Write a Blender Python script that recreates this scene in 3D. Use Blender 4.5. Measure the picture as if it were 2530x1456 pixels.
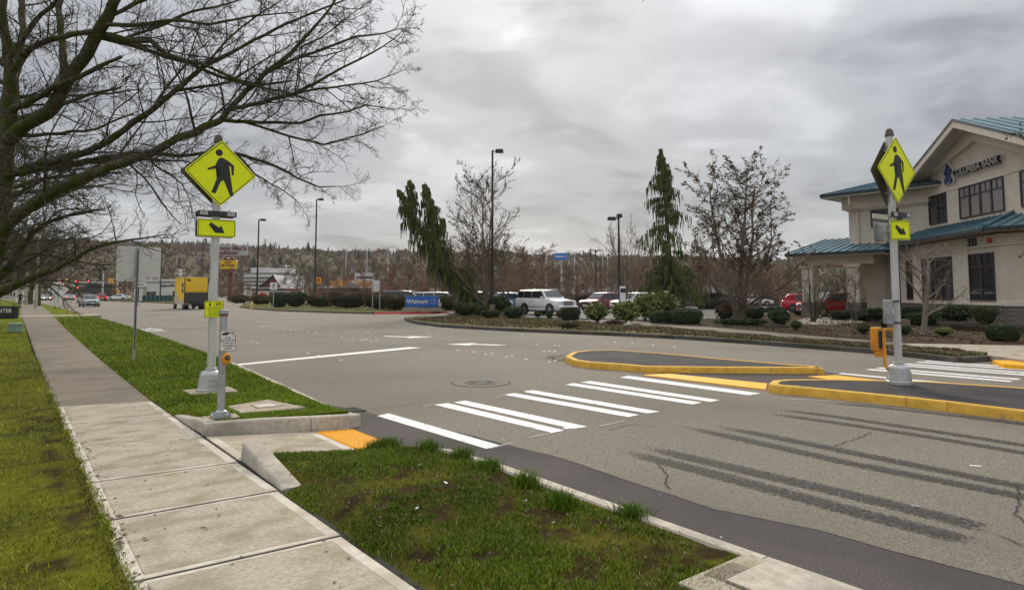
import bpy, bmesh, math, random
import numpy as np
from mathutils import Vector, Matrix

for o in list(bpy.data.objects): bpy.data.objects.remove(o)
SC = bpy.context.scene
COL = SC.collection
R = math.radians
PI = math.pi

# ------------------------------------------------------------------ camera
# world frame: +Y runs along the road away from the viewer, +X across the road, z=0 is the near pavement
F_PX, W_PX, YAW, PITCH, HC, HZ = 1600.0, 2530.0, R(38.3), R(4.0), 1.65, 723.0
YPP = HZ - F_PX*math.tan(PITCH)
cam_d = bpy.data.cameras.new('camera')
cam = bpy.data.objects.new('camera', cam_d); COL.objects.link(cam)
cam_d.sensor_width = 36.0; cam_d.sensor_fit = 'HORIZONTAL'
cam_d.lens = 36.0*F_PX/W_PX
cam_d.shift_y = (YPP-728.0)/W_PX
cam_d.clip_start = 0.1; cam_d.clip_end = 6000
cam.location = (0, 0, HC)
cam.rotation_euler = (R(90)+PITCH, 0, -YAW)
SC.camera = cam

# ------------------------------------------------------------------ light: overcast winter day, sun behind cloud
EXPOSURE = 0.74
SUN_EL, SUN_AZ = R(27), YAW+R(1.5)           # azimuth measured from +Y towards +X
SKY_GAIN = 1.0
vs = SC.view_settings
vs.view_transform = 'Standard'; vs.look = 'None'; vs.exposure = EXPOSURE; vs.gamma = 1.0
vs.use_curve_mapping = False
sun_d = bpy.data.lights.new('sun', 'SUN'); sun_d.energy = 1.5; sun_d.angle = R(16); sun_d.color = (1.0, .91, .76)
sun = bpy.data.objects.new('sun', sun_d); COL.objects.link(sun)
sdir = Vector((math.sin(SUN_AZ)*math.cos(SUN_EL), math.cos(SUN_AZ)*math.cos(SUN_EL), math.sin(SUN_EL)))
sun.rotation_euler = (-sdir).to_track_quat('-Z', 'Y').to_euler()

def build_world():
    w = bpy.data.worlds.new('World'); SC.world = w; w.use_nodes = True
    nt = w.node_tree; N = nt.nodes; L = nt.links; N.clear()
    def nd(t, **k):
        n = N.new(t)
        for a, v in k.items(): setattr(n, a, v)
        return n
    def mth(op, a, b=None, c=None, clamp=False):
        n = nd('ShaderNodeMath', operation=op); n.use_clamp = clamp
        for i, v in enumerate((a, b, c)):
            if v is None: continue
            if isinstance(v, (int, float)): n.inputs[i].default_value = v
            else: L.new(v, n.inputs[i])
        return n.outputs[0]
    out = nd('ShaderNodeOutputWorld'); bg = nd('ShaderNodeBackground'); bg.inputs[1].default_value = 0.1*SKY_GAIN
    L.new(bg.outputs[0], out.inputs[0])
    sky = nd('ShaderNodeTexSky', sky_type='NISHITA'); sky.sun_disc = False
    sky.sun_elevation = SUN_EL; sky.sun_rotation = SUN_AZ
    tc = nd('ShaderNodeTexCoord')
    sep = nd('ShaderNodeSeparateXYZ'); L.new(tc.outputs['Generated'], sep.inputs[0])
    z = mth('MAXIMUM', sep.outputs[2], 0.0)
    zz = mth('ADD', z, 0.16)
    comb = nd('ShaderNodeCombineXYZ')
    L.new(mth('DIVIDE', sep.outputs[0], zz), comb.inputs[0]); L.new(mth('DIVIDE', sep.outputs[1], zz), comb.inputs[1])
    def noise(scale, det, rough, dist, off):
        mp = nd('ShaderNodeMapping'); mp.inputs['Location'].default_value = off
        mp.inputs['Rotation'].default_value = (0, 0, YAW); mp.inputs['Scale'].default_value = (.9, 1.0, 1)
        L.new(comb.outputs[0], mp.inputs[0])
        n = nd('ShaderNodeTexNoise'); n.inputs['Scale'].default_value = scale; n.inputs['Detail'].default_value = det
        n.inputs['Roughness'].default_value = rough; n.inputs['Distortion'].default_value = dist
        L.new(mp.outputs[0], n.inputs['Vector']); return n.outputs[0]
    big = noise(.95, 4, .5, .6, (4.3, 1.7, 0)); mid = noise(2.6, 5, .55, .5, (9.1, 5.2, 0))
    c = mth('ADD', mth('MULTIPLY', big, .64), mth('MULTIPLY', mid, .36))
    ramp = nd('ShaderNodeValToRGB'); L.new(c, ramp.inputs[0])
    cr = ramp.color_ramp; cr.interpolation = 'EASE'
    cr.elements[0].position = .37; cr.elements[0].color = (.182, .186, .199, 1)
    cr.elements[1].position = .64; cr.elements[1].color = (.415, .422, .436, 1)
    e = cr.elements.new(.51); e.color = (.290, .295, .309, 1)
    # overcast law: brighter towards the zenith
    law = mth('ADD', .80, mth('MULTIPLY', mth('POWER', z, 1.9), 3.0))
    # thin cloud in front of the sun, and the paler band low over the horizon
    dot = nd('ShaderNodeVectorMath', operation='DOT_PRODUCT'); L.new(tc.outputs['Generated'], dot.inputs[0])
    gd = Vector((math.sin(SUN_AZ-R(.5))*math.cos(R(21.5)), math.cos(SUN_AZ-R(.5))*math.cos(R(21.5)), math.sin(R(21.5))))
    dot.inputs[1].default_value = gd
    dp = mth('MAXIMUM', dot.outputs['Value'], 0.0)
    glow = mth('ADD', mth('MULTIPLY', mth('POWER', dp, 900), .42), mth('MULTIPLY', mth('POWER', dp, 90), .16))
    glow = mth('MULTIPLY', glow, mth('ADD', .45, c))
    low = mth('MULTIPLY', mth('POWER', mth('SUBTRACT', 1.0, z, clamp=True), 14), .20)
    k = mth('ADD', mth('ADD', law, glow), low)
    mul = nd('ShaderNodeVectorMath', operation='SCALE'); L.new(ramp.outputs[0], mul.inputs[0])
    L.new(mth('MULTIPLY', k, 10.0), mul.inputs['Scale'])
    mx = nd('ShaderNodeMix', data_type='RGBA'); mx.inputs[0].default_value = .94
    L.new(sky.outputs[0], mx.inputs[6]); L.new(mul.outputs[0], mx.inputs[7])
    L.new(mx.outputs[2], bg.inputs[0])
build_world()

# ------------------------------------------------------------------ survey helpers: sight lines to real points
_f = Vector((math.sin(YAW)*math.cos(PITCH), math.cos(YAW)*math.cos(PITCH), math.sin(PITCH)))
_r = Vector((math.cos(YAW), -math.sin(YAW), 0)); _u = _r.cross(_f)
def ray(x, y): return _f + _r*((x-1265)/F_PX) - _u*((y-YPP)/F_PX)
def G(x, y, z=0.0):
    d = ray(x, y); t = (z-HC)/d.z; return Vector((d.x*t, d.y*t, z))
def at(x, y, D):
    d = ray(x, y); t = D/(d.x*math.sin(YAW)+d.y*math.cos(YAW)); return Vector((d.x*t, d.y*t, d.z*t+HC))
def depth(p): return p[0]*math.sin(YAW)+p[1]*math.cos(YAW)
def base(x, D, z=0.0):                        # the point at depth D on the sight line of column x, at height z
    y = HZ + (HC-z)/D*F_PX
    for _ in range(3):
        p = at(x, y, D); y += (p.z-z)/D*F_PX
    p = at(x, y, D); return Vector((p.x, p.y, z))

# ------------------------------------------------------------------ materials
MATS = {}
def mat(name, c1, c2=None, scale=8.0, rough=.75, bump=0.0, metal=0.0, detail=4, spec=.4, bscale=None, coord='Object', c3=None, s3=.6, r3=(.45, .7), stretch=None, attr=None, ramp=(.35, .65), emis=None, alpha=None, coat=0.0):
    if name in MATS: return MATS[name]
    m = bpy.data.materials.new(name); m.use_nodes = True; MATS[name] = m
    nt = m.node_tree; N = nt.nodes; L = nt.links; b = N['Principled BSDF']
    b.inputs['Roughness'].default_value = rough; b.inputs['Metallic'].default_value = metal
    b.inputs['Specular IOR Level'].default_value = spec
    if coat: b.inputs['Coat Weight'].default_value = coat; b.inputs['Coat Roughness'].default_value = .08
    if emis: b.inputs['Emission Color'].default_value = (*emis[:3], 1); b.inputs['Emission Strength'].default_value = emis[3]
    tc = N.new('ShaderNodeTexCoord'); src = tc.outputs[coord]
    if coord == 'World':
        pass
    if stretch:
        mp = N.new('ShaderNodeMapping'); mp.inputs['Scale'].default_value = stretch; L.new(src, mp.inputs[0]); src = mp.outputs[0]
    col = None
    if c2 is not None:
        n = N.new('ShaderNodeTexNoise'); n.inputs['Scale'].default_value = scale; n.inputs['Detail'].default_value = detail
        n.inputs['Roughness'].default_value = .62
        L.new(src, n.inputs['Vector'])
        r = N.new('ShaderNodeValToRGB'); r.color_ramp.elements[0].position = ramp[0]; r.color_ramp.elements[1].position = ramp[1]
        r.color_ramp.elements[0].color = (*c1, 1); r.color_ramp.elements[1].color = (*c2, 1)
        L.new(n.outputs[0], r.inputs[0]); col = r.outputs[0]
        if c3 is not None:
            n2 = N.new('ShaderNodeTexNoise'); n2.inputs['Scale'].default_value = s3; n2.inputs['Detail'].default_value = 6
            L.new(src, n2.inputs['Vector'])
            r2 = N.new('ShaderNodeValToRGB'); r2.color_ramp.elements[0].position = r3[0]; r2.color_ramp.elements[1].position = r3[1]
            r2.color_ramp.elements[0].color = (0, 0, 0, 1); r2.color_ramp.elements[1].color = (1, 1, 1, 1)
            L.new(n2.outputs[0], r2.inputs[0])
            mx = N.new('ShaderNodeMix'); mx.data_type = 'RGBA'
            L.new(r2.outputs[0], mx.inputs[0]); L.new(col, mx.inputs[6]); mx.inputs[7].default_value = (*c3, 1); col = mx.outputs[2]
    if attr:
        a = N.new('ShaderNodeAttribute'); a.attribute_name = attr
        if col is None: col = a.outputs['Color']
        else:
            mx = N.new('ShaderNodeMix'); mx.data_type = 'RGBA'; mx.blend_type = 'MULTIPLY'; mx.inputs[0].default_value = 1
            L.new(a.outputs['Color'], mx.inputs[6]); L.new(col, mx.inputs[7]); col = mx.outputs[2]
    if col is not None: L.new(col, b.inputs['Base Color'])
    else: b.inputs['Base Color'].default_value = (*c1, 1)
    if bump:
        n = N.new('ShaderNodeTexNoise'); n.inputs['Scale'].default_value = bscale or scale*3; n.inputs['Detail'].default_value = 5
        L.new(src, n.inputs['Vector'])
        bp = N.new('ShaderNodeBump'); bp.inputs['Strength'].default_value = bump; bp.inputs['Distance'].default_value = .02
        L.new(n.outputs[0], bp.inputs['Height']); L.new(bp.outputs[0], b.inputs['Normal'])
    return m

def M(n): return MATS[n]
mat('asphalt', (.125, .108, .087), (.360, .316, .258), 70, .9, 1.0, bscale=100, c3=(.188, .165, .133), s3=.24, r3=(.42, .75), spec=.12, detail=7)
mat('asphalt_patch', (.060, .051, .047), (.140, .122, .112), 75, .9, .6, bscale=120, c3=(.064, .058, .055), s3=.7, spec=.12, detail=6)
mat('asphalt_island', (.020, .018, .018), (.082, .075, .072), 60, .9, .6, bscale=120, c3=(.025, .024, .025), s3=1.2, spec=.25)
mat('asphalt_lot', (.165, .155, .143), (.205, .193, .178), 30, .9, .2, c3=(.14, .132, .122), s3=.15, spec=.1)
mat('concrete', (.33, .282, .205), (.50, .44, .345), 26, .88, .6, bscale=60, c3=(.27, .22, .145), s3=2.6, stretch=(1, 1.4, 1), spec=.12, detail=8)
mat('concrete_border', (.48, .43, .345), (.60, .545, .45), 12, .8, .1, bscale=80, c3=(.33, .28, .205), s3=2.2, spec=.15)
mat('concrete_kerb', (.36, .315, .245), (.50, .445, .355), 14, .82, .25, bscale=60, c3=(.24, .215, .175), s3=1.6, spec=.25)
mat('concrete_old', (.165, .136, .100), (.245, .208, .158), 30, .9, .35, bscale=90, c3=(.13, .115, .096), s3=.7, spec=.2)
mat('kerb_old', (.075, .07, .058), (.13, .122, .102), 10, .9, .4, bscale=40, c3=(.045, .047, .03), s3=.9, spec=.2)
mat('yellow_paint', (.54, .31, .05), (.70, .42, .075), 6, .8, .4, bscale=40, c3=(.36, .26, .11), s3=4.5, r3=(.64, .72), spec=.15, detail=7)
mat('tactile_yellow', (.80, .36, .008), (.88, .43, .02), 20, .65, 0, spec=.3)
mat('white_paint', (.62, .61, .575), (.82, .81, .78), 22, .7, .1, c3=(.36, .34, .31), s3=11, r3=(.58, .70), spec=.2)
mat('worn_paint', (.26, .25, .23), (.55, .54, .51), 30, .8, 0, ramp=(.4, .7))
mat('red_paint', (.55, .035, .035), (.68, .07, .06), 9, .6)
mat('soil', (.028, .019, .014), (.062, .043, .032), 30, .95, .7, bscale=60)
mat('mulch', (.032, .021, .015), (.078, .053, .037), 18, .95, .8, bscale=45, c3=(.075, .06, .03), s3=.8, spec=.04)
mat('gravel', (.22, .19, .16), (.42, .37, .31), 40, .95, .8, bscale=60)
mat('ground_far', (.07, .062, .045), (.12, .105, .078), 3, .95, .2)
mat('lawn_base', (.080, .085, .008), (.14, .145, .014), 12, .95, .6, bscale=60, c3=(.042, .044, .010), s3=.8, attr='tint', spec=.03)
mat('lawn_far', (.105, .122, .010), (.165, .182, .017), 9, .95, .5, bscale=40, c3=(.08, .095, .014), s3=.5, spec=.02)
mat('blade', (1, 1, 1), None, attr='tint', rough=.6, spec=.15)
mat('verge_dry', (.085, .066, .036), (.17, .135, .085), 9, .95, .7, bscale=30, c3=(.08, .10, .02), s3=.7, spec=.04)
mat('bark', (.032, .026, .020), (.165, .140, .105), 16, .92, .9, bscale=40, c3=(.062, .074, .012), s3=4.0, r3=(.42, .62), spec=.1)
mat('bark_twig', (.052, .044, .036), (.098, .084, .07), 10, .9, 0, spec=.15, c3=(.06, .062, .022), s3=3)
mat('bark_pale', (.14, .115, .088), (.235, .20, .16), 12, .92, .5, bscale=30, spec=.15)
mat('bark_brown', (.155, .112, .080), (.235, .178, .128), 2, .92, 0, spec=.15)
mat('bark_red', (.190, .112, .084), (.275, .175, .132), 2, .92, 0, spec=.15)
mat('twig_pale', (.17, .14, .10), (.25, .21, .15), 3, .92, 0, spec=.15)
mat('leaf_curly', (.036, .031, .018), (.092, .078, .038), 3, .8, 0, spec=.15)
mat('cedar', (.045, .068, .018), (.125, .160, .046), 1.6, .85, 0, c3=(.14, .15, .055), s3=3.0, spec=.1)
mat('cedar_dark', (.018, .026, .014), (.045, .058, .026), 1.2, .85, 0, spec=.15)
mat('hedge_dark', (.034, .060, .028), (.092, .132, .055), 6, .75, 0, spec=.25)
mat('hedge_olive', (.06, .07, .026), (.125, .138, .05), 6, .8, 0, spec=.2)
mat('hedge_brown', (.095, .066, .042), (.175, .128, .082), 5, .9, 0, spec=.15, c3=(.09, .095, .035), s3=1.6)
mat('rhodo', (.09, .125, .034), (.25, .275, .08), 6, .65, 0, spec=.35)
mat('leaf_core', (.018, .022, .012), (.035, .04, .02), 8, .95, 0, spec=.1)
mat('conifer', (.030, .045, .030), (.060, .078, .048), .2, .9, 0, spec=.1)
mat('wood_far', (.185, .132, .084), (.235, .172, .115), .035, .95, 0, spec=.05, c3=(.125, .128, .058), s3=.012)
mat('hill', (.098, .070, .043), (.125, .092, .06), .05, .95, 0, spec=.03, c3=(.078, .076, .048), s3=.02)
mat('galv', (.34, .36, .37), (.47, .485, .49), 30, .5, .05, metal=.55, c3=(.28, .29, .29), s3=6)
mat('alu_pole', (.55, .545, .53), (.68, .67, .655), 12, .42, .03, metal=.45, stretch=(3, 3, .5), c3=(.42, .40, .37), s3=3)
mat('alu_base', (.42, .415, .40), (.58, .575, .56), 10, .5, .15, metal=.4, c3=(.30, .27, .24), s3=4)
mat('sign_back', (.66, .645, .60), (.76, .74, .69), 3, .5, .02, metal=.0, stretch=(1, 1, 4))
mat('sign_dull', (.075, .062, .052), (.12, .10, .085), 4, .6, 0, metal=.3)
mat('fluor', (.76, .84, .0), (.83, .90, .004), 14, .5, 0, spec=.35)
mat('black_print', (.028, .028, .03), rough=.6)
mat('black_plastic', (.025, .025, .028), (.045, .045, .05), 20, .5)
mat('led', (.42, .40, .36), (.62, .60, .55), 160, .3)
mat('sign_white', (.66, .65, .61), (.75, .74, .70), 6, .5)
mat('orange', (.72, .27, .012), (.80, .34, .03), 7, .45, c3=(.55, .2, .02), s3=3)
mat('iron', (.06, .056, .052), (.11, .103, .095), 50, .8, .6, bscale=80, spec=.2)
mat('hydrant', (.66, .46, .12), rough=.5)
mat('util_green', (.22, .33, .24), (.32, .44, .33), 6, .7)
mat('stucco', (.57, .50, .415), (.65, .575, .48), 2.2, .9, .12, bscale=120, c3=(.52, .455, .37), s3=.35, spec=.1)
mat('stucco_trim', (.60, .53, .44), (.67, .595, .50), 3, .9, .08, bscale=120, spec=.2)
mat('soffit', (.46, .41, .34), (.52, .465, .39), 3, .9)
mat('brick_wall', (.135, .112, .092), (.19, .158, .13), 12, .9, .3)
mat('brick_stone', (.155, .135, .115), (.225, .195, .165), 9, .9, .3, bscale=60)
mat('roof_teal', (.058, .14, .178), (.092, .185, .228), 1.5, .38, .03, metal=.2, c3=(.11, .22, .245), s3=.5, spec=.6)
mat('fascia_dark', (.02, .035, .045), rough=.5)
mat('frame_dark', (.045, .032, .034), rough=.5)
mat('glass_dark', (.018, .021, .022), rough=.04, spec=.9)
mat('glass_car', (.022, .028, .028), rough=.05, spec=.8)
mat('blind', (.17, .145, .13), (.20, .172, .155), 2, .25, spec=.7)
mat('letter_face', (.33, .31, .27), rough=.5)
mat('letter_side', (.02, .025, .035), rough=.5)
mat('logo_blue', (.04, .05, .17), rough=.4)
mat('white_plastic', (.78, .77, .75), rough=.4)
mat('car_white', (.74, .73, .70), (.78, .77, .74), 1, .28, 0, spec=.5, coat=.6)
mat('car_silver', (.40, .44, .43), rough=.3, metal=.5, coat=.5)
mat('car_red', (.42, .015, .03), rough=.25, coat=.7)
mat('car_maroon', (.16, .018, .035), rough=.28, coat=.7)
mat('car_dark', (.03, .032, .036), rough=.28, coat=.7)
mat('car_blue', (.10, .14, .22), rough=.28, coat=.7)
mat('tyre', (.02, .02, .021), rough=.85)
mat('rim', (.52, .52, .53), rough=.25, metal=.8)
mat('chrome', (.62, .62, .62), rough=.38, metal=1.0)
mat('head_lens', (.55, .57, .58), rough=.1, spec=.8)
mat('tail_lens', (.35, .012, .015), rough=.2, spec=.6)
mat('tail_lit', (.8, .03, .02), rough=.3, emis=(1.0, .06, .03, 2.2))
mat('head_lit', (.9, .88, .8), rough=.3, emis=(1.0, .95, .8, 3.0))
mat('signal_red', (.8, .02, .02), rough=.3, emis=(1.0, .05, .04, 4.0))
mat('signal_yellow', (.62, .36, .05), rough=.5)
mat('truck_yellow', (.84, .52, .008), (.88, .57, .02), 2, .5, 0, c3=(.78, .46, .015), s3=.7)
mat('truck_grime', (.45, .36, .25), (.56, .47, .35), 3, .6)
mat('dark_metal', (.022, .022, .026), (.04, .038, .04), 8, .5)
mat('rust', (.16, .075, .05), (.22, .11, .07), 10, .8)
mat('lamp_dark', (.030, .024, .022), rough=.5)
mat('lamp_pale', (.55, .53, .49), rough=.5, metal=.2)
mat('wood_pole', (.36, .31, .24), (.45, .40, .32), 3, .9)
mat('walmart_blue', (.022, .155, .52), (.03, .18, .57), 3, .35, spec=.5)
mat('walmart_edge', (.012, .045, .25), rough=.4)
mat('spark', (.58, .42, .48), rough=.5)
mat('stone_base', (.28, .26, .22), (.36, .335, .29), 5, .85)
mat('barn_red', (.13, .045, .035), (.19, .07, .055), 3, .85)
mat('brick_red', (.22, .085, .065), (.30, .12, .095), 3, .85)
mat('roof_grey', (.20, .21, .22), (.28, .29, .30), 1, .6)
mat('bldg_white', (.58, .56, .52), (.67, .65, .61), 1, .8)
mat('bldg_cream', (.50, .46, .39), (.58, .54, .46), 1, .8)
mat('band_dark', (.055, .05, .075), rough=.5)
mat('orange_wall', (.60, .27, .06), (.68, .33, .09), 2, .7)
mat('fence_green', (.012, .06, .052), (.02, .08, .068), 2, .7)
mat('sign_grey', (.33, .33, .31), (.40, .40, .37), .6, .6)
mat('sign_maroon', (.15, .025, .028), rough=.6)
mat('sign_yellow', (.72, .44, .015), rough=.5)
mat('coke_red', (.52, .025, .03), rough=.4)
mat('jacket', (.012, .035, .042), rough=.85)
mat('trousers', (.012, .012, .015), rough=.9)
mat('skin', (.35, .2, .14), rough=.6)
mat('boulder', (.20, .18, .155), (.31, .28, .24), 3, .9, .6)
mat('leaf_litter', (.05, .03, .015), (.16, .11, .06), 40, .9)
mat('litter_white', (.62, .60, .57), rough=.7)
mat('crack', (.022, .021, .02), rough=.95)

mat('verge_green', (.075, .082, .028), (.135, .14, .05), 9, .95, .5, bscale=40, c3=(.11, .095, .05), s3=.6, spec=.02)
mat('joint', (.02, .017, .013), rough=.95)
def tyre_mat():
    m = bpy.data.materials.new('tyre_film'); m.use_nodes = True; MATS['tyre_film'] = m
    nt = m.node_tree; N = nt.nodes; L = nt.links; b = N['Principled BSDF']
    b.inputs['Base Color'].default_value = (.024, .022, .020, 1); b.inputs['Roughness'].default_value = .85
    tc = N.new('ShaderNodeTexCoord'); n = N.new('ShaderNodeTexNoise'); n.inputs['Scale'].default_value = 34; n.inputs['Detail'].default_value = 8; n.inputs['Roughness'].default_value = .75
    L.new(tc.outputs['Object'], n.inputs['Vector'])
    a = N.new('ShaderNodeAttribute'); a.attribute_name = 'tint'
    ad = N.new('ShaderNodeMath'); ad.operation = 'MULTIPLY_ADD'; L.new(n.outputs[0], ad.inputs[0]); ad.inputs[1].default_value = 12.0; 
    sb = N.new('ShaderNodeMath'); sb.operation = 'MULTIPLY_ADD'; L.new(a.outputs['Fac'], sb.inputs[0]); sb.inputs[1].default_value = 3.4; sb.inputs[2].default_value = -8.3
    L.new(sb.outputs[0], ad.inputs[2]); ad.use_clamp = True
    ml = N.new('ShaderNodeMath'); ml.operation = 'MULTIPLY'; L.new(ad.outputs[0], ml.inputs[0]); ml.inputs[1].default_value = .84
    L.new(ml.outputs[0], b.inputs['Alpha'])
tyre_mat()

# ------------------------------------------------------------------ object helpers
def tag(o, label=None, cat=None, group=None, kind=None):
    if label: o['label'] = label
    if cat: o['category'] = cat
    if group: o['group'] = group
    if kind: o['kind'] = kind
    return o
def thing(name, label, cat, loc=(0, 0, 0), rz=0, group=None):
    o = bpy.data.objects.new(name, None); COL.objects.link(o); o.empty_display_size = .2
    o.location = loc; o.rotation_euler = (0, 0, rz)
    return tag(o, label, cat, group)
KIDS = {}
def link(name, me, parent=None, loc=None, rot=None, scale=None):
    o = bpy.data.objects.new(name, me); COL.objects.link(o)
    if parent is not None: o.parent = parent; KIDS.setdefault(parent.name, []).append(o)
    if loc is not None: o.location = loc
    if rot is not None: o.rotation_euler = rot
    if scale is not None: o.scale = scale
    return o
def copy_tree(o, parent=None):
    c = o.copy(); COL.objects.link(c)
    if parent is not None: c.parent = parent; KIDS.setdefault(parent.name, []).append(c)
    for ch in KIDS.get(o.name, []): copy_tree(ch, c)
    return c

class MB:
    """collects faces, then links them as ONE mesh object"""
    def __init__(s): s.v = []; s.f = []; s.mi = []; s.m = 0
    def add(s, vs, fs):
        b = len(s.v); s.v += [tuple(p) for p in vs]; s.f += [tuple(b+i for i in f) for f in fs]; s.mi += [s.m]*len(fs); return s
    def box(s, c, sz, rz=0, taper=1.0):
        x, y, z = [q/2 for q in sz]; cs, sn = math.cos(rz), math.sin(rz); vs = []
        for k, t in ((-1, 1.0), (1, taper)):
            for a, b in ((-1, -1), (1, -1), (1, 1), (-1, 1)):
                px, py = a*x*t, b*y*t
                vs.append((c[0]+px*cs-py*sn, c[1]+px*sn+py*cs, c[2]+k*z))
        return s.add(vs, [(3, 2, 1, 0), (4, 5, 6, 7), (0, 1, 5, 4), (1, 2, 6, 5), (2, 3, 7, 6), (3, 0, 4, 7)])
    def prism(s, pts, z0, z1):                 # polygon in XY, extruded in z (z1 may be a list)
        n = len(pts); zt = z1 if isinstance(z1, (list, tuple)) else [z1]*n
        area = sum(pts[i][0]*pts[(i+1) % n][1]-pts[(i+1) % n][0]*pts[i][1] for i in range(n))
        if area < 0: pts = pts[::-1]; zt = zt[::-1]
        vs = [(p[0], p[1], z0) for p in pts]+[(p[0], p[1], z) for p, z in zip(pts, zt)]
        fs = [tuple(range(n-1, -1, -1)), tuple(range(n, 2*n))]+[(i, (i+1) % n, n+(i+1) % n, n+i) for i in range(n)]
        return s.add(vs, fs)
    def plate(s, pts, y0, y1):                 # outline in XZ (counter-clockwise seen from -Y), thickness along Y
        n = len(pts)
        area = sum(pts[i][0]*pts[(i+1) % n][1]-pts[(i+1) % n][0]*pts[i][1] for i in range(n))
        if area < 0: pts = pts[::-1]
        vs = [(p[0], y0, p[1]) for p in pts]+[(p[0], y1, p[1]) for p in pts]
        fs = [tuple(range(n)), tuple(range(2*n-1, n-1, -1))]+[((i+1) % n, i, n+i, n+(i+1) % n) for i in range(n)]
        return s.add(vs, fs)
    def ring(s, outer, inner, y0, y1):         # frame between two outlines of equal length, in XZ
        n = len(outer); vs = [(p[0], y0, p[1]) for p in outer]+[(p[0], y0, p[1]) for p in inner]+[(p[0], y1, p[1]) for p in outer]+[(p[0], y1, p[1]) for p in inner]
        fs = []
        for i in range(n):
            j = (i+1) % n
            fs += [(i, j, n+j, n+i), (2*n+i, 3*n+i, 3*n+j, 2*n+j), (i, 2*n+i, 2*n+j, j), (n+i, n+j, 3*n+j, 3*n+i)]
        return s.add(vs, fs)
    def quad(s, a, b, c, d): return s.add([a, b, c, d], [(0, 1, 2, 3)])
    def tube(s, pts, rad, n=8, cap=True):
        pts = [Vector(p) for p in pts]; rads = rad if isinstance(rad, (list, tuple)) else [rad]*len(pts)
        b = len(s.v); rings = []
        ref = None
        for i, p in enumerate(pts):
            t = (pts[min(i+1, len(pts)-1)]-pts[max(i-1, 0)])
            if t.length < 1e-9: t = Vector((0, 0, 1))
            t.normalize()
            if ref is None: ref = Vector((1, 0, 0)) if abs(t.x) < .8 else Vector((0, 1, 0))
            u = (ref-t*ref.dot(t)).normalized(); ref = u; w = t.cross(u)
            rings.append([p+(u*math.cos(2*PI*k/n)+w*math.sin(2*PI*k/n))*rads[i] for k in range(n)])
        vs = [v for r_ in rings for v in r_]; fs = []
        for i in range(len(pts)-1):
            for k in range(n):
                k2 = (k+1) % n; fs.append((i*n+k, i*n+k2, (i+1)*n+k2, (i+1)*n+k))
        if cap: fs += [tuple(range(n-1, -1, -1)), tuple((len(pts)-1)*n+k for k in range(n))]
        return s.add(vs, fs)
    def lathe(s, prof, n=16, c=(0, 0, 0), axis='z'):
        vs = []; fs = []
        for r_, z in prof:
            for k in range(n):
                a = 2*PI*k/n; x, y = r_*math.cos(a), r_*math.sin(a)
                vs.append((c[0]+x, c[1]+y, c[2]+z) if axis == 'z' else ((c[0]+z, c[1]+x, c[2]+y) if axis == 'x' else (c[0]+y, c[1]+z, c[2]+x)))
        for i in range(len(prof)-1):
            for k in range(n): fs.append((i*n+k, i*n+(k+1) % n, (i+1)*n+(k+1) % n, (i+1)*n+k))
        fs += [tuple(range(n-1, -1, -1)), tuple((len(prof)-1)*n+k for k in range(n))]
        return s.add(vs, fs)
    def loft(s, secs):
        n = len(secs[0]); vs = [p for q in secs for p in q]; fs = []
        for i in range(len(secs)-1):
            for k in range(n): fs.append((i*n+k, i*n+(k+1) % n, (i+1)*n+(k+1) % n, (i+1)*n+k))
        fs += [tuple(range(n-1, -1, -1)), tuple((len(secs)-1)*n+k for k in range(n))]
        return s.add(vs, fs)
    def mesh(s, name, m, smooth=False, bevel=0, seg=1):
        me = bpy.data.meshes.new(name); me.from_pydata(s.v, [], s.f)
        for mm in (m if isinstance(m, (list, tuple)) else [m]): me.materials.append(MATS[mm])
        if max(s.mi, default=0): me.polygons.foreach_set('material_index', s.mi)
        if bevel:
            bm = bmesh.new(); bm.from_mesh(me); bmesh.ops.remove_doubles(bm, verts=bm.verts, dist=1e-5)
            ed = [e for e in bm.edges if len(e.link_faces) == 2 and e.calc_face_angle(0) > .5]
            bmesh.ops.bevel(bm, geom=ed, offset=bevel, segments=seg, affect='EDGES', clamp_overlap=True)
            bm.to_mesh(me); bm.free()
        if smooth:
            me.polygons.foreach_set('use_smooth', [True]*len(me.polygons))
            try: me.set_sharp_from_angle(angle=R(38))
            except Exception: pass
        me.update(); return me
    def build(s, name, m, parent=None, smooth=False, bevel=0, seg=1, **k):
        return link(name, s.mesh(name, m, smooth, bevel, seg), parent, **k)

def fastmesh(name, V, Fc, m, tint=None, smooth=False):
    V = np.asarray(V, np.float32).reshape(-1, 3); Fc = np.asarray(Fc, np.int32); k = Fc.shape[1]
    me = bpy.data.meshes.new(name); me.vertices.add(len(V)); me.vertices.foreach_set('co', V.ravel())
    me.loops.add(Fc.size); me.loops.foreach_set('vertex_index', Fc.ravel())
    me.polygons.add(len(Fc)); me.polygons.foreach_set('loop_start', np.arange(0, Fc.size, k, dtype=np.int32))
    for mm in (m if isinstance(m, (list, tuple)) else [m]): me.materials.append(MATS[mm])
    if tint is not None:
        a = me.attributes.new('tint', 'FLOAT_COLOR', 'POINT'); c = np.ones((len(V), 4), np.float32); c[:, :3] = tint
        a.data.foreach_set('color', c.ravel())
    if smooth: me.polygons.foreach_set('use_smooth', np.ones(len(Fc), bool))
    me.update(calc_edges=True); return me

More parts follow.
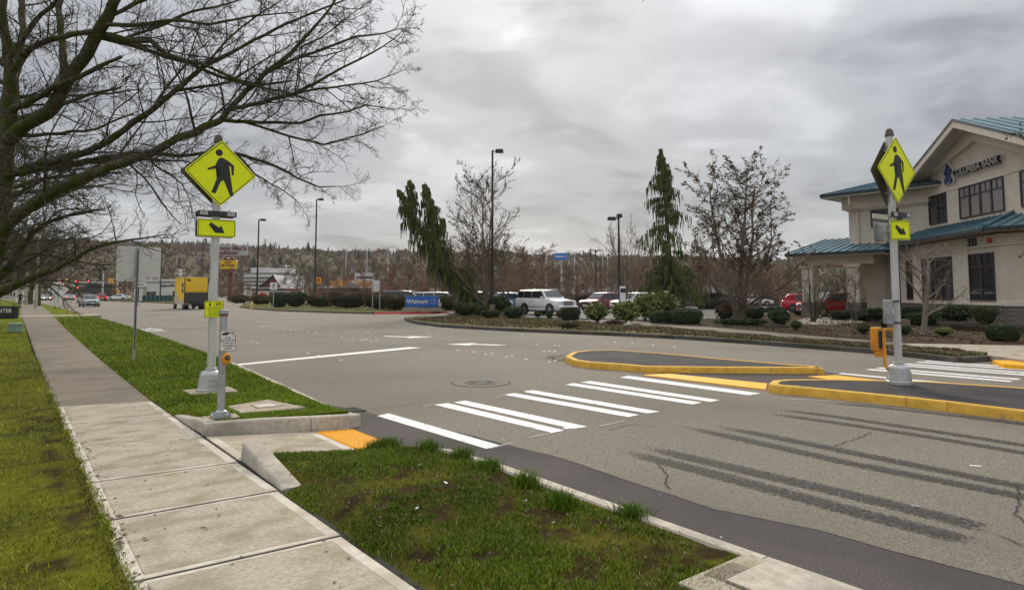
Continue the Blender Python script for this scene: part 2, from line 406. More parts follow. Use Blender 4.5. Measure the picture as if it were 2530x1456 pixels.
def vnoise(x, y, seed=0):
    x = np.asarray(x, float); y = np.asarray(y, float)
    xi = np.floor(x).astype(np.int64); yi = np.floor(y).astype(np.int64); fx = x-xi; fy = y-yi
    def h(a, b):
        n = (a*374761393+b*668265263+seed*974711) & 0x7fffffff
        n = ((n ^ (n >> 13))*1274126177) & 0x7fffffff
        return ((n ^ (n >> 16)) & 0xffff)/65535.0
    fx = fx*fx*(3-2*fx); fy = fy*fy*(3-2*fy)
    return (h(xi, yi)*(1-fx)+h(xi+1, yi)*fx)*(1-fy)+(h(xi, yi+1)*(1-fx)+h(xi+1, yi+1)*fx)*fy
def fbm(x, y, seed=0, o=4):
    t = 0; a = .5; s = 0
    for i in range(o): t = t+a*vnoise(np.asarray(x)*2**i, np.asarray(y)*2**i, seed+i); s += a; a *= .5
    return t/s

# lettering meshes are made first, while the scene is still light
def text_mesh(s, size, depth_=.004, align='CENTER', bold=0.0, shear=0.0):
    cu = bpy.data.curves.new('text', 'FONT'); cu.body = s; cu.size = size; cu.extrude = depth_/2; cu.align_x = align; cu.align_y = 'CENTER'
    cu.offset = bold; cu.shear = shear; cu.resolution_u = 3
    o = bpy.data.objects.new('text', cu); COL.objects.link(o)
    dg = bpy.context.evaluated_depsgraph_get()
    me = bpy.data.meshes.new_from_object(o.evaluated_get(dg))
    bpy.data.objects.remove(o); return me
TXT = {}
for key, s, size, dep, bold in (('push1', 'PUSH', .036, .002, .0008), ('push2', 'BUTTON TO', .036, .002, .0008), ('push3', 'TURN ON', .036, .002, .0008), ('push4', 'WARNING', .036, .002, .0008), ('push5', 'LIGHTS', .036, .002, .0008),
        ('cross1', 'CAUTION TRAFFIC', .026, .002, .0006), ('cross2', 'MAY NOT STOP', .026, .002, .0006), ('cross3', 'USE CAUTION', .026, .002, .0006), ('cross4', 'WHEN CROSSING', .026, .002, .0006),
        ('walmart', 'Walmart', 1.02, .03, .022), ('walmart_far', 'Walmart', 3.4, .1, .1), ('bank', 'COLUMBIA BANK', .66, .2, .012), ('n333', '333', .50, .05, .012),
        ('jimmy', "Jimmy Mac's", 2.0, .06, .05), ('road', 'Roadhouse', 1.15, .05, .03), ('bikes', 'Magnus Bikes', 1.5, .06, .04), ('arco', 'ARCO', 1.15, .04, .03),
        ('center', 'CENTER', .42, .02, .008), ('plate', '333', .1, .004, 0), ('rightlane', 'ONLY', .18, .004, .004), ('mustturn', 'MUST', .18, .004, .004)):
    TXT[key] = text_mesh(s, size, dep, bold=bold)
def text_on(key, name, m, parent, loc, rot=(PI/2, 0, 0), scale=1.0, width=None):
    me = TXT[key].copy(); me.materials.clear(); me.materials.append(MATS[m])
    if width:
        xs = [v.co.x for v in me.vertices]; scale = width/(max(xs)-min(xs))
    return link(name, me, parent, loc=loc, rot=rot, scale=(scale,)*3)
def rrect(w, h, r, n=4, cx=0, cz=0):
    pts = []
    for sx, sz, a0 in ((1, 1, 0), (-1, 1, 90), (-1, -1, 180), (1, -1, 270)):
        for i in range(n+1):
            a = R(a0+90*i/n); pts.append((cx+sx*(w/2-r)+r*math.cos(a), cz+sz*(h/2-r)+r*math.sin(a)))
    return pts
def diamond(diag, r, n=4):
    s = diag/math.sqrt(2); c = math.cos(PI/4)
    return [((x-z)*c, (x+z)*c) for x, z in rrect(s, s, r, n)]
def disc(rx, rz, n=20, cx=0, cz=0): return [(cx+rx*math.cos(2*PI*i/n), cz+rz*math.sin(2*PI*i/n)) for i in range(n)]
# ------------------------------------------------------------------ the setting
rng = random.Random(7); nr = np.random.default_rng(7)
def struct(name, mb, m, parent=None, **k):
    o = mb.build(name, m, parent, **k)
    if parent is None: o['kind'] = 'structure'
    return o
def P(lst, z=0.0): return [G(x, y, z) for x, y in lst]
def xy(lst): return [(p[0], p[1]) for p in lst]
def inset_poly(pts, d):
    n = len(pts); out = []
    ar = sum(pts[i][0]*pts[(i+1) % n][1]-pts[(i+1) % n][0]*pts[i][1] for i in range(n)); sg = 1 if ar > 0 else -1
    for i in range(n):
        a, b, c = Vector(pts[i-1][:2]), Vector(pts[i][:2]), Vector(pts[(i+1) % n][:2])
        e1 = (b-a).normalized(); e2 = (c-b).normalized()
        n1 = Vector((-e1.y, e1.x))*sg; n2 = Vector((-e2.y, e2.x))*sg
        m = (n1+n2); m = m/max(m.length_squared/2, .25)
        out.append((b.x+m.x*d, b.y+m.y*d))
    return out
def smooth_path(pts, it=2):
    for _ in range(it):
        q = [pts[0]]
        for a, b in zip(pts, pts[1:]): q += [tuple(a[k]*.75+b[k]*.25 for k in range(len(a))), tuple(a[k]*.25+b[k]*.75 for k in range(len(a)))]
        pts = q+[pts[-1]]
    return pts

# land and road
struct('ground', MB().add([(-900, -60, -.34), (1500, -60, -.34), (1500, 1500, -.34), (-900, 1500, -.34)], [(0, 1, 2, 3)]), 'ground_far')
road = struct('road', MB().add([(3.5, -25, -.15), (80, -25, -.15), (80, 420, -.15), (3.5, 420, -.15)], [(0, 1, 2, 3)]), 'asphalt')
KERB = [(3.87, -3), (3.90, 2.9), (3.93, 4.2), (3.88, 5.0), (3.78, 6.3)]                      # road edge of the near kerb
KERB2 = [(3.95, 8.30), (3.90, 9.0), (4.17, 12.08), (4.57, 17.4), (4.85, 24.1), (5.25, 37.2), (5.4, 64.9), (5.4, 100), (5.6, 200)]
def kerb_x(y):
    K = KERB2
    for a, b in zip(K, K[1:]):
        if y <= b[1]: return a[0]+(b[0]-a[0])*max(0, (y-a[1])/(b[1]-a[1]))
    return K[-1][0]
seam = [(4.0, 10.3), (4.2, 10.4), (4.45, 9.0)]+[(p[0], p[1]) for p in (G(x, y, -.146) for x, y in ((1150, 1072), (1384, 1130), (1570, 1192), (1762, 1256), (2013, 1307), (2202, 1359), (2530, 1446), (2800, 1530)))]
pp = [(3.86, -3), (3.86, 6.4), (3.75, 6.5), (3.75, 8.2), (3.95, 8.4)]+seam+[(4.3, -3)]
MB().prism(pp, -.20, -.146).build('asphalt_patch', 'asphalt_patch', road)
def strip(path, w, z, name, m, parent, wob=0.0):
    mb = MB(); vs = []; 
    for i, p in enumerate(path):
        a = Vector(path[max(i-1, 0)][:2]); b = Vector(path[min(i+1, len(path)-1)][:2]); t = (b-a).normalized(); nrm = Vector((-t.y, t.x))
        ww = w(i/(len(path)-1)) if callable(w) else w
        q = Vector(p[:2])+nrm*rng.uniform(-wob, wob)
        vs += [(q.x+nrm.x*ww/2, q.y+nrm.y*ww/2, z), (q.x-nrm.x*ww/2, q.y-nrm.y*ww/2, z)]
    mb.add(vs, [(2*i+1, 2*i+3, 2*i+2, 2*i) for i in range(len(path)-1)])
    return mb.build(name, m, parent)
def dense(path, step):
    out = []
    for a, b in zip(path, path[1:]):
        n = max(1, int((Vector(b[:2])-Vector(a[:2])).length/step))
        out += [tuple(a[k]+(b[k]-a[k])*i/n for k in range(2)) for i in range(n)]
    return out+[path[-1][:2]]
strip(dense(seam, .18), .020, -.1453, 'seam', 'crack', road, .012)
for path in ([(1620, 1140), (1650, 1165), (1640, 1190), (1655, 1205)], [(2060, 1100), (2120, 1080), (2150, 1065)], [(2470, 1320), (2500, 1335), (2530, 1345)], [(2515, 1195), (2520, 1230), (2505, 1265), (2530, 1290)],
             [(1500, 1060), (1560, 1045), (1620, 1050)], [(880, 1010), (960, 1004), (1010, 998), (1060, 990)], [(1270, 960), (1320, 973), (1380, 985)]):
    strip(dense(smooth_path(xy(P(path, -.14))), .05), lambda t: .012, -.141, 'crack', 'crack', road, .02)
# tyre marks: dark braking rubber on the near lanes
def tyre_mark(path, w):
    path = dense(path, .12); n = len(path); V = []; F = []; T = []
    for i, p in enumerate(path):
        a = Vector(path[max(i-1, 0)]); b = Vector(path[min(i+1, n-1)]); t = (b-a).normalized(); nm = Vector((-t.y, t.x)); f = i/(n-1)
        k = min(1, f*5)*min(1, (1-f)*14)
        for j, (o, e) in enumerate(((-.5, .0), (-.3, .85), (0, 1), (.3, .85), (.5, 0))):
            q = Vector(p)+nm*o*w*(.5+.5*min(1, f*4)); V.append((q.x, q.y, -.1425)); T.append(e*k)
        if i: F += [((i-1)*5+j, (i-1)*5+j+1, i*5+j+1, i*5+j) for j in range(4)]
    me = fastmesh('tyre_mark', V, F, 'tyre_film', tint=np.repeat(np.array(T)[:, None], 3, 1)); link('tyre_mark', me, road)
for pth, w in (([(1525, 1086), (1800, 1150), (2200, 1243), (2500, 1318)], .30), ([(1475, 1096), (1750, 1165), (2100, 1258), (2470, 1353)], .30), ([(1690, 1036), (1900, 1075), (2200, 1135), (2800, 1255)], .27),
               ([(1610, 1036), (1720, 1058), (2100, 1142), (2800, 1277)], .27), ([(1840, 1000), (2050, 1025), (2300, 1062), (2800, 1140)], .24), ([(1815, 1008), (2050, 1040), (2300, 1078), (2800, 1162)], .24),
               ([(1950, 986), (2150, 1002), (2350, 1024), (2800, 1080)], .22)):
    tyre_mark(xy(P(pth, -.1425)), w*1.25)
def paint(pts, name, m='white_paint', z=-.1445, parent=None):
    return MB().prism(xy(P(pts, z)), z-.004, z).build(name, m, parent or road)
for q in ([(931.4, 1026), (960.4, 1020), (1233.9, 1098.6), (1201.4, 1107)], [(1073.3, 998.8), (1106, 994.6), (1394, 1061.7), (1365.5, 1067.8)], [(1121, 992.8), (1149, 988.4), (1451, 1052.5), (1415, 1057.6)], [(1246, 973.9), (1270, 970), (1579, 1023.4), (1551.8, 1029)],
          [(1290, 966.3), (1316, 962.6), (1628.7, 1015.6), (1599.7, 1019.6)], [(1398, 949), (1417, 945.4), (1734, 993), (1710.6, 997.6)], [(1435, 943.2), (1458.4, 940), (1777.7, 987.2), (1754.6, 991.3)], [(1531.5, 931.2), (1553.2, 927.4), (1879.6, 970.5), (1849.5, 975)]):
    paint(q, 'crosswalk_stripe')
for x0, w in ((14.75, .22), (16.05, .26), (16.55, .26), (17.55, .26), (18.05, .26), (18.75, .26), (19.25, .26)):
    MB().prism([(x0, 7.4-.03*x0), (x0+w, 7.4-.03*x0), (x0+w+.1, 4.5-.02*x0), (x0+.1, 4.5-.02*x0)], -.149, -.145).build('crosswalk_stripe', 'white_paint', road)
for a, b in (((620, 1072), (700, 1055)), ((1210, 1106), (1265, 1092)), ((1305, 1080), (1375, 1066)), ((1480, 1052), (1545, 1038)), ((1045, 1002), (1085, 995)), ((1225, 980), (1255, 972))):
    if a[0] > 800: strip(xy(P([a, b], -.144)), .03, -.144, 'guide_line', 'worn_paint', road)
paint([(564, 904), (566, 900), (1010, 856.5), (1041, 858)], 'stop_line')
# turn arrows (built in plan at their real size), bicycle lane symbol
def arrow_at(cx, cy, flip, sc=1.0):
    pts = [(-.07, -2.2), (.07, -2.2), (.09, -.6), (.45, .45), (.9, .2), (.6, 1.5), (-.55, 1.05), (.02, .72), (-.06, .2)]
    return [(cx+flip*x*sc, cy+y*sc) for x, y in pts]
c1 = G(1180, 849.5, -.145); c2 = G(1010, 831.5, -.145)
MB().prism(xy(P([(1102, 849.5), (1178, 846.5), (1166, 848.2), (1255, 851.6), (1225, 852.2), (1165, 850), (1160, 852)], -.145)), -.149, -.144).build('turn_arrow', 'white_paint', road)
MB().prism(xy(P([(1070, 831.5), (1010, 829.5), (1018, 831.2), (948, 828.8), (955, 830.2), (1010, 832.6), (1005, 834.4)], -.145)), -.149, -.144).build('turn_arrow', 'white_paint', road)
bk = MB()
for cx, w in ((359, 9), (391, 9)):
    o = P([(cx+w*math.cos(a*PI/8), 813.2+1.7*math.sin(a*PI/8)) for a in range(16)], -.144); i_ = P([(cx+(w-3.0)*math.cos(a*PI/8), 813.2+.9*math.sin(a*PI/8)) for a in range(16)], -.144)
    bk.add([tuple(p) for p in o+i_], [(k, (k+1) % 16, 16+(k+1) % 16, 16+k) for k in range(16)])
for q in ([(359, 812.8), (366, 811), (384, 811.2), (391, 812.8), (388, 813.4), (375, 812.6), (362, 813.4)], [(352, 816.4), (405, 815.2), (410, 816.2), (356, 817.6)], [(368, 811), (371, 809.4), (374, 809.6), (372, 811.4)]):
    b = len(bk.v); pts = P(q, -.144); bk.add([tuple(p) for p in pts], [tuple(range(len(pts)))])
bk.build('bicycle_symbol', 'white_paint', road)
dash = [(2395, 1147, 2425, 1151), (2245, 1245, 2270, 1250)]
for x0, y0, x1, y1 in dash: paint([(x0, y0), (x1, y1-2), (x1, y1), (x0, y0+2)], 'paint_chip')
# white raised markers
dots = [((600+x/1.82)/1.619, (1100+y/1.82)/1.619) for x, y in ((1310, 322), (1340, 325), (1550, 342), (1590, 345), (1515, 372), (1620, 385), (1027, 328), (1090, 340), (1160, 348), (970, 393), (1025, 398), (1058, 400), (1102, 402), (1155, 410), (1205, 416), (1218, 426), (1330, 440), (1395, 450), (1475, 460), (1540, 470), (1578, 466), (1610, 480), (735, 485), (780, 494), (1150, 570), (1228, 586), (1392, 618), (820, 372), (845, 372), (225, 380))]
dots += [((1400+x/1.807)/1.619, (1300+y/1.807)/1.619) for x, y in ((780, 180), (895, 192), (980, 211), (1028, 206), (1130, 229), (1170, 222), (1272, 245), (1405, 190), (1440, 188), (1480, 190), (1440, 265), (1485, 258), (1075, 55), (1247, 68), (1480, 148), (1510, 148), (1915, 122), (2040, 132), (2190, 145), (2345, 155), (700, 22), (130, 50), (575, 62), (635, 68), (735, 76), (1355, 140), (1565, 745), (110, 105), (190, 112))]
me_dot = MB().lathe([(.047, 0), (.045, .008), (.028, .014), (0.005, .016)], 8).mesh('raised_marker', 'white_paint', True)
for x, y in dots:
    p = G(x, y, -.15); link('raised_marker', me_dot, road, loc=p, scale=(1.1, 1.1, 1.0))
# sunk access cover with its round asphalt collar
mc = G(1188, 945, -.15)
mh = thing('manhole', 'round iron manhole cover set in a ring-cut asphalt collar before the crosswalk', 'manhole cover', mc)
MB().lathe([(.60, 0), (.60, .004), (.585, .004), (.585, .0035)], 40).build('collar', 'asphalt_patch', mh)
MB().lathe([(.57, .004), (.57, .006), (.36, .006)], 40).build('infill', 'asphalt', mh)
cv = MB().lathe([(.33, .0065), (.33, .012), (.30, .014), (.05, .014)], 28)
for a in range(12): cv.box((.2*math.cos(a*PI/6), .2*math.sin(a*PI/6), .016), (.10, .02, .006), a*PI/6)
cv.build('cover', 'iron', mh)

# near pavement: separate slabs with tooled borders, older dark slabs beyond
def slab(q, z, b, name, parent, mats=('concrete_border', 'concrete'), bx=None, th=.10, zs=None):
    q = [Vector(p[:2]) for p in q]; zs = zs or [z]*4
    def ins(dx, dy):
        lu = (q[1]-q[0]).length; lv = (q[3]-q[0]).length; out = []
        for u, v in ((0, 0), (1, 0), (1, 1), (0, 1)):
            uu = u+(dx/lu if u == 0 else -dx/lu); vv = v+(dy/lv if v == 0 else -dy/lv)
            p = (q[0]*(1-uu)+q[1]*uu)*(1-vv)+(q[3]*(1-uu)+q[2]*uu)*vv
            zz = (zs[0]*(1-uu)+zs[1]*uu)*(1-vv)+(zs[3]*(1-uu)+zs[2]*uu)*vv
            out.append((p.x, p.y, zz))
        return out
    bx = b if bx is None else bx
    rings = [[(p[0], p[1], p[2]-th) for p in ins(0, 0)], [(p[0], p[1], p[2]-.013) for p in ins(0, 0)], [(p[0], p[1], p[2]-.003) for p in ins(.004, .004)], ins(.014, .014), ins(bx, b),
             [(p[0], p[1], p[2]-.004) for p in ins(bx+.005, b+.005)], ins(bx+.012, b+.012)]
    mb = MB(); mb.v = [p for r_ in rings for p in r_]
    for i in range(len(rings)-1):
        for k in range(4): mb.f.append((i*4+k, i*4+(k+1) % 4, (i+1)*4+(k+1) % 4, (i+1)*4+k)); mb.mi.append(1 if i == 5 else 0)
    e = (len(rings)-1)*4; mb.f.append((e, e+1, e+2, e+3)); mb.mi.append(1)
    return mb.build(name, list(mats), parent)
walk = struct('pavement', MB().prism([(.62, -2), (1.95, -2), (1.95, 11.6), (.70, 11.7)], -.2, -.005), 'joint')
YL = [-1.0, 1.75, 3.04, 4.36, 5.62, 6.82, 8.36, 10.1, 11.62]; YR = [-1.1, 1.65, 2.95, 4.30, 5.58, 6.74, 8.16, 9.78, 11.30]
def wl(y): return .605+.0092*y
for i in range(8):
    g = .011 if i < 4 else .017
    slab([(wl(YL[i]), YL[i]+g), (1.91, YR[i]+g), (1.90, YR[i+1]-g), (wl(YL[i+1]), YL[i+1]-g)], rng.uniform(-.002, .003), .045, 'paving_slab', walk, bx=.085)
old = struct('old_pavement', MB().prism([(.70, 11.66), (1.92, 11.34), (2.03, 18.8), (2.48, 37), (3.83, 77.6), (4.4, 105), (4.5, 200), (2.6, 200), (2.3, 105), (1.55, 71), (.90, 25), (.84, 21)], -.2, -.055), 'soil')
def lerp_edges(y):
    E = [(11.5, .70, 1.90), (18.8, .80, 2.03), (37, 1.05, 2.48), (71, 1.5, 3.55), (105, 2.3, 4.35), (200, 2.6, 4.5)]
    for a, b in zip(E, E[1:]):
        if y <= b[0]: t = (y-a[0])/(b[0]-a[0]); return a[1]+(b[1]-a[1])*t, a[2]+(b[2]-a[2])*t
    return E[-1][1:]
ys = [11.5, 13.1, 15.0, 17.0, 18.85, 21.0, 24, 27.4, 31, 35, 40, 46, 52, 60, 70, 85, 105, 140, 200]
for a, b in zip(ys, ys[1:]):
    (l0, r0), (l1, r1) = lerp_edges(a), lerp_edges(b)
    slab([(l0, a+.008), (r0, a+.008-(.25 if a < 12 else .0)), (r1, b-.008), (l1, b-.008)], 0.0, .04, 'paving_slab', old, mats=('concrete_old', 'concrete_old'), bx=.05)
for y in (18.85, 31):
    l0, r0 = lerp_edges(y); MB().box(((l0+r0)/2+.08, y+.05, .004), (r0-l0-.2, .07, .008)).build('joint_filler', 'concrete_border', old)
# driveway apron crossing further along
struct('driveway', MB().prism([(-14, 55.5), (6.0, 56.5), (6.0, 59.5), (-14, 60)], -.12, .012), 'concrete')

# ramp down to the crossing, with its kerb returns
zr = lambda x: -.105*max(0, min(1, (x-1.97)/1.27))
ramp = struct('kerb_ramp', MB().prism([(1.92, 6.7), (3.8, 6.5), (3.8, 8.3), (1.95, 8.25)], -.25, [-.06, -.21, -.21, -.06]), 'concrete_kerb')
slab([(1.935, 6.80), (3.225, 6.78), (3.225, 8.10), (1.935, 8.14)], 0, .05, 'ramp_slab', ramp, bx=.11, zs=[0, -.105, -.105, 0])
tac = slab([(3.24, 6.98), (3.74, 6.95), (3.74, 8.08), (3.24, 8.12)], 0, .01, 'tactile_panel', ramp, mats=('tactile_yellow', 'tactile_yellow'), zs=[-.107, -.138, -.138, -.107])
db = MB()
for i in range(9):
    for j in range(20):
        x, y = 3.27+i*.054, 7.0+j*.0565
        db.box((x, y, -.107-(x-3.24)*.062+.004), (.027, .027, .012), 0, .7)
o = db.build('dome', 'tactile_yellow', tac); o['kind'] = 'stuff'
gut = struct('gutter', MB().prism([(3.745, 6.5), (4.05, 6.6), (4.1, 8.3), (3.745, 8.15)], -.2, -.143), 'asphalt_patch')
def kerb_loft(path, w, name, parent, m='concrete_kerb', round_=.02):
    """path: (x, y, ztop, zbot); w: offset vector to the back side (number = left of travel)"""
    secs = []
    for i, p in enumerate(path):
        a = Vector(path[max(i-1, 0)][:2]); b = Vector(path[min(i+1, len(path)-1)][:2]); t = (b-a).normalized(); n_ = Vector((-t.y, t.x))
        q = Vector(p[:2]); zt, zb = p[2], p[3]; s = 1 if w > 0 else -1; r_ = round_*s
        def pt(off, z): c = q+n_*off; return (c.x, c.y, z)
        sec = [pt(0, zb), pt(.012*s, zt-round_), pt(.012*s+r_*.35, zt-round_*.35), pt(.012*s+r_, zt), pt(w-r_, zt), pt(w, zt-round_), pt(w, zb)]
        secs.append(sec if s < 0 else sec[::-1])
    return MB().loft(secs).build(name, m, parent, smooth=True)
near_kerb = struct('kerb', MB().box((3.8, 2.0, -.22), (.1, 9, .06)), 'concrete_kerb')
KY = [-3, -.3, 2.29, 5.05]
for a, b in zip(KY, KY[1:]): kerb_loft([(3.865+.008*a, a+.006, .005, -.2), (3.865+.008*b, b-.006, .005, -.2)], .15, 'kerb_stone', near_kerb)
kerb_loft([(3.905, 5.06, .005, -.2), (3.86, 5.9, .0, -.2), (3.78, 6.32, -.04, -.2), (3.6, 6.50, -.075, -.2), (3.2, 6.58, -.09, -.2), (2.75, 6.66, -.055, -.2), (2.22, 6.77, -.02, -.2)], .12, 'kerb_stone', near_kerb)
kerb_loft([(1.915, 5.56, .010, -.1), (1.925, 5.9, .055, -.1), (1.94, 6.5, .128, -.1), (1.955, 6.84, .158, -.1), (1.985, 6.94, .148, -.1)], -.21, 'kerb_return', near_kerb, round_=.03)
far_ret = struct('kerb_wall', MB().box((3.0, 8.30, -.2), (1.7, .1, .1)), 'concrete_kerb')
kerb_loft([(1.905, 9.80, .012, -.1), (1.91, 9.3, .05, -.1), (1.92, 8.7, .115, -.1), (1.95, 8.32, .135, -.1)], .17, 'kerb_return', far_ret, round_=.028)
kerb_loft([(1.935, 8.21, .135, -.1), (2.6, 8.20, .108, -.12), (3.195, 8.19, .065, -.2)], .17, 'kerb_stone', far_ret, round_=.025)
kerb_loft([(3.205, 8.19, .064, -.2), (3.72, 8.19, .028, -.25)], .17, 'kerb_stone', far_ret, round_=.025)
kerb_loft([(3.73, 8.21, .025, -.25), (3.93, 8.28, .012, -.25)], .20, 'kerb_stone', far_ret, round_=.025)
for a, b in zip(range(len(KERB2)-1), range(1, len(KERB2))):
    pa, pb = KERB2[a], KERB2[b]
    n = max(1, int((pb[1]-pa[1])/3.2)) if pb[1] < 70 else 1
    for i in range(n):
        t0, t1 = i/n, (i+1)/n
        q = [(pa[0]+(pb[0]-pa[0])*t, pa[1]+(pb[1]-pa[1])*t) for t in (t0, t1)]
        if q[0][1] < 8.4: q[0] = (3.94, 8.46)
        kerb_loft([(q[0][0], q[0][1]+.006, -.005, -.25), (q[1][0], q[1][1]-.006, -.005, -.25)], .15, 'kerb_stone', far_ret, m='concrete_kerb' if q[0][1] < 13 else 'kerb_old')
inlet = thing('drain_grate', 'iron storm drain grate in the gutter beside the curb corner', 'drain', G(862, 1013, -.143))
g = MB()
for k in range(7): g.box((.0, -.18+k*.06, .004), (.34, .025, .012))
g.box((-.18, 0, .004), (.03, .42, .014)); g.box((.18, 0, .004), (.03, .42, .014)); g.build('bars', 'iron', inlet)
MB().box((0, 0, -.0), (.34, .40, .006)).build('pit', 'crack', inlet)

# traffic islands: yellow kerb stones round dark asphalt
def island(name, outer, joints, zt=.0):
    pts = outer; isl = struct(name, MB().prism(inset_poly(pts, .14), -.2, zt-.004), 'asphalt_island')
    inn = inset_poly(pts, .16); n = len(pts); cur = 0; stops = sorted(joints)+[n]
    cur = stops[0]
    segs = list(zip(stops, stops[1:]))+([(0, stops[0])] if stops[0] > 0 else [])
    for a, b in segs:
        idx = [i % n for i in range(a, b+1)]
        secs = []
        for k, i in enumerate(idx):
            o, q = Vector(pts[i]), Vector(inn[i]); e = (q-o)
            f = .004 if k == 0 else (-.004 if k == len(idx)-1 else 0)
            if f: 
                t = (Vector(pts[idx[1]])-Vector(pts[idx[0]])).normalized() if k == 0 else (Vector(pts[idx[-1]])-Vector(pts[idx[-2]])).normalized(); o = o+t*f; q = q+t*f
            def pt(u, z): c = o+e*u; return (c.x, c.y, z)
            secs.append([pt(-.10, -.2), pt(.0, zt-.03), pt(.10, zt-.004), pt(.22, zt), pt(.95, zt), pt(1.0, zt-.02), pt(1.0, -.2)])
        MB().loft(secs).build('kerb_stone', 'yellow_paint', isl, smooth=True)
    return isl
top1 = [(1396, 879), (1415, 888), (1451, 893.5), (1544, 899.5), (1594, 904.5), (1798.6, 906.3), (2018, 907), (2036, 910.5), (2030, 906), (2007, 902.5), (1960, 899.5), (1775, 884), (1637, 871.2), (1516, 862.5), (1451, 864), (1414, 868.5)]
i1 = island('traffic_island', xy(P(top1)), [0, 3, 4, 5, 9, 12])
top2 = [(1898, 947), (1925, 952), (1960, 954), (2238, 981), (2340, 992), (2530, 1015), (2800, 1052), (3200, 1120), (3200, 1040), (2800, 985), (2530, 956), (2285, 940), (2169, 937.6), (2058, 935), (1942, 935.5), (1908, 938)]
i2 = island('traffic_island', xy(P(top2)), [0, 3, 4, 5, 9, 12])
strip(xy(P([(1950, 984), (2100, 991), (2300, 1010), (2530, 1041), (2800, 1078)], -.145)), .05, -.145, 'edge_line', 'worn_paint', road)
mid = struct('refuge_path', MB().prism(xy(P([(1586, 924), (1655, 918), (2030, 915), (2067, 922), (2169, 938), (2058, 940), (1900, 940), (1891, 960)], -.14)), -.2, -.14), 'asphalt_patch')
for q in ([(1586, 924.5), (1655, 922), (1896, 946), (1891, 960.5)], [(1995, 928.5), (2067, 925.5), (2169, 938), (2058, 937)]):
    MB().prism(xy(P(q, -.128)), -.2, -.128).build('tactile_panel', 'tactile_yellow', mid)

# far side of the road
def ground_prism(name, pts, m, z0, z1, kind='structure'):
    o = MB().prism(pts, z0, z1).build(name, m); o['kind'] = kind; return o
lot = ground_prism('parking_lot', xy(P([(1120, 775), (1350, 790), (2000, 815), (2530, 845)]))+[(60, -20), (200, -20), (260, 330), (70, 330), (45, 75), (36, 58)], 'asphalt_lot', -.2, -.03)
fk = [(1004, 783), (1012, 788), (1035, 793.5), (1100, 801), (1200, 806.5), (1300, 811), (1400, 815), (1500, 819), (1600, 823.5), (1700, 828.5), (1850, 838), (2000, 848.5), (2100, 855.5), (2200, 863), (2300, 873), (2370, 881), (2432, 876.5), (2448, 868)]
back = [(2260, 858.5), (2000, 838.5), (1850, 826), (1750, 817.5), (1620, 806), (1500, 797), (1300, 786), (1100, 779.5), (1035, 779)]
fv = [(p.x, p.y) for p in P(fk+back)]
ground_prism('far_verge', inset_poly(fv, .08), 'verge_dry', -.3, -.015)
fkk = struct('far_kerb', MB().prism(inset_poly(fv, .12), -.3, -.05), 'kerb_old')
fp = xy(P(fk))
for a, b in zip(range(len(fp)-1), range(1, len(fp))):
    A, B = Vector(fp[a]), Vector(fp[b]); t = (B-A).normalized()*.008
    kerb_loft([(A.x+t.x, A.y+t.y, 0, -.3), (B.x-t.x, B.y-t.y, 0, -.3)], -.14 if (B-A).cross(Vector((1, 1))) > -99 else .14, 'kerb_stone', fkk, m='kerb_old')
wk = [(1480, 786.5), (1600, 794.5), (1750, 806.5), (2000, 827.5), (2240, 846)]
ground_prism('far_pavement', xy(P(wk+[(2530, 851), (2700, 858), (2700, 872), (2530, 864), (2260, 858.5), (2000, 838.5), (1850, 826), (1750, 817.5), (1620, 806), (1500, 797)], -.005)), 'concrete_old', -.3, -.005)
fr = ground_prism('far_ramp', xy(P([(2236, 847.5), (2530, 853.5), (2700, 860), (2700, 905), (2530, 889), (2440, 876.5), (2440, 868), (2262, 859)], .004)), 'concrete', -.3, .004)
MB().prism(xy(P([(2452, 888.5), (2530, 890), (2700, 897), (2700, 915), (2530, 902), (2478, 898.5)], -.05)), -.2, -.05).build('tactile_panel', 'tactile_yellow', fr)
bedp = [(1100, 779.5), (1150, 771), (1240, 767), (1296, 772), (1300, 783), (1430, 791), (1600, 794), (1660, 795), (1790, 788), (1900, 775), (1975, 769), (2060, 762), (2530, 762), (2900, 770), (2900, 870), (2530, 850), (2240, 845), (2000, 826.5), (1750, 805.5), (1600, 793.8), (1480, 786), (1300, 785.5)]
bedp = [(1100, 779), (1150, 771), (1240, 767.5), (1294, 772), (1300, 783), (1430, 787.5), (1600, 790), (1790, 785), (1900, 774), (1985, 767), (2060, 760), (2530, 760), (2900, 765), (2900, 872), (2530, 850.5), (2240, 845.4), (2000, 826.8), (1750, 805.8), (1600, 794), (1480, 786.2), (1300, 785)]
ground_prism('planting_bed', xy(P(bedp, .01)), 'mulch', -.3, .01)
ground_prism('bank_bed', [(34.1, 11.3), (35.2, 10.3), (37.2, 8.0), (37.2, -2), (33.2, -2), (33.2, 6.5), (32.6, 9.0), (33.2, 10.7)], 'mulch', -.1, .24)
ground_prism('gravel_bed', xy(P([(1960, 792), (2000, 783), (2080, 779), (2140, 783), (2130, 796), (2040, 801), (1975, 799)], .02)), 'gravel', -.1, .02)
hp = [(598, 756), (640, 760.5), (690, 764), (830, 768.5), (925, 770.5), (1030, 770), (1130, 767.6), (1260, 762), (1260, 748), (598, 748)]
ground_prism('hedge_bed', inset_poly(xy(P(hp)), .1), 'verge_green', -.3, -.01)
fk2 = struct('far_kerb', MB().prism(inset_poly(xy(P(hp)), .2), -.3, -.06), 'kerb_old')
for a, b in zip(hp[:7], hp[1:8]):
    A, B = G(*a), G(*b); kerb_loft([(A.x, A.y, 0, -.3), (B.x, B.y, 0, -.3)], -.3, 'kerb_stone', fk2, m='red_paint' if a[0] >= 920 and b[0] <= 1140 else 'kerb_old')
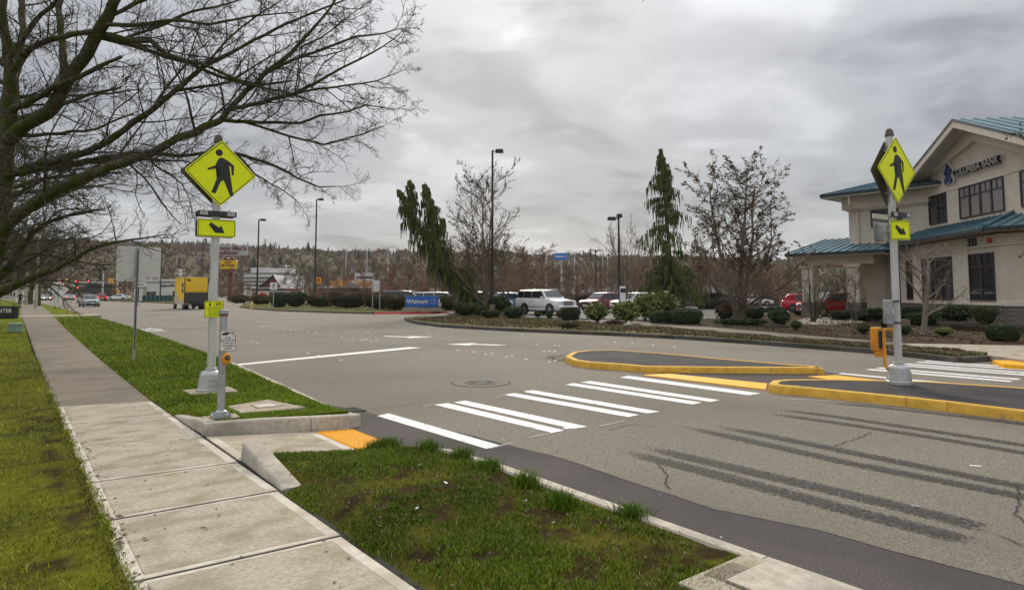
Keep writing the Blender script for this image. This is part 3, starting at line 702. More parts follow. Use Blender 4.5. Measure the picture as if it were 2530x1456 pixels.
ground_prism('corner_verge', xy(P([(255, 740.8), (330, 743.5), (440, 748), (530, 751), (530, 741), (255, 737)])), 'verge_green', -.3, 0.0)
ground_prism('lot_island', xy(P([(1300, 757.5), (1480, 757), (1660, 756.5), (1800, 757), (1962, 753.5), (1962, 749), (1640, 749), (1300, 751)], .02)), 'mulch', -.1, .04)
ground_prism('lot_island', xy(P([(1660, 766), (1720, 763), (1800, 762), (1850, 760), (1800, 757.5), (1640, 757.2)], .02)), 'mulch', -.1, .05)

# lawns: the earth itself, tinted where it is worn to soil
SOIL_L = [(.42, 7.3, .16, .5), (.30, 4.9, .17, .28), (-2.6, 16, .9, 1.0), (.52, 5.9, .12, .8), (.54, 8.9, .10, 1.2), (.40, 3.9, .14, .35), (.50, 6.6, .1, .5), (.45, 10.8, .2, 1.0)]
SOIL_B = [(2.6, 4.2, .35, .25), (3.1, 3.6, .3, .3), (2.9, 5.3, .5, .22), (2.35, 3.4, .2, .3), (3.45, 4.6, .15, .4), (3.0, 2.8, .35, .2)]+[(float(p.x), float(p.y), a, b) for p, a, b in ((G(870, 1265), .20, .22), (G(830, 1195), .30, .20), (G(1030, 1235), .5, .35), (G(1240, 1180), .5, .3), (G(1150, 1400), .12, .10), (G(1060, 1380), .13, .12), (G(1510, 1310), .24, .2), (G(1800, 1380), .30, .22), (G(1690, 1340), .2, .14), (G(1280, 1250), .4, .2), (G(1620, 1400), .35, .25), (G(1440, 1420), .3, .2), (G(1000, 1290), .3, .15), (G(1380, 1330), .25, .15))]
SOIL_V = [(2.35, 10.6, .35, .5), (2.2, 8.8, .25, .3), (2.9, 8.55, .5, .12), (3.5, 8.9, .15, .4), (2.9, 11.2, .5, .35)]
def soil_mask(x, y, spots, k=1.0, seed=3):
    x = np.asarray(x, float); y = np.asarray(y, float); m = np.zeros_like(x)
    for cx, cy, a, b in spots:
        d = np.sqrt(((x-cx)/a)**2+((y-cy)/b)**2); m = np.maximum(m, np.clip(1.35-d, 0, 1))
    n = fbm(x*8.5, y*8.5, seed, 4)
    return np.clip((m*1.25*k+(n-.60)*4.2*(.35+m)), 0, 1)
def lawn(name, inside, xr, yr, step, zf, spots, seed):
    xs = np.arange(xr[0], xr[1]+step, step); ys_ = np.arange(yr[0], yr[1]+step, step)
    X, Y = np.meshgrid(xs, ys_); X = X.astype(float)
    X, Y = inside(X, Y)
    Z = zf(X, Y)+(fbm(X*3, Y*3, seed)-.5)*.035
    if spots is not SOIL_L: Z[:, 0] = -.08 if spots is SOIL_V else -.012
    else: Z[:, -1] = -.03
    ny, nx = X.shape; idx = np.arange(nx*ny).reshape(ny, nx)
    F = np.stack([idx[:-1, :-1], idx[:-1, 1:], idx[1:, 1:], idx[1:, :-1]], -1).reshape(-1, 4)
    s = soil_mask(X, Y, spots)[..., None]
    T = np.array([1, 1, 1.0])*(1-s)+np.array([.40, .28, .9])*s
    if spots is SOIL_B: T = T*np.array([.76, .68, .8])
    me = fastmesh(name, np.stack([X, Y, Z], -1), F, 'lawn_base', T.reshape(-1, 3), True)
    o = link(name, me); o['kind'] = 'structure'; return o
def in_left(X, Y):
    edge = np.where(Y < 11.6, .605+.0092*Y+.02, .74+.0045*(Y-11.6)); return np.minimum(X, edge+.025*(vnoise(Y*9, Y*0+1, 5)-.5)), Y
lawn('lawn', in_left, (-9, .84), (.5, 24), .12, lambda X, Y: .0*X, SOIL_L, 3)
ground_prism('lawn', [(-60, -10), (-8.9, -10), (-8.9, 23.9), (.82, 23.9), (1.02, 37), (1.5, 71), (2.3, 105), (2.6, 200), (-60, 200)], 'lawn_far', -.3, -.01)
def vz(X, Y):
    e_ = np.where(Y > 9.3, np.clip((X-1.88)/.45, 0, 1)*np.clip((Y-9.3)/.5, 0, 1)+np.clip(1-(Y-9.3)/.5, 0, 1), 1)
    return .118*np.clip((4.1-X)/2.1, 0, 1)*np.clip((12.5-Y)/3.8, 0, 1)*e_-.004
def in_verge(X, Y):
    t = (X-1.9)/(4.0-1.9); kx = np.array([[kerb_x(v) for v in row[:1]] for row in Y])-.15
    lft = np.where(Y < 11.4, np.where(Y < 9.75, 2.06-.0*Y, 1.90), 1.91+(Y-11.4)*.0165)
    lft = np.where((Y > 9.2) & (Y < 9.75), 2.06-(Y-9.2)*.29, lft)
    return lft+t*(kx-lft), Y
lawn('verge_lawn', in_verge, (1.9, 4.0), (8.36, 26), .10, vz, SOIL_V, 5)
ground_prism('verge_lawn', [(2.16, 26)]+[(lerp_edges(y)[1], y) for y in (37, 56)]+[(kerb_x(y)-.15, y) for y in (56, 37, 26)], 'lawn_far', -.3, -.005)
ground_prism('verge_lawn', [(lerp_edges(y)[1], y) for y in (60, 77, 105, 150)]+[(kerb_x(y)-.15, y) for y in (150, 105, 77, 60)], 'lawn_far', -.3, -.005)
def in_bed(X, Y):
    t = (X-1.9)/1.85; l = np.where(Y < 5.55, 1.895, 1.925+(Y-5.55)*.02+.20*np.clip((Y-5.45)/.15, 0, 1)); r_ = np.where(Y < 5.1, 3.735, 3.74-.10*np.clip(Y-5.1, 0, 2))
    r_ = np.where(Y > 6.2, r_-(Y-6.2)*2.4, r_); r_ = np.maximum(r_, l+.02)
    return l+t*(r_-l), Y
bz = lambda X, Y: -.008+.05*np.clip((X-1.95)/.3, 0, 1)*np.clip((3.74-X)/.35, 0, 1)-.075*np.clip((Y-6.0)/.65, 0, 1)*np.clip((X-2.3)/1.0, 0, 1)
lawn('bed_lawn', in_bed, (1.9, 3.75), (.3, 6.72), .06, bz, SOIL_B, 9)
pad = thing('utility_pad', 'square concrete pad with a pale steel lid at the lower right corner of the grass', 'concrete pad', (3.3, 1.9, .02))
slab([(-.33, -1.2), (.36, -1.2), (.37, .42), (-.30, .43)], .045, .03, 'slab', pad, mats=('concrete', 'concrete_old'), bx=.2)
MB().box((.12, -.05, .052), (.42, .62, .012), 0).build('lid', 'concrete_kerb', pad)
# ------------------------------------------------------------------ crossing signals with flashing bars
WALKER = [  # the walking figure, unit = half height of the diamond; outlines in x,z
    disc(.10, .10, 18, -.07, .595),
    [(-.007, .46), (.05, .45), (.19, .38), (.36, .25), (.35, -.04), (.30, -.03), (.265, .225), (.19, .24), (.235, .10), (.25, -.005), (.24, -.10), (.36, -.635), (.28, -.67), (.078, -.20), (-.007, -.25), (-.14, -.61), (-.255, -.575), (-.117, -.175), (-.007, -.005), (-.06, .15), (-.36, .056), (-.383, .104), (-.165, .214), (-.104, .383), (-.056, .44)]]
def tri_prism(mb, pts, y0, y1):                # a concave outline, triangulated
    bm = bmesh.new(); vs = [bm.verts.new((p[0], y0, p[1])) for p in pts]; f = bm.faces.new(vs)
    r_ = bmesh.ops.triangulate(bm, faces=[f]); bm.verts.index_update()
    tris = [tuple(v.index for v in t.verts) for t in r_['faces']]; bm.free(); n = len(pts)
    b = [(p[0], y0, p[1]) for p in pts]+[(p[0], y1, p[1]) for p in pts]
    mb.add(b, tris+[((i+1) % n, i, n+i, n+(i+1) % n) for i in range(n)])
def diamond_sign(root, diag, z, y, rz, name='diamond_sign', face=True, off=(0, 0)):
    s = MB().plate(diamond(diag, .045), -.002, .002).build(name, 'fluor' if face else 'sign_dull', root, loc=(off[0], y+off[1], z), rot=(0, 0, rz))
    if not face: return s
    MB().ring(diamond(diag*.955, .035), diamond(diag*.925, .028), -.004, -.0022).build('border', 'black_print', s)
    mb = MB(); h = diag/2
    for o in WALKER: tri_prism(mb, [(x*h, zz*h*1.02) for x, zz in o], -.0045, -.0022)
    mb.build('walking_figure', 'black_print', s)
    for zz in (.40, -.36): MB().lathe([(.011, 0), (.011, .006), (.004, .008)], 8, axis='y', c=(0, 0, 0)).build('bolt', 'galv', s, loc=(0, -.003, zz*diag), rot=(0, 0, PI))
    return s
def plaque(root, w, h, z, y, rz, flip=1, back=False):
    s = MB().plate(rrect(w, h, .035), -.002, .002).build('arrow_plaque', 'fluor' if not back else 'sign_dull', root, loc=(0, y, z), rot=(0, 0, rz))
    if back: return s
    MB().ring(rrect(w*.965, h*.93, .03), rrect(w*.935, h*.87, .024), -.004, -.0022).build('border', 'black_print', s)
    a = MB(); c, sn = math.cos(R(-33)), math.sin(R(-33)); k = h*1.0
    pts = [(-.50, .11), (.10, .11), (.10, .30), (.56, 0), (.10, -.30), (.10, -.11), (-.50, -.11)]
    if w/h < 1.4: k *= .82
    tri_prism(a, [((x*c-z_*sn)*k*.9, (x*sn+z_*c)*k*.9) for x, z_ in pts], -.0045, -.0022); a.build('arrow', 'black_print', s)
    return s
def light_bar(root, w, z, y, rz, back=False):
    b = MB().box((0, 0, 0), (w, .05, .09)).build('light_bar', 'black_plastic', root, loc=(0, y, z), rot=(0, 0, rz), bevel=.004)
    if not back:
        for sx in (-1, 1):
            m = MB()
            for i in range(4):
                for j in range(2): m.box((sx*w*.355+(i-1.5)*w*.052, -.0265, (j-.5)*.034), (w*.043, .006, .028))
            m.build('lamp_array', 'led', b)
    return b
def octo_tube(mb, r0, r1, z0, z1, n=8):
    k = n*2; prof = []
    for z, r_ in ((z0, r0), (z1, r1)):
        prof.append([(r_*(1.0 if i % 2 == 0 else .90)*math.cos(2*PI*i/k), r_*(1.0 if i % 2 == 0 else .90)*math.sin(2*PI*i/k), z) for i in range(k)])
    return mb.loft(prof)
def crossing_signal(label, loc, ztop, rz, pole_r, dia):
    t = thing('crossing_signal', label, 'crossing sign', loc, rz, 'pedestrian crossing signals')
    f = MB().loft([[(s*math.cos(PI/4*i+PI/8)*1.08, s*math.sin(PI/4*i+PI/8)*1.08, z) for i in range(8)] for s, z in ((.205, 0), (.205, .05), (.19, .06), (.165, .29), (.145, .325), (.09, .35))])
    f.build('pedestal_base', 'alu_base', t)
    MB().box((.0, -.183, .15), (.13, .012, .15)).build('access_door', 'alu_base', t, bevel=.003)
    MB().lathe([(.086, .35), (.09, .36), (.09, .385), (.08, .39)], 16).build('collar', 'alu_base', t, smooth=True)
    p = MB(); octo_tube(p, pole_r*1.03, pole_r*.97, .38, ztop-.13); p.build('pole', 'alu_pole', t)
    MB().lathe([(pole_r*1.18, ztop-.15), (pole_r*1.18, ztop-.10), (pole_r*1.08, ztop-.09), (pole_r*1.02, ztop-.05), (pole_r*.7, ztop-.012), (.005, ztop)], 16).build('finial', 'sign_dull', t, smooth=True)
    return t
LP = G(520, 966, 0.02)
s1 = crossing_signal('pedestrian crossing signal with a wide diamond sign standing on the grass verge', LP, 4.32, R(-2), .066, 1.13)
dsz = (4.21+3.09)/2-.0
diamond_sign(s1, 1.14, dsz, -.085, 0, off=(.04, 0)); diamond_sign(s1, 1.14, dsz, .085, PI, 'rear_sign', False)
light_bar(s1, .60, 2.955, -.10, 0); light_bar(s1, .60, 2.955, .10, PI)
plaque(s1, .60, .295, 2.715, -.085, 0); plaque(s1, .60, .295, 2.715, .085, PI, back=True)
for z in (3.95, 3.35, 2.72): MB().box((0, 0, z), (.16, .15, .035)).build('bracket', 'galv', s1)
ys_ = MB().plate(rrect(.30, .275, .025), -.002, .002).build('notice_plate', 'fluor', s1, loc=(.0, -.078, 1.36))
MB().ring(rrect(.288, .263, .02), rrect(.274, .249, .016), -.0035, -.002).build('border', 'black_print', ys_)
w = MB()
for o in WALKER: tri_prism(w, [(x*.062-.07, z*.062+.075) for x, z in o], -.0036, -.002)
w.build('walking_figure', 'black_print', ys_); w = MB()
for cx in (.02, .098):
    w.ring(disc(.030, .030, 14, cx, .06), disc(.024, .024, 14, cx, .06), -.0036, -.002)
for a, b in (((.02, .06), (.045, .10)), ((.045, .10), (.085, .10)), ((.02, .06), (.06, .062)), ((.06, .062), (.085, .10)), ((.085, .11), (.098, .06)), ((.045, .10), (.06, .062)), ((.03, .112), (.05, .108)), ((.075, .115), (.09, .112))):
    d = Vector((b[0]-a[0], b[1]-a[1])).normalized()*.0032; n_ = (-d.y, d.x)
    w.plate([(a[0]+n_[0], a[1]+n_[1]), (b[0]+n_[0], b[1]+n_[1]), (b[0]-n_[0], b[1]-n_[1]), (a[0]-n_[0], a[1]-n_[1])], -.0036, -.002)
w.build('bicycle_symbol', 'black_print', ys_)
for i, k in enumerate(('cross1', 'cross2', 'cross3', 'cross4')): text_on(k, 'lettering', 'black_print', ys_, (0, -.003, .012-.036*i))
MB().prism([(-.36, -.30), (.36, -.30), (.36, .33), (-.36, .33)], -.1, .015).build('footing', 'concrete', s1)

RP = G(2222, 947, .0)
s2 = crossing_signal('pedestrian crossing signal on the dark traffic island with an orange walk light', RP, 4.72, R(-4), .067, 1.24)
diamond_sign(s2, 1.26, 3.93, -.085, R(-4), off=(.06, 0)); diamond_sign(s2, 1.26, 3.88, .09, PI+R(3), 'rear_sign', False, off=(.0, .0))
light_bar(s2, .50, 3.08, -.15, R(-10)); lb = light_bar(s2, .50, 3.08, .22, PI, True); lb.data = lb.data.copy(); lb.data.materials[0] = MATS['lamp_pale']
plaque(s2, .46, .36, 2.80, -.13, R(-16)); pb = plaque(s2, .44, .40, 2.78, .24, PI, back=True); pb.data.materials[0] = MATS['galv']
MB().box((0, 0, 0), (.09, .20, .33)).build('housing', 'galv', s2, loc=(-.06, .16, 2.78), bevel=.02)
for z in (4.3, 3.5, 2.8, 3.08): MB().box((0, 0, z), (.16, .155, .035)).build('bracket', 'galv', s2)
cb = MB().box((0, 0, 0), (.15, .15, .44)).build('control_box', 'galv', s2, loc=(-.10, .08, 1.30), bevel=.01)
MB().box((-.02, -.08, .02), (.03, .01, .12)).build('label_plate', 'sign_white', cb)
for z in (1.50, 1.11): MB().lathe([(.085, z-.012), (.085, z+.012)], 16).build('band', 'dark_metal', s2)
pd = MB().box((0, 0, 0), (.16, .15, .44)).build('walk_light', 'orange', s2, loc=(-.08, .34, .79), bevel=.02)
MB().box((.0, -.085, .0), (.13, .04, .32)).build('visor', 'black_plastic', pd)
MB().box((-.0, -.03, -.27), (.14, .10, .11)).build('visor', 'orange', pd, bevel=.01)
ar = MB(); ar.tube([(.06, -.02, .98), (0, .10, .98), (-.02, .17, .97), (-.02, .18, .90), (-.02, .18, .32), (-.02, .15, .27), (.06, -.02, .26)], .030)
ar.build('bracket_arm', 'orange', s2, smooth=True, loc=(-.06, .02, 0))

# push button post on the corner
PP = G(545, 1030, .12)
t = thing('push_button_post', 'short galvanised post with push button sign and orange button at the ramp corner', 'push button', PP, R(-6))
MB().prism([(-.20, -.13), (.20, -.13), (.20, .16), (-.20, .16)], -.1, .004).build('footing', 'concrete', t)
bp = MB().box((0, 0, .025), (.22, .20, .03), 0, .97)
for a in (-1, 1):
    for b in (-1, 1): bp.lathe([(.014, .04), (.014, .06), (.006, .062)], 6, c=(a*.085, b*.075, 0))
bp.build('base_plate', 'galv', t); MB().lathe([(.075, .035), (.07, .075), (.05, .09)], 14).build('collar', 'galv', t)
MB().lathe([(.0445, .06), (.0445, 1.26)], 20).build('post', 'galv', t, smooth=True)
MB().lathe([(.050, 1.24), (.052, 1.27)], 20).build('rust_band', 'rust', t); MB().lathe([(.056, 1.272), (.057, 1.315), (.04, 1.322)], 20).build('post_cap', 'galv', t)
sg = MB().plate(rrect(.185, .262, .016), -.002, .002).build('sign', 'sign_white', t, loc=(.05, -.055, .94), rot=(0, 0, R(-8)))
MB().ring(rrect(.177, .254, .013), rrect(.166, .243, .010), -.0034, -.002).build('border', 'black_print', sg)
h = MB(); tri_prism(h, [(-.07, .085), (-.045, .102), (-.012, .106), (.012, .098), (.045, .096), (.047, .089), (.012, .086), (-.002, .072), (-.03, .066), (-.07, .069)], -.0036, -.002); h.plate([(.046, .105), (.062, .105), (.062, .045), (.056, .045), (.056, .085), (.046, .085)][::-1], -.0036, -.002)
h.build('hand', 'black_print', sg)
for i, k in enumerate(('push1', 'push2', 'push3', 'push4', 'push5')): text_on(k, 'lettering', 'black_print', sg, (0, -.003, .035-.033*i), scale=.78)
bt = MB().loft([[(x*s, y, z*s2) for x, z in disc(.055, .07, 14)] for s, s2, y in ((.9, .95, .0), (1.0, 1.0, -.015), (.95, .98, -.045), (.6, .7, -.058))]).build('button_housing', 'orange', t, smooth=True, loc=(.035, -.05, .72))
MB().lathe([(.028, 0), (.03, .01), (.024, .014)], 16, axis='y').build('button', 'black_plastic', bt, loc=(.004, -.052, .015), rot=(0, 0, PI))
MB().box((.004, -.068, .015), (.036, .004, .007)).build('arrow_mark', 'galv', bt)
# concrete vault lid in the verge
va = thing('utility_vault', 'flat concrete vault with a pale inset lid in the grass behind the push button', 'utility vault', (2.93, 9.25, .065))
slab([(-.42, -.37), (.46, -.36), (.24, .58), (-.38, .36)], .022, .02, 'frame', va, mats=('concrete', 'concrete'), bx=.02)
slab([(-.12, -.10), (.26, -.10), (.18, .24), (-.12, .22)], .028, .02, 'lid', va, mats=('concrete_old', 'concrete_border'), bx=.03)

# road sign seen from behind
BS = G(330, 892, -.01); D_ = depth(BS)
t = thing('road_sign', 'large blank-backed road sign on a thin steel post in the grass verge', 'road sign', BS, R(3))
MB().box((0, 0, 1.38), (.055, .05, 2.76)).build('post', 'galv', t); MB().box((0, -.028, 1.5), (.02, .008, 2.4)).build('post_web', 'iron', t)
pn = MB().plate(rrect(.965, .86, .06), -.003, .003).build('panel', 'sign_back', t, loc=(.045, .05, 2.37))
MB().box((.20, -.005, -.345), (.055, .003, .06)).build('sticker', 'galv', pn); MB().box((.37, -.005, -.345), (.13, .003, .05)).build('sticker', 'sign_maroon', pn)
MB().box((.37, -.0055, -.345), (.11, .003, .028)).build('sticker_band', 'sign_white', pn)

# diamond seen from behind, far along the verge
q = G(142, 762, 0); t = thing('road_sign', 'small diamond road sign seen from behind beside the distant traffic', 'road sign', q); k = depth(q)/1600
MB().box((0, 0, 1.4), (.05, .05, 2.8)).build('post', 'galv', t); MB().plate(diamond(44*k, .03), 0, .01).build('panel', 'sign_back', t, loc=(0, .05, 47*k))
MB().plate(rrect(22*k, 12*k, .03), 0, .01).build('plate', 'sign_back', t, loc=(0, .05, 22*k))

# white regulatory sign, hydrant, double post sign by the hedge
q = G(675, 760.5, 0); k = depth(q)/1600
t = thing('road_sign', 'white square notice sign on a thin post beside the dark clipped hedges', 'road sign', q, -YAW)
MB().box((0, 0, 30*k), (2*k, 2*k, 60*k)).build('post', 'galv', t)
pn = MB().plate(rrect(18*k, 18*k, .05), -.004, .004).build('panel', 'sign_white', t, loc=(0, -.04, 54*k))
text_on('mustturn', 'lettering', 'black_print', pn, (0, -.008, .05), width=10*k); text_on('rightlane', 'lettering', 'black_print', pn, (0, -.008, -.13), width=8*k); MB().plate(disc(.09, .06, 10, 0, .22), -.008, -.004).build('symbol', 'black_print', pn)
q = G(622, 760.5, 0); k = depth(q)/1600
t = thing('fire_hydrant', 'pale yellow fire hydrant at the grassy corner near the hedges', 'hydrant', q)
MB().lathe([(.19, 0), (.19, .05), (.13, .07), (.12, .45), (.15, .47), (.15, .52), (.13, .56), (.07, .66), (.03, .70), (.03, .76)], 14).build('body', 'hydrant', t, smooth=True)
for r_ in (0, PI/2, PI): MB().lathe([(.06, 0), (.06, .17), (.075, .17), (.075, .22)], 10, axis='x').build('outlet', 'hydrant', t, loc=(0, 0, .38), rot=(0, 0, r_-YAW))
q = G(929, 768, 0); k = depth(q)/1600
t = thing('road_sign', 'two-post sign seen edge on in front of the long brown hedge', 'road sign', q, -YAW+R(62))
for sx in (-.5, .5): MB().box((sx, 0, 37*k), (.06, .06, 74*k)).build('post', 'galv', t)
MB().plate(rrect(1.1, 28*k, .05), -.01, .01).build('panel', 'sign_back', t, loc=(0, .05, 62*k))

# green irrigation box and the stone entry sign on the left lawn
q = G(37, 820, 0); t = thing('utility_box', 'low pale green utility pedestal box on the left lawn', 'utility box', q, R(10)); k = depth(q)/1600
MB().box((0, 0, 9.5*k), (29*k, 20*k, 19*k), 0, .96).build('body', 'util_green', t, bevel=.02); MB().box((0, 0, 20.5*k), (32*k, 23*k, 4*k), 0, .9).build('lid', 'util_green', t, bevel=.02)
for sx in (-.3, .3): MB().box((sx*28*k, -10.2*k, 9*k), (.02, .02, 15*k)).build('rib', 'util_green', t)
q = G(2, 786, 0); k = depth(q)/1600
t = thing('entry_sign', 'dark stone entry sign with white lettering at the left edge of the lawn', 'entry sign', q, -YAW)
MB().box((0, 0, 13*k), (78*k, 14*k, 26*k)).build('slab', 'asphalt_island', t, bevel=.03); MB().box((0, 0, 28*k), (84*k, 18*k, 4.5*k)).build('cap', 'dark_metal', t)
text_on('center', 'lettering', 'sign_white', t, (6*k, -7.3*k, 19*k), width=52*k)

# ------------------------------------------------------------------ lamp posts, masts, pylons
def wpx0(y, D): return (HZ-y)/1600*D+HC
def lamp_post(x, ybase, ytop, D, label, kind, m='lamp_dark', w=6, arms=(1,), group='tall lamp posts over the car parks', al=18):
    b_ = base(x, D, -.02); k = D/1600; H = (HZ-ytop)*k+HC
    t = thing('lamp_post', label, 'lamp post', b_, -YAW, group)
    MB().tube([(0, 0, 0), (0, 0, H)], [w*k/2*1.15, w*k/2*.75], 8).build('pole', m, t, smooth=True)
    MB().lathe([(w*k*1.1, 0), (w*k*1.1, .75), (w*k*.9, .78)], 12).build('footing', 'concrete_old', t)
    for a in arms:
        if kind == 'box':
            MB().tube([(0, 0, H-.06), (a*al*k*.3, 0, H-.06)], 1.2*k, 6).build('arm', m, t)
            MB().box((a*al*k*.72, 0, H-.05), (al*k*.85, al*k*.6, al*k*.34), 0, .9).build('lamp_head', m, t, bevel=.02)
        else:
            MB().tube([(0, 0, H-.4), (a*al*k*.35, 0, H-.08), (a*al*k, 0, H)], 1.0*k, 6).build('arm', m, t)
            MB().box((a*al*k*1.1, 0, H-.01), (al*k*.8, al*k*.22, al*k*.12), 0, .8).build('lamp_head', m, t)
    return t
lamp_post(1216, 770, 367, 50, 'tallest dark lamp post rising through the central bare tree', 'box', w=6.2, al=24)
lamp_post(777, 745, 490, 105, 'thin dark lamp post right of the diamond sign, before the hillside', 'box', w=4.4, al=15)
lamp_post(634, 745, 541, 100, 'leaning thin lamp post beside the red barn roof', 'box', w=4.6, al=15)
lamp_post(1531, 757, 537, 55, 'dark lamp post with two box lamps left of the weeping cedar', 'box', w=6, arms=(-1,), al=24)
MB().box((0, -.38, wpx0(533, 55)), (.42, .75, .28), 0, .9).build('lamp_head', 'lamp_dark', bpy.data.objects[[q_.name for q_ in COL.objects if q_.name.startswith('lamp_post')][-1]])
lamp_post(1473, 740, 616, 85, 'short dark T-shaped lamp post behind the maroon car', 'arm', w=3.8, arms=(-1, 1), al=12)
lamp_post(497, 740, 590, 150, 'thin dark lamp post over the yellow truck', 'box', w=2.6, al=8)
lamp_post(395, 735, 615, 130, 'thin dark lamp post before the white shop', 'box', w=3.0, al=8)
for x, yt, lb in ((853, 612, 'pale twin-arm lamp post against the hill, leftmost of the far pale ones'), (905, 616, 'pale twin-arm lamp post against the hill, second of the far pale ones'), (957, 608, 'pale twin-arm lamp post against the hill beside the weeping tree'),
                  (1350, 621, 'pale twin-arm lamp post left of the far blue store sign'), (1420, 620, 'pale twin-arm lamp post right of the far blue store sign'), (1490, 618, 'pale twin-arm lamp post behind the T-shaped dark one'), (1502, 632, 'pale lamp post close behind the T-shaped dark one')):
    lamp_post(x, 735, yt, 170, lb, 'arm', 'lamp_pale', w=2.6, arms=(-1, 1), al=16)
def cobra(x, ytop, D, reach, label, m='lamp_pale', mast=None, group='street lamps and signal masts at the far junction'):
    b_ = base(x, D, 0); k = D/1600; H = (HZ-ytop)*k+HC
    t = thing('street_lamp', label, 'street lamp', b_, -YAW, group)
    pts = [(0, 0, 0), (0, 0, H*.72), (reach*.06*k, 0, H*.9), (reach*.25*k, 0, H*.98), (reach*.6*k, 0, H), (reach*k, 0, H)]
    MB().tube(pts, [2.2*k, 1.7*k, 1.3*k, 1.1*k, .9*k, .8*k], 8).build('pole', m, t, smooth=True)
    MB().box((reach*1.12*k, 0, H-.02), (abs(reach)*.3*k, .3, .14)).build('lamp_head', m, t)
    return t, k, H
sg_t, k, H = cobra(252.5, 660, 150, -28, 'curved street lamp whose mast carries the red signals over the far junction')
def mast(t, k, x0, x1, yy, xp):
    MB().tube([((x0-xp)*k, 0, (HZ-yy)*k+HC), ((x1-xp)*k, 0, (HZ-yy)*k+HC)], 1.0*k, 6).build('mast_arm', 'lamp_pale', t)
mast(sg_t, k, 252, 150, 696.5, 252.5)
def signal_head(x, y, D, label, lit=True, h=12, face=True):
    p = at(x, y, D); k = D/1600; t = thing('traffic_signal', label, 'traffic light', p, -YAW, 'traffic lights at the far junction')
    MB().box((0, 0, 0), (4.6*k, 3*k, h*k)).build('housing', 'signal_yellow' if not face else 'black_plastic', t)
    if face:
        MB().plate(rrect(7*k, (h+3)*k, .1), 1.4*k, 1.6*k).build('backplate', 'black_plastic', t)
        for i, zz in enumerate((.32, 0, -.32)):
            MB().lathe([(1.7*k, 0), (1.5*k, .35*k), (.2*k, .5*k)], 12, axis='y').build('lens', 'signal_red' if (i == 0 and lit) else 'black_plastic', t, loc=(0, -1.5*k, zz*h*k), rot=(0, 0, PI))
    return t
for x, lb in ((150.5, 'red traffic light hung left of the yellow-backed one'), (188.5, 'red traffic light in the middle of the mast arm'), (220, 'red traffic light nearest the mast pole')): signal_head(x, 698.5, 149, lb)
signal_head(193, 714, 150, 'red traffic light on its own low black pole')
q = base(193, 151, 0); tt = thing('signal_post', 'black post under the low red traffic light', 'post', q); MB().tube([(0, 0, 0), (0, 0, 2.1)], .13, 8).build('pole', 'black_plastic', tt)
signal_head(164.5, 692, 151, 'yellow-backed traffic light on the mast arm seen from behind', face=False, h=13)
signal_head(271, 692, 149, 'yellow-backed traffic light left of the pole behind the blank sign', face=False, h=12); signal_head(277.5, 694.5, 149.5, 'yellow-backed traffic light right beside its twin, nearer the blank sign', face=False, h=11)
q = base(279, 150, 0); k = 150/1600; tt = thing('signal_pole', 'pale signal pole standing left of the blank-backed sign', 'signal pole', base(289, 150, 0), -YAW)
MB().tube([(0, 0, 0), (0, 0, (HZ-686)*k+HC)], 1.4*k, 8).build('pole', 'lamp_pale', tt); MB().tube([(-18*k, 0, (HZ-688)*k+HC), (0, 0, (HZ-688)*k+HC)], .7*k, 6).build('arm', 'lamp_pale', tt); MB().box((2*k, 0, (HZ-719)*k+HC), (6*k, 3*k, 7*k)).build('walk_light', 'signal_yellow', tt)
sg2, k2, H2 = cobra(155, 691, 155, -22, 'smaller curved signal pole left of the red lights'); MB().box((0, -.2, (HZ-720)*k2+HC), (6*k2, 2.5*k2, 6*k2)).build('walk_light', 'signal_yellow', sg2)
mast(sg2, k2, 155, 215, 706, 155); MB().box(((186-155)*k2, -.2, (HZ-703)*k2+HC), (24*k2, .1, 6*k2)).build('street_name_sign', 'util_green', sg2)
q = base(132, 155, 0); tt = thing('signal_pole', 'thin pale signal pole behind the small diamond sign', 'signal pole', q); MB().tube([(0, 0, 0), (0, 0, 4.2)], .12, 8).build('pole', 'lamp_pale', tt); MB().box((0, -.1, 4.0), (.6, .3, .8)).build('signal_back', 'lamp_pale', tt)
cobra(883, 690, 150, -14, 'small curved street lamp above the orange shop'); 
# power pylons
def pylon(x, ytop, D, label, cross, spread, z0=0):
    b_ = at(x, HZ, D); b_.z = z0; k = D/1600; H = (HZ-ytop)*k+HC-z0
    t = thing('power_pylon', label, 'pylon', b_, -YAW, 'power pylons before the hill'); mb = MB()
    if spread:
        for s in (-1, 1): mb.tube([(s*spread*k, 0, 0), (s*.8*k, 0, H)], .9*k, 5)
    else: mb.tube([(0, 0, 0), (0, 0, H)], 1.6*k, 6)
    mb.build('mast', 'white_plastic', t)
    for yy, w_ in cross:
        z = (HZ-yy)*k+HC-z0; MB().tube([(-w_*k, 0, z+1.4*k), (0, 0, z), (w_*k, 0, z+1.4*k)], [.4*k, .8*k, .4*k], 5).build('crossarm', 'white_plastic', t)
    return t
pylon(444.5, 664, 260, 'white A-frame power pylon standing left of the yellow truck', ((667, 10), (676, 15), (686, 12)), 7)
pylon(705.5, 653, 260, 'white single-mast power pylon with three crossarms right of the barn', ((657, 10), (669, 12), (682, 10)), 0)
# timber poles at the left pavement
for x, yb, yt, lb in ((87.5, 762, 560, 'tall pale timber pole at the edge of the far pavement'), (63, 752, 640, 'pale timber pole behind the taller one on the left verge')):
    q = G(x, yb, 0); k = depth(q)/1600; t = thing('utility_pole', lb, 'utility pole', q, 0, 'timber poles along the left verge')
    MB().tube([(0, 0, 0), (0, 0, (HZ-yt)*k+HC)], [3.8*k, 2.6*k], 10).build('pole', 'wood_pole', t, smooth=True); MB().box((0, 0, (HZ-yt-12)*k+HC), (22*k, 1.5*k, 2*k)).build('crossarm', 'wood_pole', t)

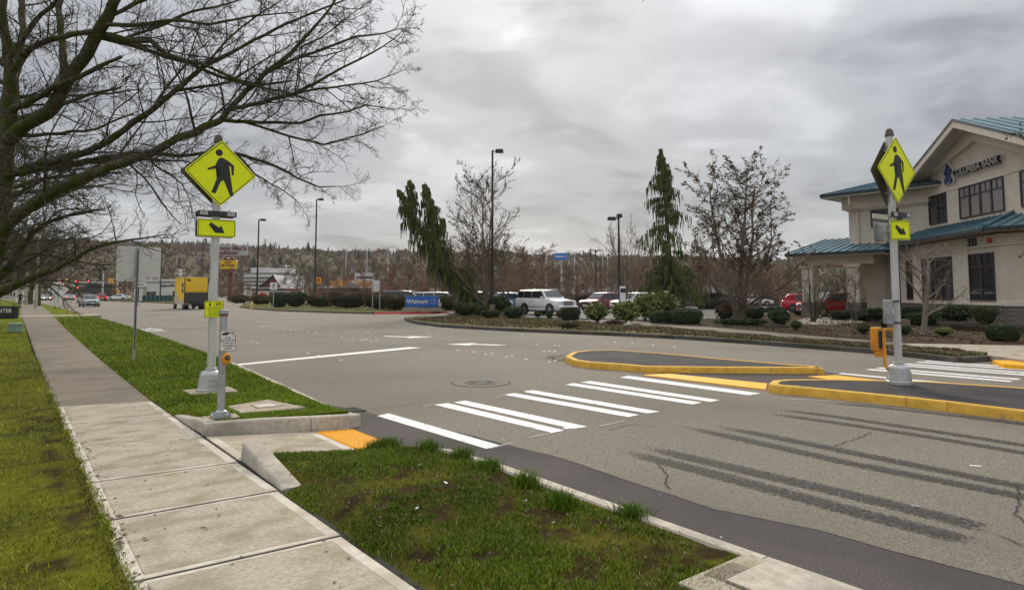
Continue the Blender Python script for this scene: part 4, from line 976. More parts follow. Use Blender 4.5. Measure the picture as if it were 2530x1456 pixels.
# ------------------------------------------------------------------ shops and signs across the road
def facing(x, ybase_z, D): p = base(x, D, ybase_z); return p
def wpx(y, D): return (HZ-y)/1600*D+HC
def block(name, label, x0, x1, ytop, D, depth_m, m, z0=0, group=None):
    xm = (x0+x1)/2; b_ = base(xm, D, z0); k = D/1600; t = thing(name, label, 'building', b_, -YAW, group); H = wpx(ytop, D)
    MB().box((0, depth_m/2, H/2), ((x1-x0)*k, depth_m, H)).build('wall', m, t)
    MB().box((0, depth_m/2, H+.15), ((x1-x0)*k+.3, depth_m+.3, .35)).build('roof_edge', 'roof_grey', t)
    return t, k, H
t, k, H = block('shop', 'low white shop with black lettering behind the green fence', 352, 446, 697.5, 135, 14, 'bldg_white')
text_on('bikes', 'lettering', 'black_print', t, (16*k, -.06, wpx(705, 135)), width=42*k)
for xx, w_ in ((377, 15), (366, 8), (432, 9)):
    f = MB().box(((xx-399)*k, -.03, wpx(727, 135)), (w_*k, .1, 14*k)).build('window', 'frame_dark', t); MB().box(((xx-399)*k, -.1, wpx(727, 135)), (w_*k*.86, .04, 12*k)).build('pane', 'glass_dark', f)
MB().box((8*k, 5, H+.5), (60*k, 5, .5)).build('roof_unit', 'bldg_white', t)
t, k, H = block('petrol_canopy', 'white fuel station canopy end with red sign left of the white shop', 330, 352, 711, 134, 6, 'bldg_white')
q = base(349, 128, 0); t = thing('price_sign', 'white fuel station sign on a dark post behind the blank sign', 'sign', q, -YAW); k = 128/1600
MB().tube([(-8*k, 0, 0), (-8*k, 0, wpx(700, 128))], 1.6*k, 6).build('post', 'black_plastic', t); MB().plate(rrect(22*k, 11.5*k, .1), -.1, .1).build('panel', 'sign_white', t, loc=(0, -.2, wpx(702.5, 128))); text_on('arco', 'lettering', 'black_print', t, (0, -.33, wpx(702.5, 128)), width=17*k)
fg = thing('site_fence', 'dark green screened fence along the front of the white shop', 'fence', base(394, 126, 0), -YAW); k = 126/1600
for i in range(8): MB().box(((i-3.5)*10.6*k, 0, .62), (10.4*k, .04, 1.15)).build('panel', 'fence_green', fg)
for i in range(9): MB().box(((i-4)*10.6*k, -.05, .7), (.07, .07, 1.4)).build('post', 'galv', fg)
# hillside cinema-like sign, yellow restaurant sign
q = base(562, 165, 0); t = thing('roof_sign', 'wide grey sign board with maroon lettering behind the signal pole', 'sign', q, -YAW); k = 165/1600
for sx in (-30, 30): MB().box((sx*k, .5, wpx(640, 165)/2), (2*k, .4, wpx(628, 165))).build('post', 'iron', t)
MB().box((0, 0, (wpx(605, 165)+wpx(630, 165))/2), (94*k, .5, 25*k)).build('panel', 'sign_grey', t)
text_on('jimmy', 'lettering', 'sign_maroon', t, (5*k, -.3, wpx(613, 165)), width=80*k); text_on('road', 'lettering', 'sign_maroon', t, (-6*k, -.3, wpx(624, 165)), width=58*k)
q = base(563, 140, 0); t = thing('pole_sign', 'yellow sign box with a domed red crown below the grey sign board', 'sign', q, -YAW); k = 140/1600
MB().box((2*k, .6, wpx(672, 140)/2), (9*k, .5, wpx(672, 140))).build('post', 'barn_red', t); MB().box((0, 0, wpx(667.5, 140)), (29*k, .5, 8*k)).build('skirt', 'rust', t)
MB().plate(rrect(39*k, 21*k, .15), -.4, .4).build('panel', 'sign_yellow', t, loc=(0, 0, wpx(653.5, 140)))
cr_ = MB(); cr_.plate([(14*k*math.cos(a*PI/10), 11*k*math.sin(a*PI/10)) for a in range(11)], -.3, .3); cr_.build('crown', 'barn_red', t, loc=(0, 0, wpx(643, 140))); MB().plate(rrect(9*k, 3*k, .05), -.36, -.3).build('crown_mark', 'sign_white', t, loc=(0, 0, wpx(637, 140)))
pic = MB()
for x_, z_, w_, h_ in ((-8, 5, 3, 6), (-4, 5.5, 3, 5), (0, 5.5, 3, 5), (4, 5.5, 3, 5), (-13, -3, 9, 6), (0, -2.5, 14, 3.5), (11, -3, 11, 4.5), (8, -8, 12, 1.6), (-5, -6.5, 8, 1.4)): pic.plate(rrect(w_*k, h_*k, .08), -.46, -.41); 
pc = MB()
for x_, z_, w_, h_ in ((-7, 5, 2.6, 6), (-3, 5.5, 2.6, 5), (1, 5.5, 2.6, 5), (5, 5.5, 2.6, 5), (-13, -2, 8, 5), (0, -1.5, 13, 3), (11, -2, 10, 4), (9, -7.5, 9, 1.2)): pc.plate([(p[0]+x_*k, p[1]+z_*k) for p in rrect(w_*k, h_*k, .06)], -.46, -.41)
pc.build('picture', 'barn_red', t, loc=(0, 0, wpx(653.5, 140)))
# white banded hotel, barn-roofed diner, drink sign
t, k, H = block('hotel', 'white hotel with dark window bands behind the bare trees', 602, 710, 676, 175, 14, 'bldg_white')
MB().box(((640-656)*k, 4, wpx(667, 175)-.3), (48*k, 7, 18*k)).build('upper_block', 'bldg_white', t); MB().box(((696-656)*k, 3, wpx(672, 175)), (28*k, 6, 20*k)).build('upper_block', 'bldg_white', t)
for yy in (686, 695, 704, 713):
    f = MB().box((0, -.05, wpx(yy, 175)), (106*k, .2, 4.2*k)).build('window_band', 'band_dark', t)
    for i in range(16): MB().box(((i-7.5)*6.6*k, -.18, wpx(yy, 175)), (.9*k, .08, 4.0*k)).build('mullion', 'bldg_white', f)
q = base(668, 128, 0); t = thing('diner', 'red barn-roofed diner with a grey gable behind the notice sign', 'building', q, -YAW); k = 128/1600
MB().box((-10*k, 6, wpx(712, 128)/2), (80*k, 10, wpx(712, 128))).build('wall', 'barn_red', t)
g0, g1, gp = wpx(711, 128), wpx(681, 128), wpx(681, 128)
MB().add([(-34*k, 1, g0), (22*k, 1, g0), (3*k, 1, gp), (-34*k, 9, g0), (22*k, 9, g0), (3*k, 9, gp)], [(0, 1, 2), (5, 4, 3), (0, 3, 4, 1), (1, 4, 5, 2), (2, 5, 3, 0)]).build('gable', 'barn_red', t)
MB().add([(-37*k, .4, g0-.1), (3*k, .4, gp+.25), (3*k, 9.4, gp+.25), (-37*k, 9.4, g0-.1)], [(0, 1, 2, 3)]).build('roof', 'roof_grey', t); MB().add([(25*k, .4, g0-.1), (3*k, .4, gp+.25), (3*k, 9.4, gp+.25), (25*k, 9.4, g0-.1)], [(3, 2, 1, 0)]).build('roof', 'roof_grey', t)
for yy, x0_, x1_ in ((711, -48, 46), (719.5, -48, 46)): MB().box(((x0_+x1_)/2*k, .4, wpx(yy, 128)), ((x1_-x0_)*k, .5, 2*k)).build('fascia', 'bldg_white', t)
MB().box((-2*k, .7, wpx(727, 128)), (78*k, 1.6, 6*k)).build('awning', 'brick_red', t); MB().box((-5*k, .5, wpx(715, 128)), (70*k, .3, 6*k)).build('window_band', 'band_dark', t)
for sx in (-44, -14, 40): MB().box((sx*k, .3, wpx(735, 128)/2), (2*k, .3, wpx(728, 128))).build('porch_post', 'bldg_cream', t)
q = base(648, 112, 0); t = thing('drink_sign', 'white board with a round red drink emblem in front of the diner', 'sign', q, -YAW); k = 112/1600
MB().box((0, 0, wpx(735, 112)), (30*k, .3, 28*k)).build('board', 'bldg_cream', t); MB().plate(disc(12*k, 12*k, 24), -.26, -.16).build('emblem', 'coke_red', t, loc=(1*k, 0, wpx(734, 112)))
wv = MB(); wv.plate([(-11*k, -2*k), (-4*k, 0), (3*k, -3*k), (12*k, 1*k), (12*k, 3*k), (3*k, -.5*k), (-4*k, 3*k), (-11*k, 1*k)], -.32, -.27); wv.build('wave', 'sign_white', t, loc=(1*k, 0, wpx(734, 112))); MB().box((14*k, -.1, wpx(738, 112)/2+.2), (3*k, .3, 38*k)).build('post', 'bldg_cream', t)
# orange shop with grey gable, white billboard, orange flag
q = base(861, 140, 0); t = thing('cafe', 'orange-walled shop with a small grey gable above the brown hedge', 'building', q, -YAW); k = 140/1600
MB().box((0, 5, wpx(692, 140)/2), (96*k, 9, wpx(692, 140))).build('wall', 'orange_wall', t); MB().box((4*k, 4, wpx(689, 140)), (56*k, 6, 4*k)).build('roof', 'brick_red', t)
MB().box((-4*k, .2, wpx(709, 140)), (142*k, 1.2, 4*k)).build('canopy', 'bldg_cream', t); MB().box((-4*k, .3, wpx(712.5, 140)), (138*k, 1.0, 3*k)).build('canopy_underside', 'band_dark', t)
MB().box((-8*k, .5, wpx(727, 140)), (150*k, .4, 24*k)).build('lower_wall', 'brick_red', t)
for i in range(9): f = MB().box(((i-4.2)*15*k, .2, wpx(727, 140)), (9*k, .2, 15*k)).build('window', 'frame_dark', t)
MB().add([(-4*k, -.6, wpx(708, 140)), (28*k, -.6, wpx(708, 140)), (8*k, -.6, wpx(694, 140)), (-4*k, 2, wpx(708, 140)), (28*k, 2, wpx(708, 140)), (18*k, 2, wpx(694, 140))], [(0, 1, 2), (0, 2, 5, 3), (1, 4, 5, 2)]).build('gable', 'roof_grey', t)
q = base(903, 138, 0); t = thing('billboard', 'white billboard with a dark band above the orange shop', 'sign', q, -YAW); k = 138/1600
MB().box((-4*k, .1, wpx(700, 138)/2), (2*k, .3, wpx(690, 138))).build('post', 'bldg_cream', t); MB().box((-2*k, 0, wpx(684, 138)), (50*k, .4, 20*k)).build('panel', 'bldg_white', t); MB().box((-2*k, -.22, wpx(685, 138)), (40*k, .05, 5*k)).build('band', 'band_dark', t)
q = base(780, 120, 0); t = thing('banner', 'orange banner with a dark emblem on the thin lamp post', 'banner', (q.x, q.y, wpx(692, 120)), -YAW); k = 120/1600
MB().box((5*k, 0, 0), (16*k, .04, 15*k)).build('cloth', 'orange', t); MB().ring(disc(4*k, 4*k, 12, 5*k, 0), disc(2.2*k, 2.2*k, 12, 5*k, 0), -.05, -.03).build('emblem', 'black_print', t)
for x0_, x1_, yt, D, m, lb in ((920, 985, 700, 150, 'brick_red', 'low brick building behind the hedge left of the blue store sign'), (985, 1075, 712, 170, 'bldg_cream', 'pale low building behind the parked cars at the weeping tree'), (1240, 1325, 709, 85, 'bldg_white', 'white trailer body behind the white off-road car'), (1366, 1420, 711, 150, 'bldg_white', 'long white roofed shelter behind the car park shrubs'),
                               (1720, 1790, 708, 120, 'bldg_white', 'white lorry trailer parked right of the weeping cedar'), (200, 250, 700, 230, 'asphalt_island', 'dark wooded building behind the red lights'), (6, 40, 712, 150, 'bldg_white', 'white house behind the pedestrian at the left'), (1440, 1545, 712, 140, 'bldg_white', 'white row of parked vans far behind the maroon car')):
    t_, k_, H_ = block('low_building', lb, x0_, x1_, yt, D, 6, m)
    for i in range(4): MB().box((((i+.5)/4-.5)*(x1_-x0_)*k_*.9, -.04, H_*.5), ((x1_-x0_)*k_*.12, .1, H_*.3)).build('window', 'frame_dark', t_)

# blue store signs
def spark(mb, r_, y, cx=0, cz=0):
    for i in range(6):
        a = i*PI/3+PI/6; c, s = math.cos(a), math.sin(a)
        mb.plate([(cx+c*u-s*v, cz+s*u+c*v) for u, v in ((.38*r_, -.07*r_), (.98*r_, -.16*r_), (1.02*r_, 0), (.98*r_, .16*r_), (.38*r_, .07*r_))], y-.02, y)
q = G(1042, 768, .05); k = depth(q)/1600; print('walmart sign depth', depth(q))
t = thing('store_sign', 'blue store sign with white lettering on a stone plinth between brown hedges', 'store sign', q, -YAW+R(6))
MB().box((0, .25, 4*k), (92*k, .8, 8*k)).build('plinth', 'stone_base', t); MB().box((0, .25, 1.6*k), (97*k, 1.0, 3.2*k)).build('plinth_step', 'stone_base', t)
MB().box((0, .25, 23.5*k), (82*k, .5, 27*k)).build('cabinet', 'walmart_edge', t, bevel=.02); f = MB().box((0, -.012, 23.8*k), (80*k, .03, 25*k)).build('face', 'walmart_blue', t)
text_on('walmart', 'lettering', 'white_plastic', t, (-11*k, -.04, 23.5*k), width=53*k); sp = MB(); spark(sp, 7.6*k, -.03, 28.5*k, 24*k); sp.build('spark_emblem', 'spark', t)
q = base(1387, 150, 0); k = 150/1600; t = thing('store_sign', 'small faraway blue store sign above the bare trees on the ridge', 'store sign', q, -YAW-R(10))
MB().box((0, .4, wpx(640, 150)/2), (4*k, .6, wpx(640, 150))).build('post', 'lamp_pale', t); MB().box((0, 0, wpx(633, 150)), (34*k, .6, 16*k)).build('face', 'walmart_blue', t)
text_on('walmart_far', 'lettering', 'white_plastic', t, (-4*k, -.36, wpx(633, 150)), width=22*k); sp = MB(); spark(sp, 4.5*k, -.33, 11*k, wpx(633, 150)); sp.build('spark_emblem', 'spark', t)
q = base(1534, 53, 0); k = 53/1600; t = thing('ticket_kiosk', 'white upright kiosk with a dark display beside the dark lamp post', 'kiosk', q, -YAW)
MB().box((5*k, 0, 1.1), (13*k, .35, 2.2)).build('body', 'white_plastic', t); MB().box((5*k, -.19, 1.85), (13*k, .04, .32)).build('display', 'black_plastic', t)

# ------------------------------------------------------------------ the bank
BK = thing('bank_building', 'beige two-storey bank with teal metal roofs and dark windows on the right', 'bank', (36.08, 9.74, 0), R(-45.4)-PI/2-PI/2+R(90)-R(0))
# local frame: +x runs along the entrance front towards the viewer's right, -y points out of that front
ang = math.atan2(-.70215305, -.71202605); BK.rotation_euler = (0, 0, ang)
def L2W(x, y): c, s = math.cos(ang), math.sin(ang); return (36.08+c*x-s*y, 9.74+s*x+c*y)
def W2L(X, Y): c, s = math.cos(ang), math.sin(ang); dx, dy = X-36.08, Y-9.74; return (c*dx+s*dy, -s*dx+c*dy)
# outward normal n = (-.702,.712) in world; in local coordinates:
ny_ = W2L(36.08-.70215305, 9.74+.71202605)
OUT = 1 if ny_[1] > 0 else -1                  # sign of local y that points outwards
def o(v): return v*OUT
def bbox(name, m, x0, x1, y0, y1, z0, z1, parent=None, **k):
    return MB().box(((x0+x1)/2, o((y0+y1)/2), (z0+z1)/2), (x1-x0, abs(y1-y0), z1-z0)).build(name, m, parent or BK, **k)
# lower storey, entrance front (y=0) with brick plinth
bbox('wall', 'stucco', -15.0, .62, -8, 0, 1.2, 4.35); bbox('plinth', 'brick_wall', -15.05, .66, -8, .06, -.2, 1.07)
bbox('sill_course', 'stucco_trim', -15.1, .72, -8, .12, 1.07, 1.2)
# beyond the corner the front turns to run along the road
cX, cY = L2W(.62, 0)
cl = [W2L(cX, cY), W2L(cX-.0, cY-8), W2L(cX+8, cY-8), W2L(cX+8, cY)]
MB().prism(cl, 1.2, 4.35).build('wall', 'stucco', BK); MB().prism(inset_poly(cl, -.05), -.2, 1.06).build('plinth', 'brick_wall', BK); MB().prism(inset_poly(cl, -.1), 1.06, 1.19).build('sill_course', 'stucco_trim', BK)
MB().prism(inset_poly(cl, -.07), 3.82, 3.90).build('cornice', 'stucco_trim', BK); bbox('cornice', 'stucco_trim', -15.0, .68, -1, .07, 3.80, 3.90)
bbox('frieze', 'stucco_trim', -15.0, .64, -1, .03, 3.9, 4.36)
# individual bricks of the plinth where it shows beside the hedge
bme = MB().box((0, 0, 0), (.297, .03, .094)).mesh('brick', 'brick_stone')
for row in range(9):
    for i in range(10):
        x = -1.6+i*.305+(.15 if row % 2 else 0)
        if x > .55: continue
        link('brick', bme, BK, loc=(x, o(.075), .07+row*.104))
dX = Vector((cl[1][0]-cl[0][0], cl[1][1]-cl[0][1])).normalized(); nX = Vector(W2L(cX-1, cY))-Vector(cl[0])
for row in range(9):
    for i in range(8):
        c = Vector(cl[0])+dX*(.35+i*.305+(.15 if row % 2 else 0))+nX.normalized()*.065; link('brick', bme, BK, loc=(c.x, c.y, .07+row*.104), rot=(0, 0, math.atan2(dX.y, dX.x)))
def window(x0, x1, z0, z1, y, cols, trans=None, head=1, pane='glass_dark', name='window', split=False):
    f = MB(); w_ = .07
    f.box(((x0+x1)/2, o(y), z1-w_/2), (x1-x0, .12, w_)).box(((x0+x1)/2, o(y), z0+w_/2), (x1-x0, .12, w_))
    for i in range(cols+1):
        x = x0+w_/2+(x1-x0-w_)*i/cols; f.box((x, o(y+.002), (z0+z1)/2), (w_ if i in (0, cols) else .13, .124, z1-z0-2*w_+.002))
    if trans: f.box(((x0+x1)/2, o(y-.002), trans), (x1-x0-w_, .112, .07))
    if split:
        for i in range(cols): f.box((x0+w_/2+(x1-x0-w_)*(i+.5)/cols, o(y-.004), (trans+z1)/2), (.05, .108, z1-trans-.1))
    w = f.build(name, 'frame_dark', BK)
    for i in range(cols):
        a = x0+(x1-x0)*i/cols+.05; b = x0+(x1-x0)*(i+1)/cols-.05
        MB().box(((a+b)/2, o(y+.012), ((trans or z1)+z0)/2), (b-a, .02, (trans or z1)-z0-.06)).build('pane', pane, w)
        if trans: MB().box(((a+b)/2, o(y+.012), (trans+z1)/2), (b-a, .02, z1-trans-.06)).build('pane', pane, w)
    return w
window(-1.85, .15, 1.28, 3.54, .0, 2, 2.92, split=True); window(-6.45, -3.3, 1.28, 3.54, .0, 3, 2.92, split=True); window(-8.25, -7.5, 1.28, 3.54, .0, 1, 2.92)
wx = Vector(cl[0])+dX*2.1+nX.normalized()*.02
wf = MB().box((0, 0, 2.41), (1.6, .12, 2.26)).build('window', 'frame_dark', BK, loc=(wx.x, wx.y, 0), rot=(0, 0, math.atan2(dX.y, dX.x)))
MB().box((-.38, 0, 2.1), (.66, .14, 1.5)).build('pane', 'glass_dark', wf); MB().box((.38, 0, 2.1), (.66, .14, 1.5)).build('pane', 'glass_dark', wf); MB().box((0, 0, 3.2), (1.4, .14, .5)).build('pane', 'glass_dark', wf)
for x in (-7.35, -3.2, .2): pass
bbox('pilaster', 'stucco_trim', -7.48, -6.47, -.2, .05, 1.2, 3.8); bbox('pilaster', 'stucco_trim', -3.28, -1.87, -.2, .05, 1.2, 3.8); bbox('pilaster', 'stucco_trim', -9.4, -8.27, -.2, .10, 1.2, 3.8); bbox('recess_panel', 'soffit', -14.2, -9.5, -.1, .03, 1.2, 3.78)
# skirt roof over the lower storey
def seam_roof(name, a, b, c, d, n, th=.06, m='roof_teal', parent=None, ribs=True):
    a, b, c, d = [Vector(v) for v in (a, b, c, d)]; nn = (b-a).cross(d-a).normalized()
    if nn.z < 0: nn = -nn
    r_ = MB().add([tuple(v) for v in (a, b, c, d)]+[tuple(v-nn*th) for v in (a, b, c, d)], [(0, 1, 2, 3), (7, 6, 5, 4), (0, 4, 5, 1), (1, 5, 6, 2), (2, 6, 7, 3), (3, 7, 4, 0)]).build(name, m, parent or BK)
    if ribs:
        for i in range(n+1):
            t_ = i/n; p = a.lerp(b, t_); q_ = d.lerp(c, t_); s_ = (b-a).normalized()*.025
            MB().add([tuple(v) for v in (p-s_, p+s_, q_+s_, q_-s_)]+[tuple(v+nn*.05) for v in (p-s_, p+s_, q_+s_, q_-s_)], [(4, 5, 6, 7), (0, 1, 5, 4), (1, 2, 6, 5), (2, 3, 7, 6), (3, 0, 4, 7)]).build('standing_seam', 'roof_teal', r_)
    return r_
ez, tz = 4.62, 5.42
seam_roof('skirt_roof', (-15.8, o(.8), ez), (.95, o(.8), ez), (-.35, o(-1.25), tz), (-15.8, o(-1.25), tz), 34)
c0 = L2W(.95, o(.8)); c1_ = L2W(-.35, o(-1.25))
e1 = W2L(c0[0], c0[1]-8); e2 = W2L(c1_[0], c1_[1]-8)
seam_roof('skirt_roof', (.95, o(.8), ez), (e1[0], e1[1], ez), (e2[0], e2[1], tz), (-.35, o(-1.25), tz), 16)
MB().tube([(.95, o(.8), ez+.05), (-.35, o(-1.25), tz+.06)], .09, 6).build('hip_cap', 'roof_teal', BK)
bbox('gutter', 'fascia_dark', -15.85, .97, .78, .92, ez-.17, ez-.01); bbox('soffit', 'soffit', -15.8, .9, .0, .78, ez-.20, ez-.14)
g2 = [W2L(c0[0], c0[1]), W2L(c0[0], c0[1]-8), W2L(c0[0]-.14, c0[1]-8), W2L(c0[0]-.14, c0[1])]; MB().prism(g2, ez-.17, ez-.01).build('gutter', 'fascia_dark', BK)
g3 = [W2L(cX, cY), W2L(cX, cY-8), W2L(c0[0], cY-8), W2L(c0[0], c0[1])]; MB().prism(g3, ez-.2, ez-.14).build('soffit', 'soffit', BK)
text_on('n333', 'house_number', 'letter_side', BK, (-1.45, o(.06), 4.09), rot=(PI/2, 0, 0 if OUT < 0 else PI), width=.75)
MB().box((.0, o(.08), 4.08), (.22, .12, .22)).build('alarm_box', 'red_paint', BK)
# upper storey, gabled entrance front at y=-1.2
UY = -1.2; UC = -2.83; HWD = 6.2; RZ = 10.55; SL = .405
def gz(x): return RZ-.28-SL*abs(x-UC)
up = MB(); prof = [(UC-HWD, 4.9), (UC+HWD, 4.9), (UC+HWD, gz(UC+HWD)), (UC, gz(UC)), (UC-HWD, gz(UC-HWD))]
up.plate(prof, o(UY), o(-11)); up.build('upper_wall', 'stucco', BK)
# raised trim following the gable
tr = [(UC-HWD, 7.32), (UC-HWD+.05, 7.32), (UC-HWD+.05, gz(UC-HWD)-.0), (UC, gz(UC)), (UC+HWD, gz(UC+HWD)), (UC+HWD, gz(UC+HWD)-.75), (UC, gz(UC)-.75), (UC-HWD+1.0, gz(UC-HWD+1.0)-.75), (UC-HWD+1.0, 7.32)]
tb = MB(); tri_prism(tb, [(UC-HWD, 7.45), (UC-HWD+1.15, 7.45), (UC-HWD+1.15, 8.3), (UC, gz(UC)-.85), (UC+HWD, gz(UC+HWD)-.85), (UC+HWD, gz(UC+HWD)), (UC, gz(UC)), (UC-HWD, gz(UC-HWD))], o(UY+.22), o(UY)); tb.build('gable_trim', 'stucco_trim', BK)
bbox('belt_course', 'stucco_trim', UC-HWD-.05, UC-HWD+1.2, UY, UY+.30, 7.35, 7.47); bbox('belt_course', 'stucco_trim', UC-HWD+.3, UC+HWD, UY, UY+.04, 7.27, 7.35)
yo = -.05
for sgn in (-1, 1):
    xe = UC+sgn*(HWD+.55); ze = RZ-SL*(HWD+.55)
    seam_roof('gable_roof', (xe, o(yo), ze), (UC, o(yo), RZ), (UC, o(-12), RZ), (xe, o(-12), ze), 3, th=.10, ribs=False) 
    rr = MB()
    for i in range(15):
        y = yo-.4-i*.62
        MB().add([(xe, o(y), ze+.0), (UC, o(y), RZ+.0), (UC, o(y-.05), RZ), (xe, o(y-.05), ze), (xe, o(y), ze+.06), (UC, o(y), RZ+.06), (UC, o(y-.05), RZ+.06), (xe, o(y-.05), ze+.06)], [(0, 1, 5, 4), (2, 3, 7, 6), (4, 5, 6, 7), (0, 4, 7, 3)]).build('standing_seam', 'roof_teal', BK)
    fb = MB(); fb.add([(xe, o(yo), ze-.04), (UC, o(yo), RZ-.04), (UC, o(yo), RZ-.42), (xe, o(yo), ze-.42), (xe, o(yo-.14), ze-.06), (UC, o(yo-.14), RZ-.06), (UC, o(yo-.14), RZ-.42), (xe, o(yo-.14), ze-.42)], [(0, 1, 2, 3), (7, 6, 5, 4), (3, 2, 6, 7), (0, 3, 7, 4)]); fb.build('bargeboard', 'stucco_trim', BK)
    dk = MB(); dk.add([(xe, o(yo+.03), ze+.04), (UC, o(yo+.03), RZ+.04), (UC, o(yo+.03), RZ-.09), (xe, o(yo+.03), ze-.09), (xe, o(yo-.02), ze+.04), (UC, o(yo-.02), RZ+.04), (UC, o(yo-.02), RZ-.09), (xe, o(yo-.02), ze-.09)], [(0, 1, 2, 3), (0, 4, 5, 1), (3, 2, 6, 7), (0, 3, 7, 4)]); dk.build('roof_edge', 'fascia_dark', BK)
    sf = MB(); sf.add([(xe, o(yo-.14), ze-.28), (UC, o(yo-.14), RZ-.28), (UC, o(UY), RZ-.28), (xe, o(UY), ze-.28)], [(0, 1, 2, 3)]); sf.build('soffit', 'soffit', BK)
bbox('eave_return', 'stucco_trim', UC-HWD-.75, UC-HWD+.95, UY, yo, 7.72, 8.02); bbox('eave_return', 'stucco_trim', UC-HWD-.6, UC-HWD+.8, UY, yo-.15, 7.52, 7.72)
window(-4.69, -.9, 5.57, 7.25, UY, 4, 6.72, pane='blind', split=True); window(-7.87, -6.0, 5.57, 7.25, UY, 2, 6.62, pane='glass_dark', split=True); window(.33, 2.2, 5.57, 7.25, UY, 2, 6.72, pane='blind', split=True)
# name and emblem
text_on('bank', 'name_letters', 'letter_face', BK, (-2.86, o(UY+.16), 8.05), rot=(PI/2, 0, 0 if OUT < 0 else PI), width=4.05)
mt = [x for x in KIDS[BK.name] if x.name.startswith('name_letters')][-1]; me = mt.data; me.materials.append(MATS['letter_side'])
for p in me.polygons: p.material_index = 0 if abs(p.normal.z) > .7 else 1
lg = MB()
sgx = 1
def chev(cz, s): return [(0, cz+.52*s), (.40*s, cz+.02*s), (.34*s, cz-.18*s), (.16*s, cz-.14*s), (0, cz+.02*s), (-.16*s, cz-.14*s), (-.34*s, cz-.18*s), (-.40*s, cz+.02*s)]
for cz in (.18, -.30): tri_prism(lg, [(x*1.06, z*1.0) for x, z in chev(cz, 1.12)], o(0), o(.10))
lb_ = lg.build('emblem_rim', 'white_plastic', BK, loc=(-5.42, o(UY+.06), 8.08)); l2 = MB()
for cz in (.18, -.30): tri_prism(l2, chev(cz+.01, .90), o(.10), o(.14))
l2.build('emblem_face', 'logo_blue', lb_)
MB().lathe([(.14, 0), (.14, .1), (.1, .14)], 14, axis='y').build('registered_mark', 'letter_face', BK, loc=(-.72, o(UY), 8.1))
# wing that runs parallel to the road (upper), with hipped roof
FX = 42.7
def WB(name, m, X0, X1, Y0, Y1, z0, z1):
    pts = [W2L(X0, Y0), W2L(X1, Y0), W2L(X1, Y1), W2L(X0, Y1)]; return MB().prism(pts, z0, z1).build(name, m, BK)
WB('upper_wall', 'stucco', FX, FX+9, 13.0, 19.1, 4.4, 7.6); WB('cornice', 'stucco_trim', FX-.12, FX+9, 13.0, 19.22, 6.86, 6.96); WB('frieze', 'stucco', FX-.25, FX+9.2, 13.0, 19.4, 6.96, 7.75)
WB('soffit', 'soffit', FX-1.15, FX+10, 12.8, 20.3, 7.72, 7.80); WB('gutter', 'fascia_dark', FX-1.2, FX-1.05, 12.8, 20.35, 7.80, 7.98); WB('gutter', 'fascia_dark', FX-1.05, FX+10, 20.2, 20.35, 7.80, 7.98)
ra, rb, rc, rd = W2L(FX-1.15, 20.3), W2L(FX-1.15, 12.0), W2L(FX+4.2, 12.0), W2L(FX+4.2, 15.2)
seam_roof('wing_roof', (*ra, 7.97), (*rb, 7.97), (*rc, 9.6), (*rd, 9.6), 14); re_ = W2L(FX+10, 20.3); seam_roof('wing_roof', (*re_, 7.97), (*ra, 7.97), (*rd, 9.6), (*rc, 9.6), 14)
def wing_window(Y0, Y1, z0, z1, X):
    pts = [W2L(X-.05, Y0), W2L(X-.05, Y1), W2L(X+.05, Y1), W2L(X+.05, Y0)]; f = MB().prism(pts, z0, z1).build('window', 'frame_dark', BK)
    for i in range(2):
        for j in range(2):
            a = Y0+.07+(Y1-Y0-.1)*i/2; b = a+(Y1-Y0-.1)/2-.06; c = z0+.07+(z1-z0-.1)*j/2; d = c+(z1-z0-.1)/2-.06
            MB().prism([W2L(X-.06, a), W2L(X-.06, b), W2L(X-.04, b), W2L(X-.04, a)], c, d).build('pane', 'glass_dark' if j else 'blind', f)
wing_window(16.15, 17.75, 5.75, 6.8, FX)
dp = lambda X, Y, z: (*W2L(X, Y), z)
MB().tube([dp(FX-1.0, 18.6, 7.8), dp(FX-.95, 18.6, 7.2), dp(FX-.1, 18.5, 6.8), dp(FX-.1, 18.5, 4.5)], .06, 8).build('downpipe', 'stucco_trim', BK, smooth=True)
# drive-through canopy at the far end
e = W2L(42.2, 19.5)
CX0, CX1, CY0, CY1 = 41.8, 50.0, 17.4, 22.0
for X, Y in ((42.2, 21.5), (42.2, 18.6), (49, 21.5)):
    WB('column', 'stucco', X-.38, X+.38, Y-.38, Y+.38, 1.05, 3.4); WB('column_base', 'brick_wall', X-.45, X+.45, Y-.45, Y+.45, -.1, 1.05); WB('column_cap', 'stucco_trim', X-.5, X+.5, Y-.5, Y+.5, 3.28, 3.46)
WB('canopy_beam', 'stucco', CX0+.2, CX1, CY0, CY1-.2, 3.46, 4.0); WB('canopy_soffit', 'soffit', CX0-.6, CX1+.4, CY0-1.0, CY1+.6, 4.0, 4.07); WB('gutter', 'fascia_dark', CX0-.66, CX0-.56, CY0-1, CY1+.62, 4.06, 4.24); WB('gutter', 'fascia_dark', CX0-.6, CX1+.4, CY1+.58, CY1+.68, 4.06, 4.24)
qa, qb, qc, qd = W2L(CX0-.6, CY1+.6), W2L(CX0-.6, CY0-3.2), W2L(CX0+2.6, CY0-3.2), W2L(CX0+2.6, CY1-.6)
seam_roof('canopy_roof', (*qa, 4.25), (*qb, 4.25), (*qc, 5.3), (*qd, 5.3), 15); qe = W2L(CX1+.4, CY1+.6); qf = W2L(CX1-2, CY1-.6); seam_roof('canopy_roof', (*qe, 4.25), (*qa, 4.25), (*qd, 5.3), (*qf, 5.3), 14)
WB('drive_wall', 'stucco', 44.0, 45, 13, 19.6, 0, 4.3)
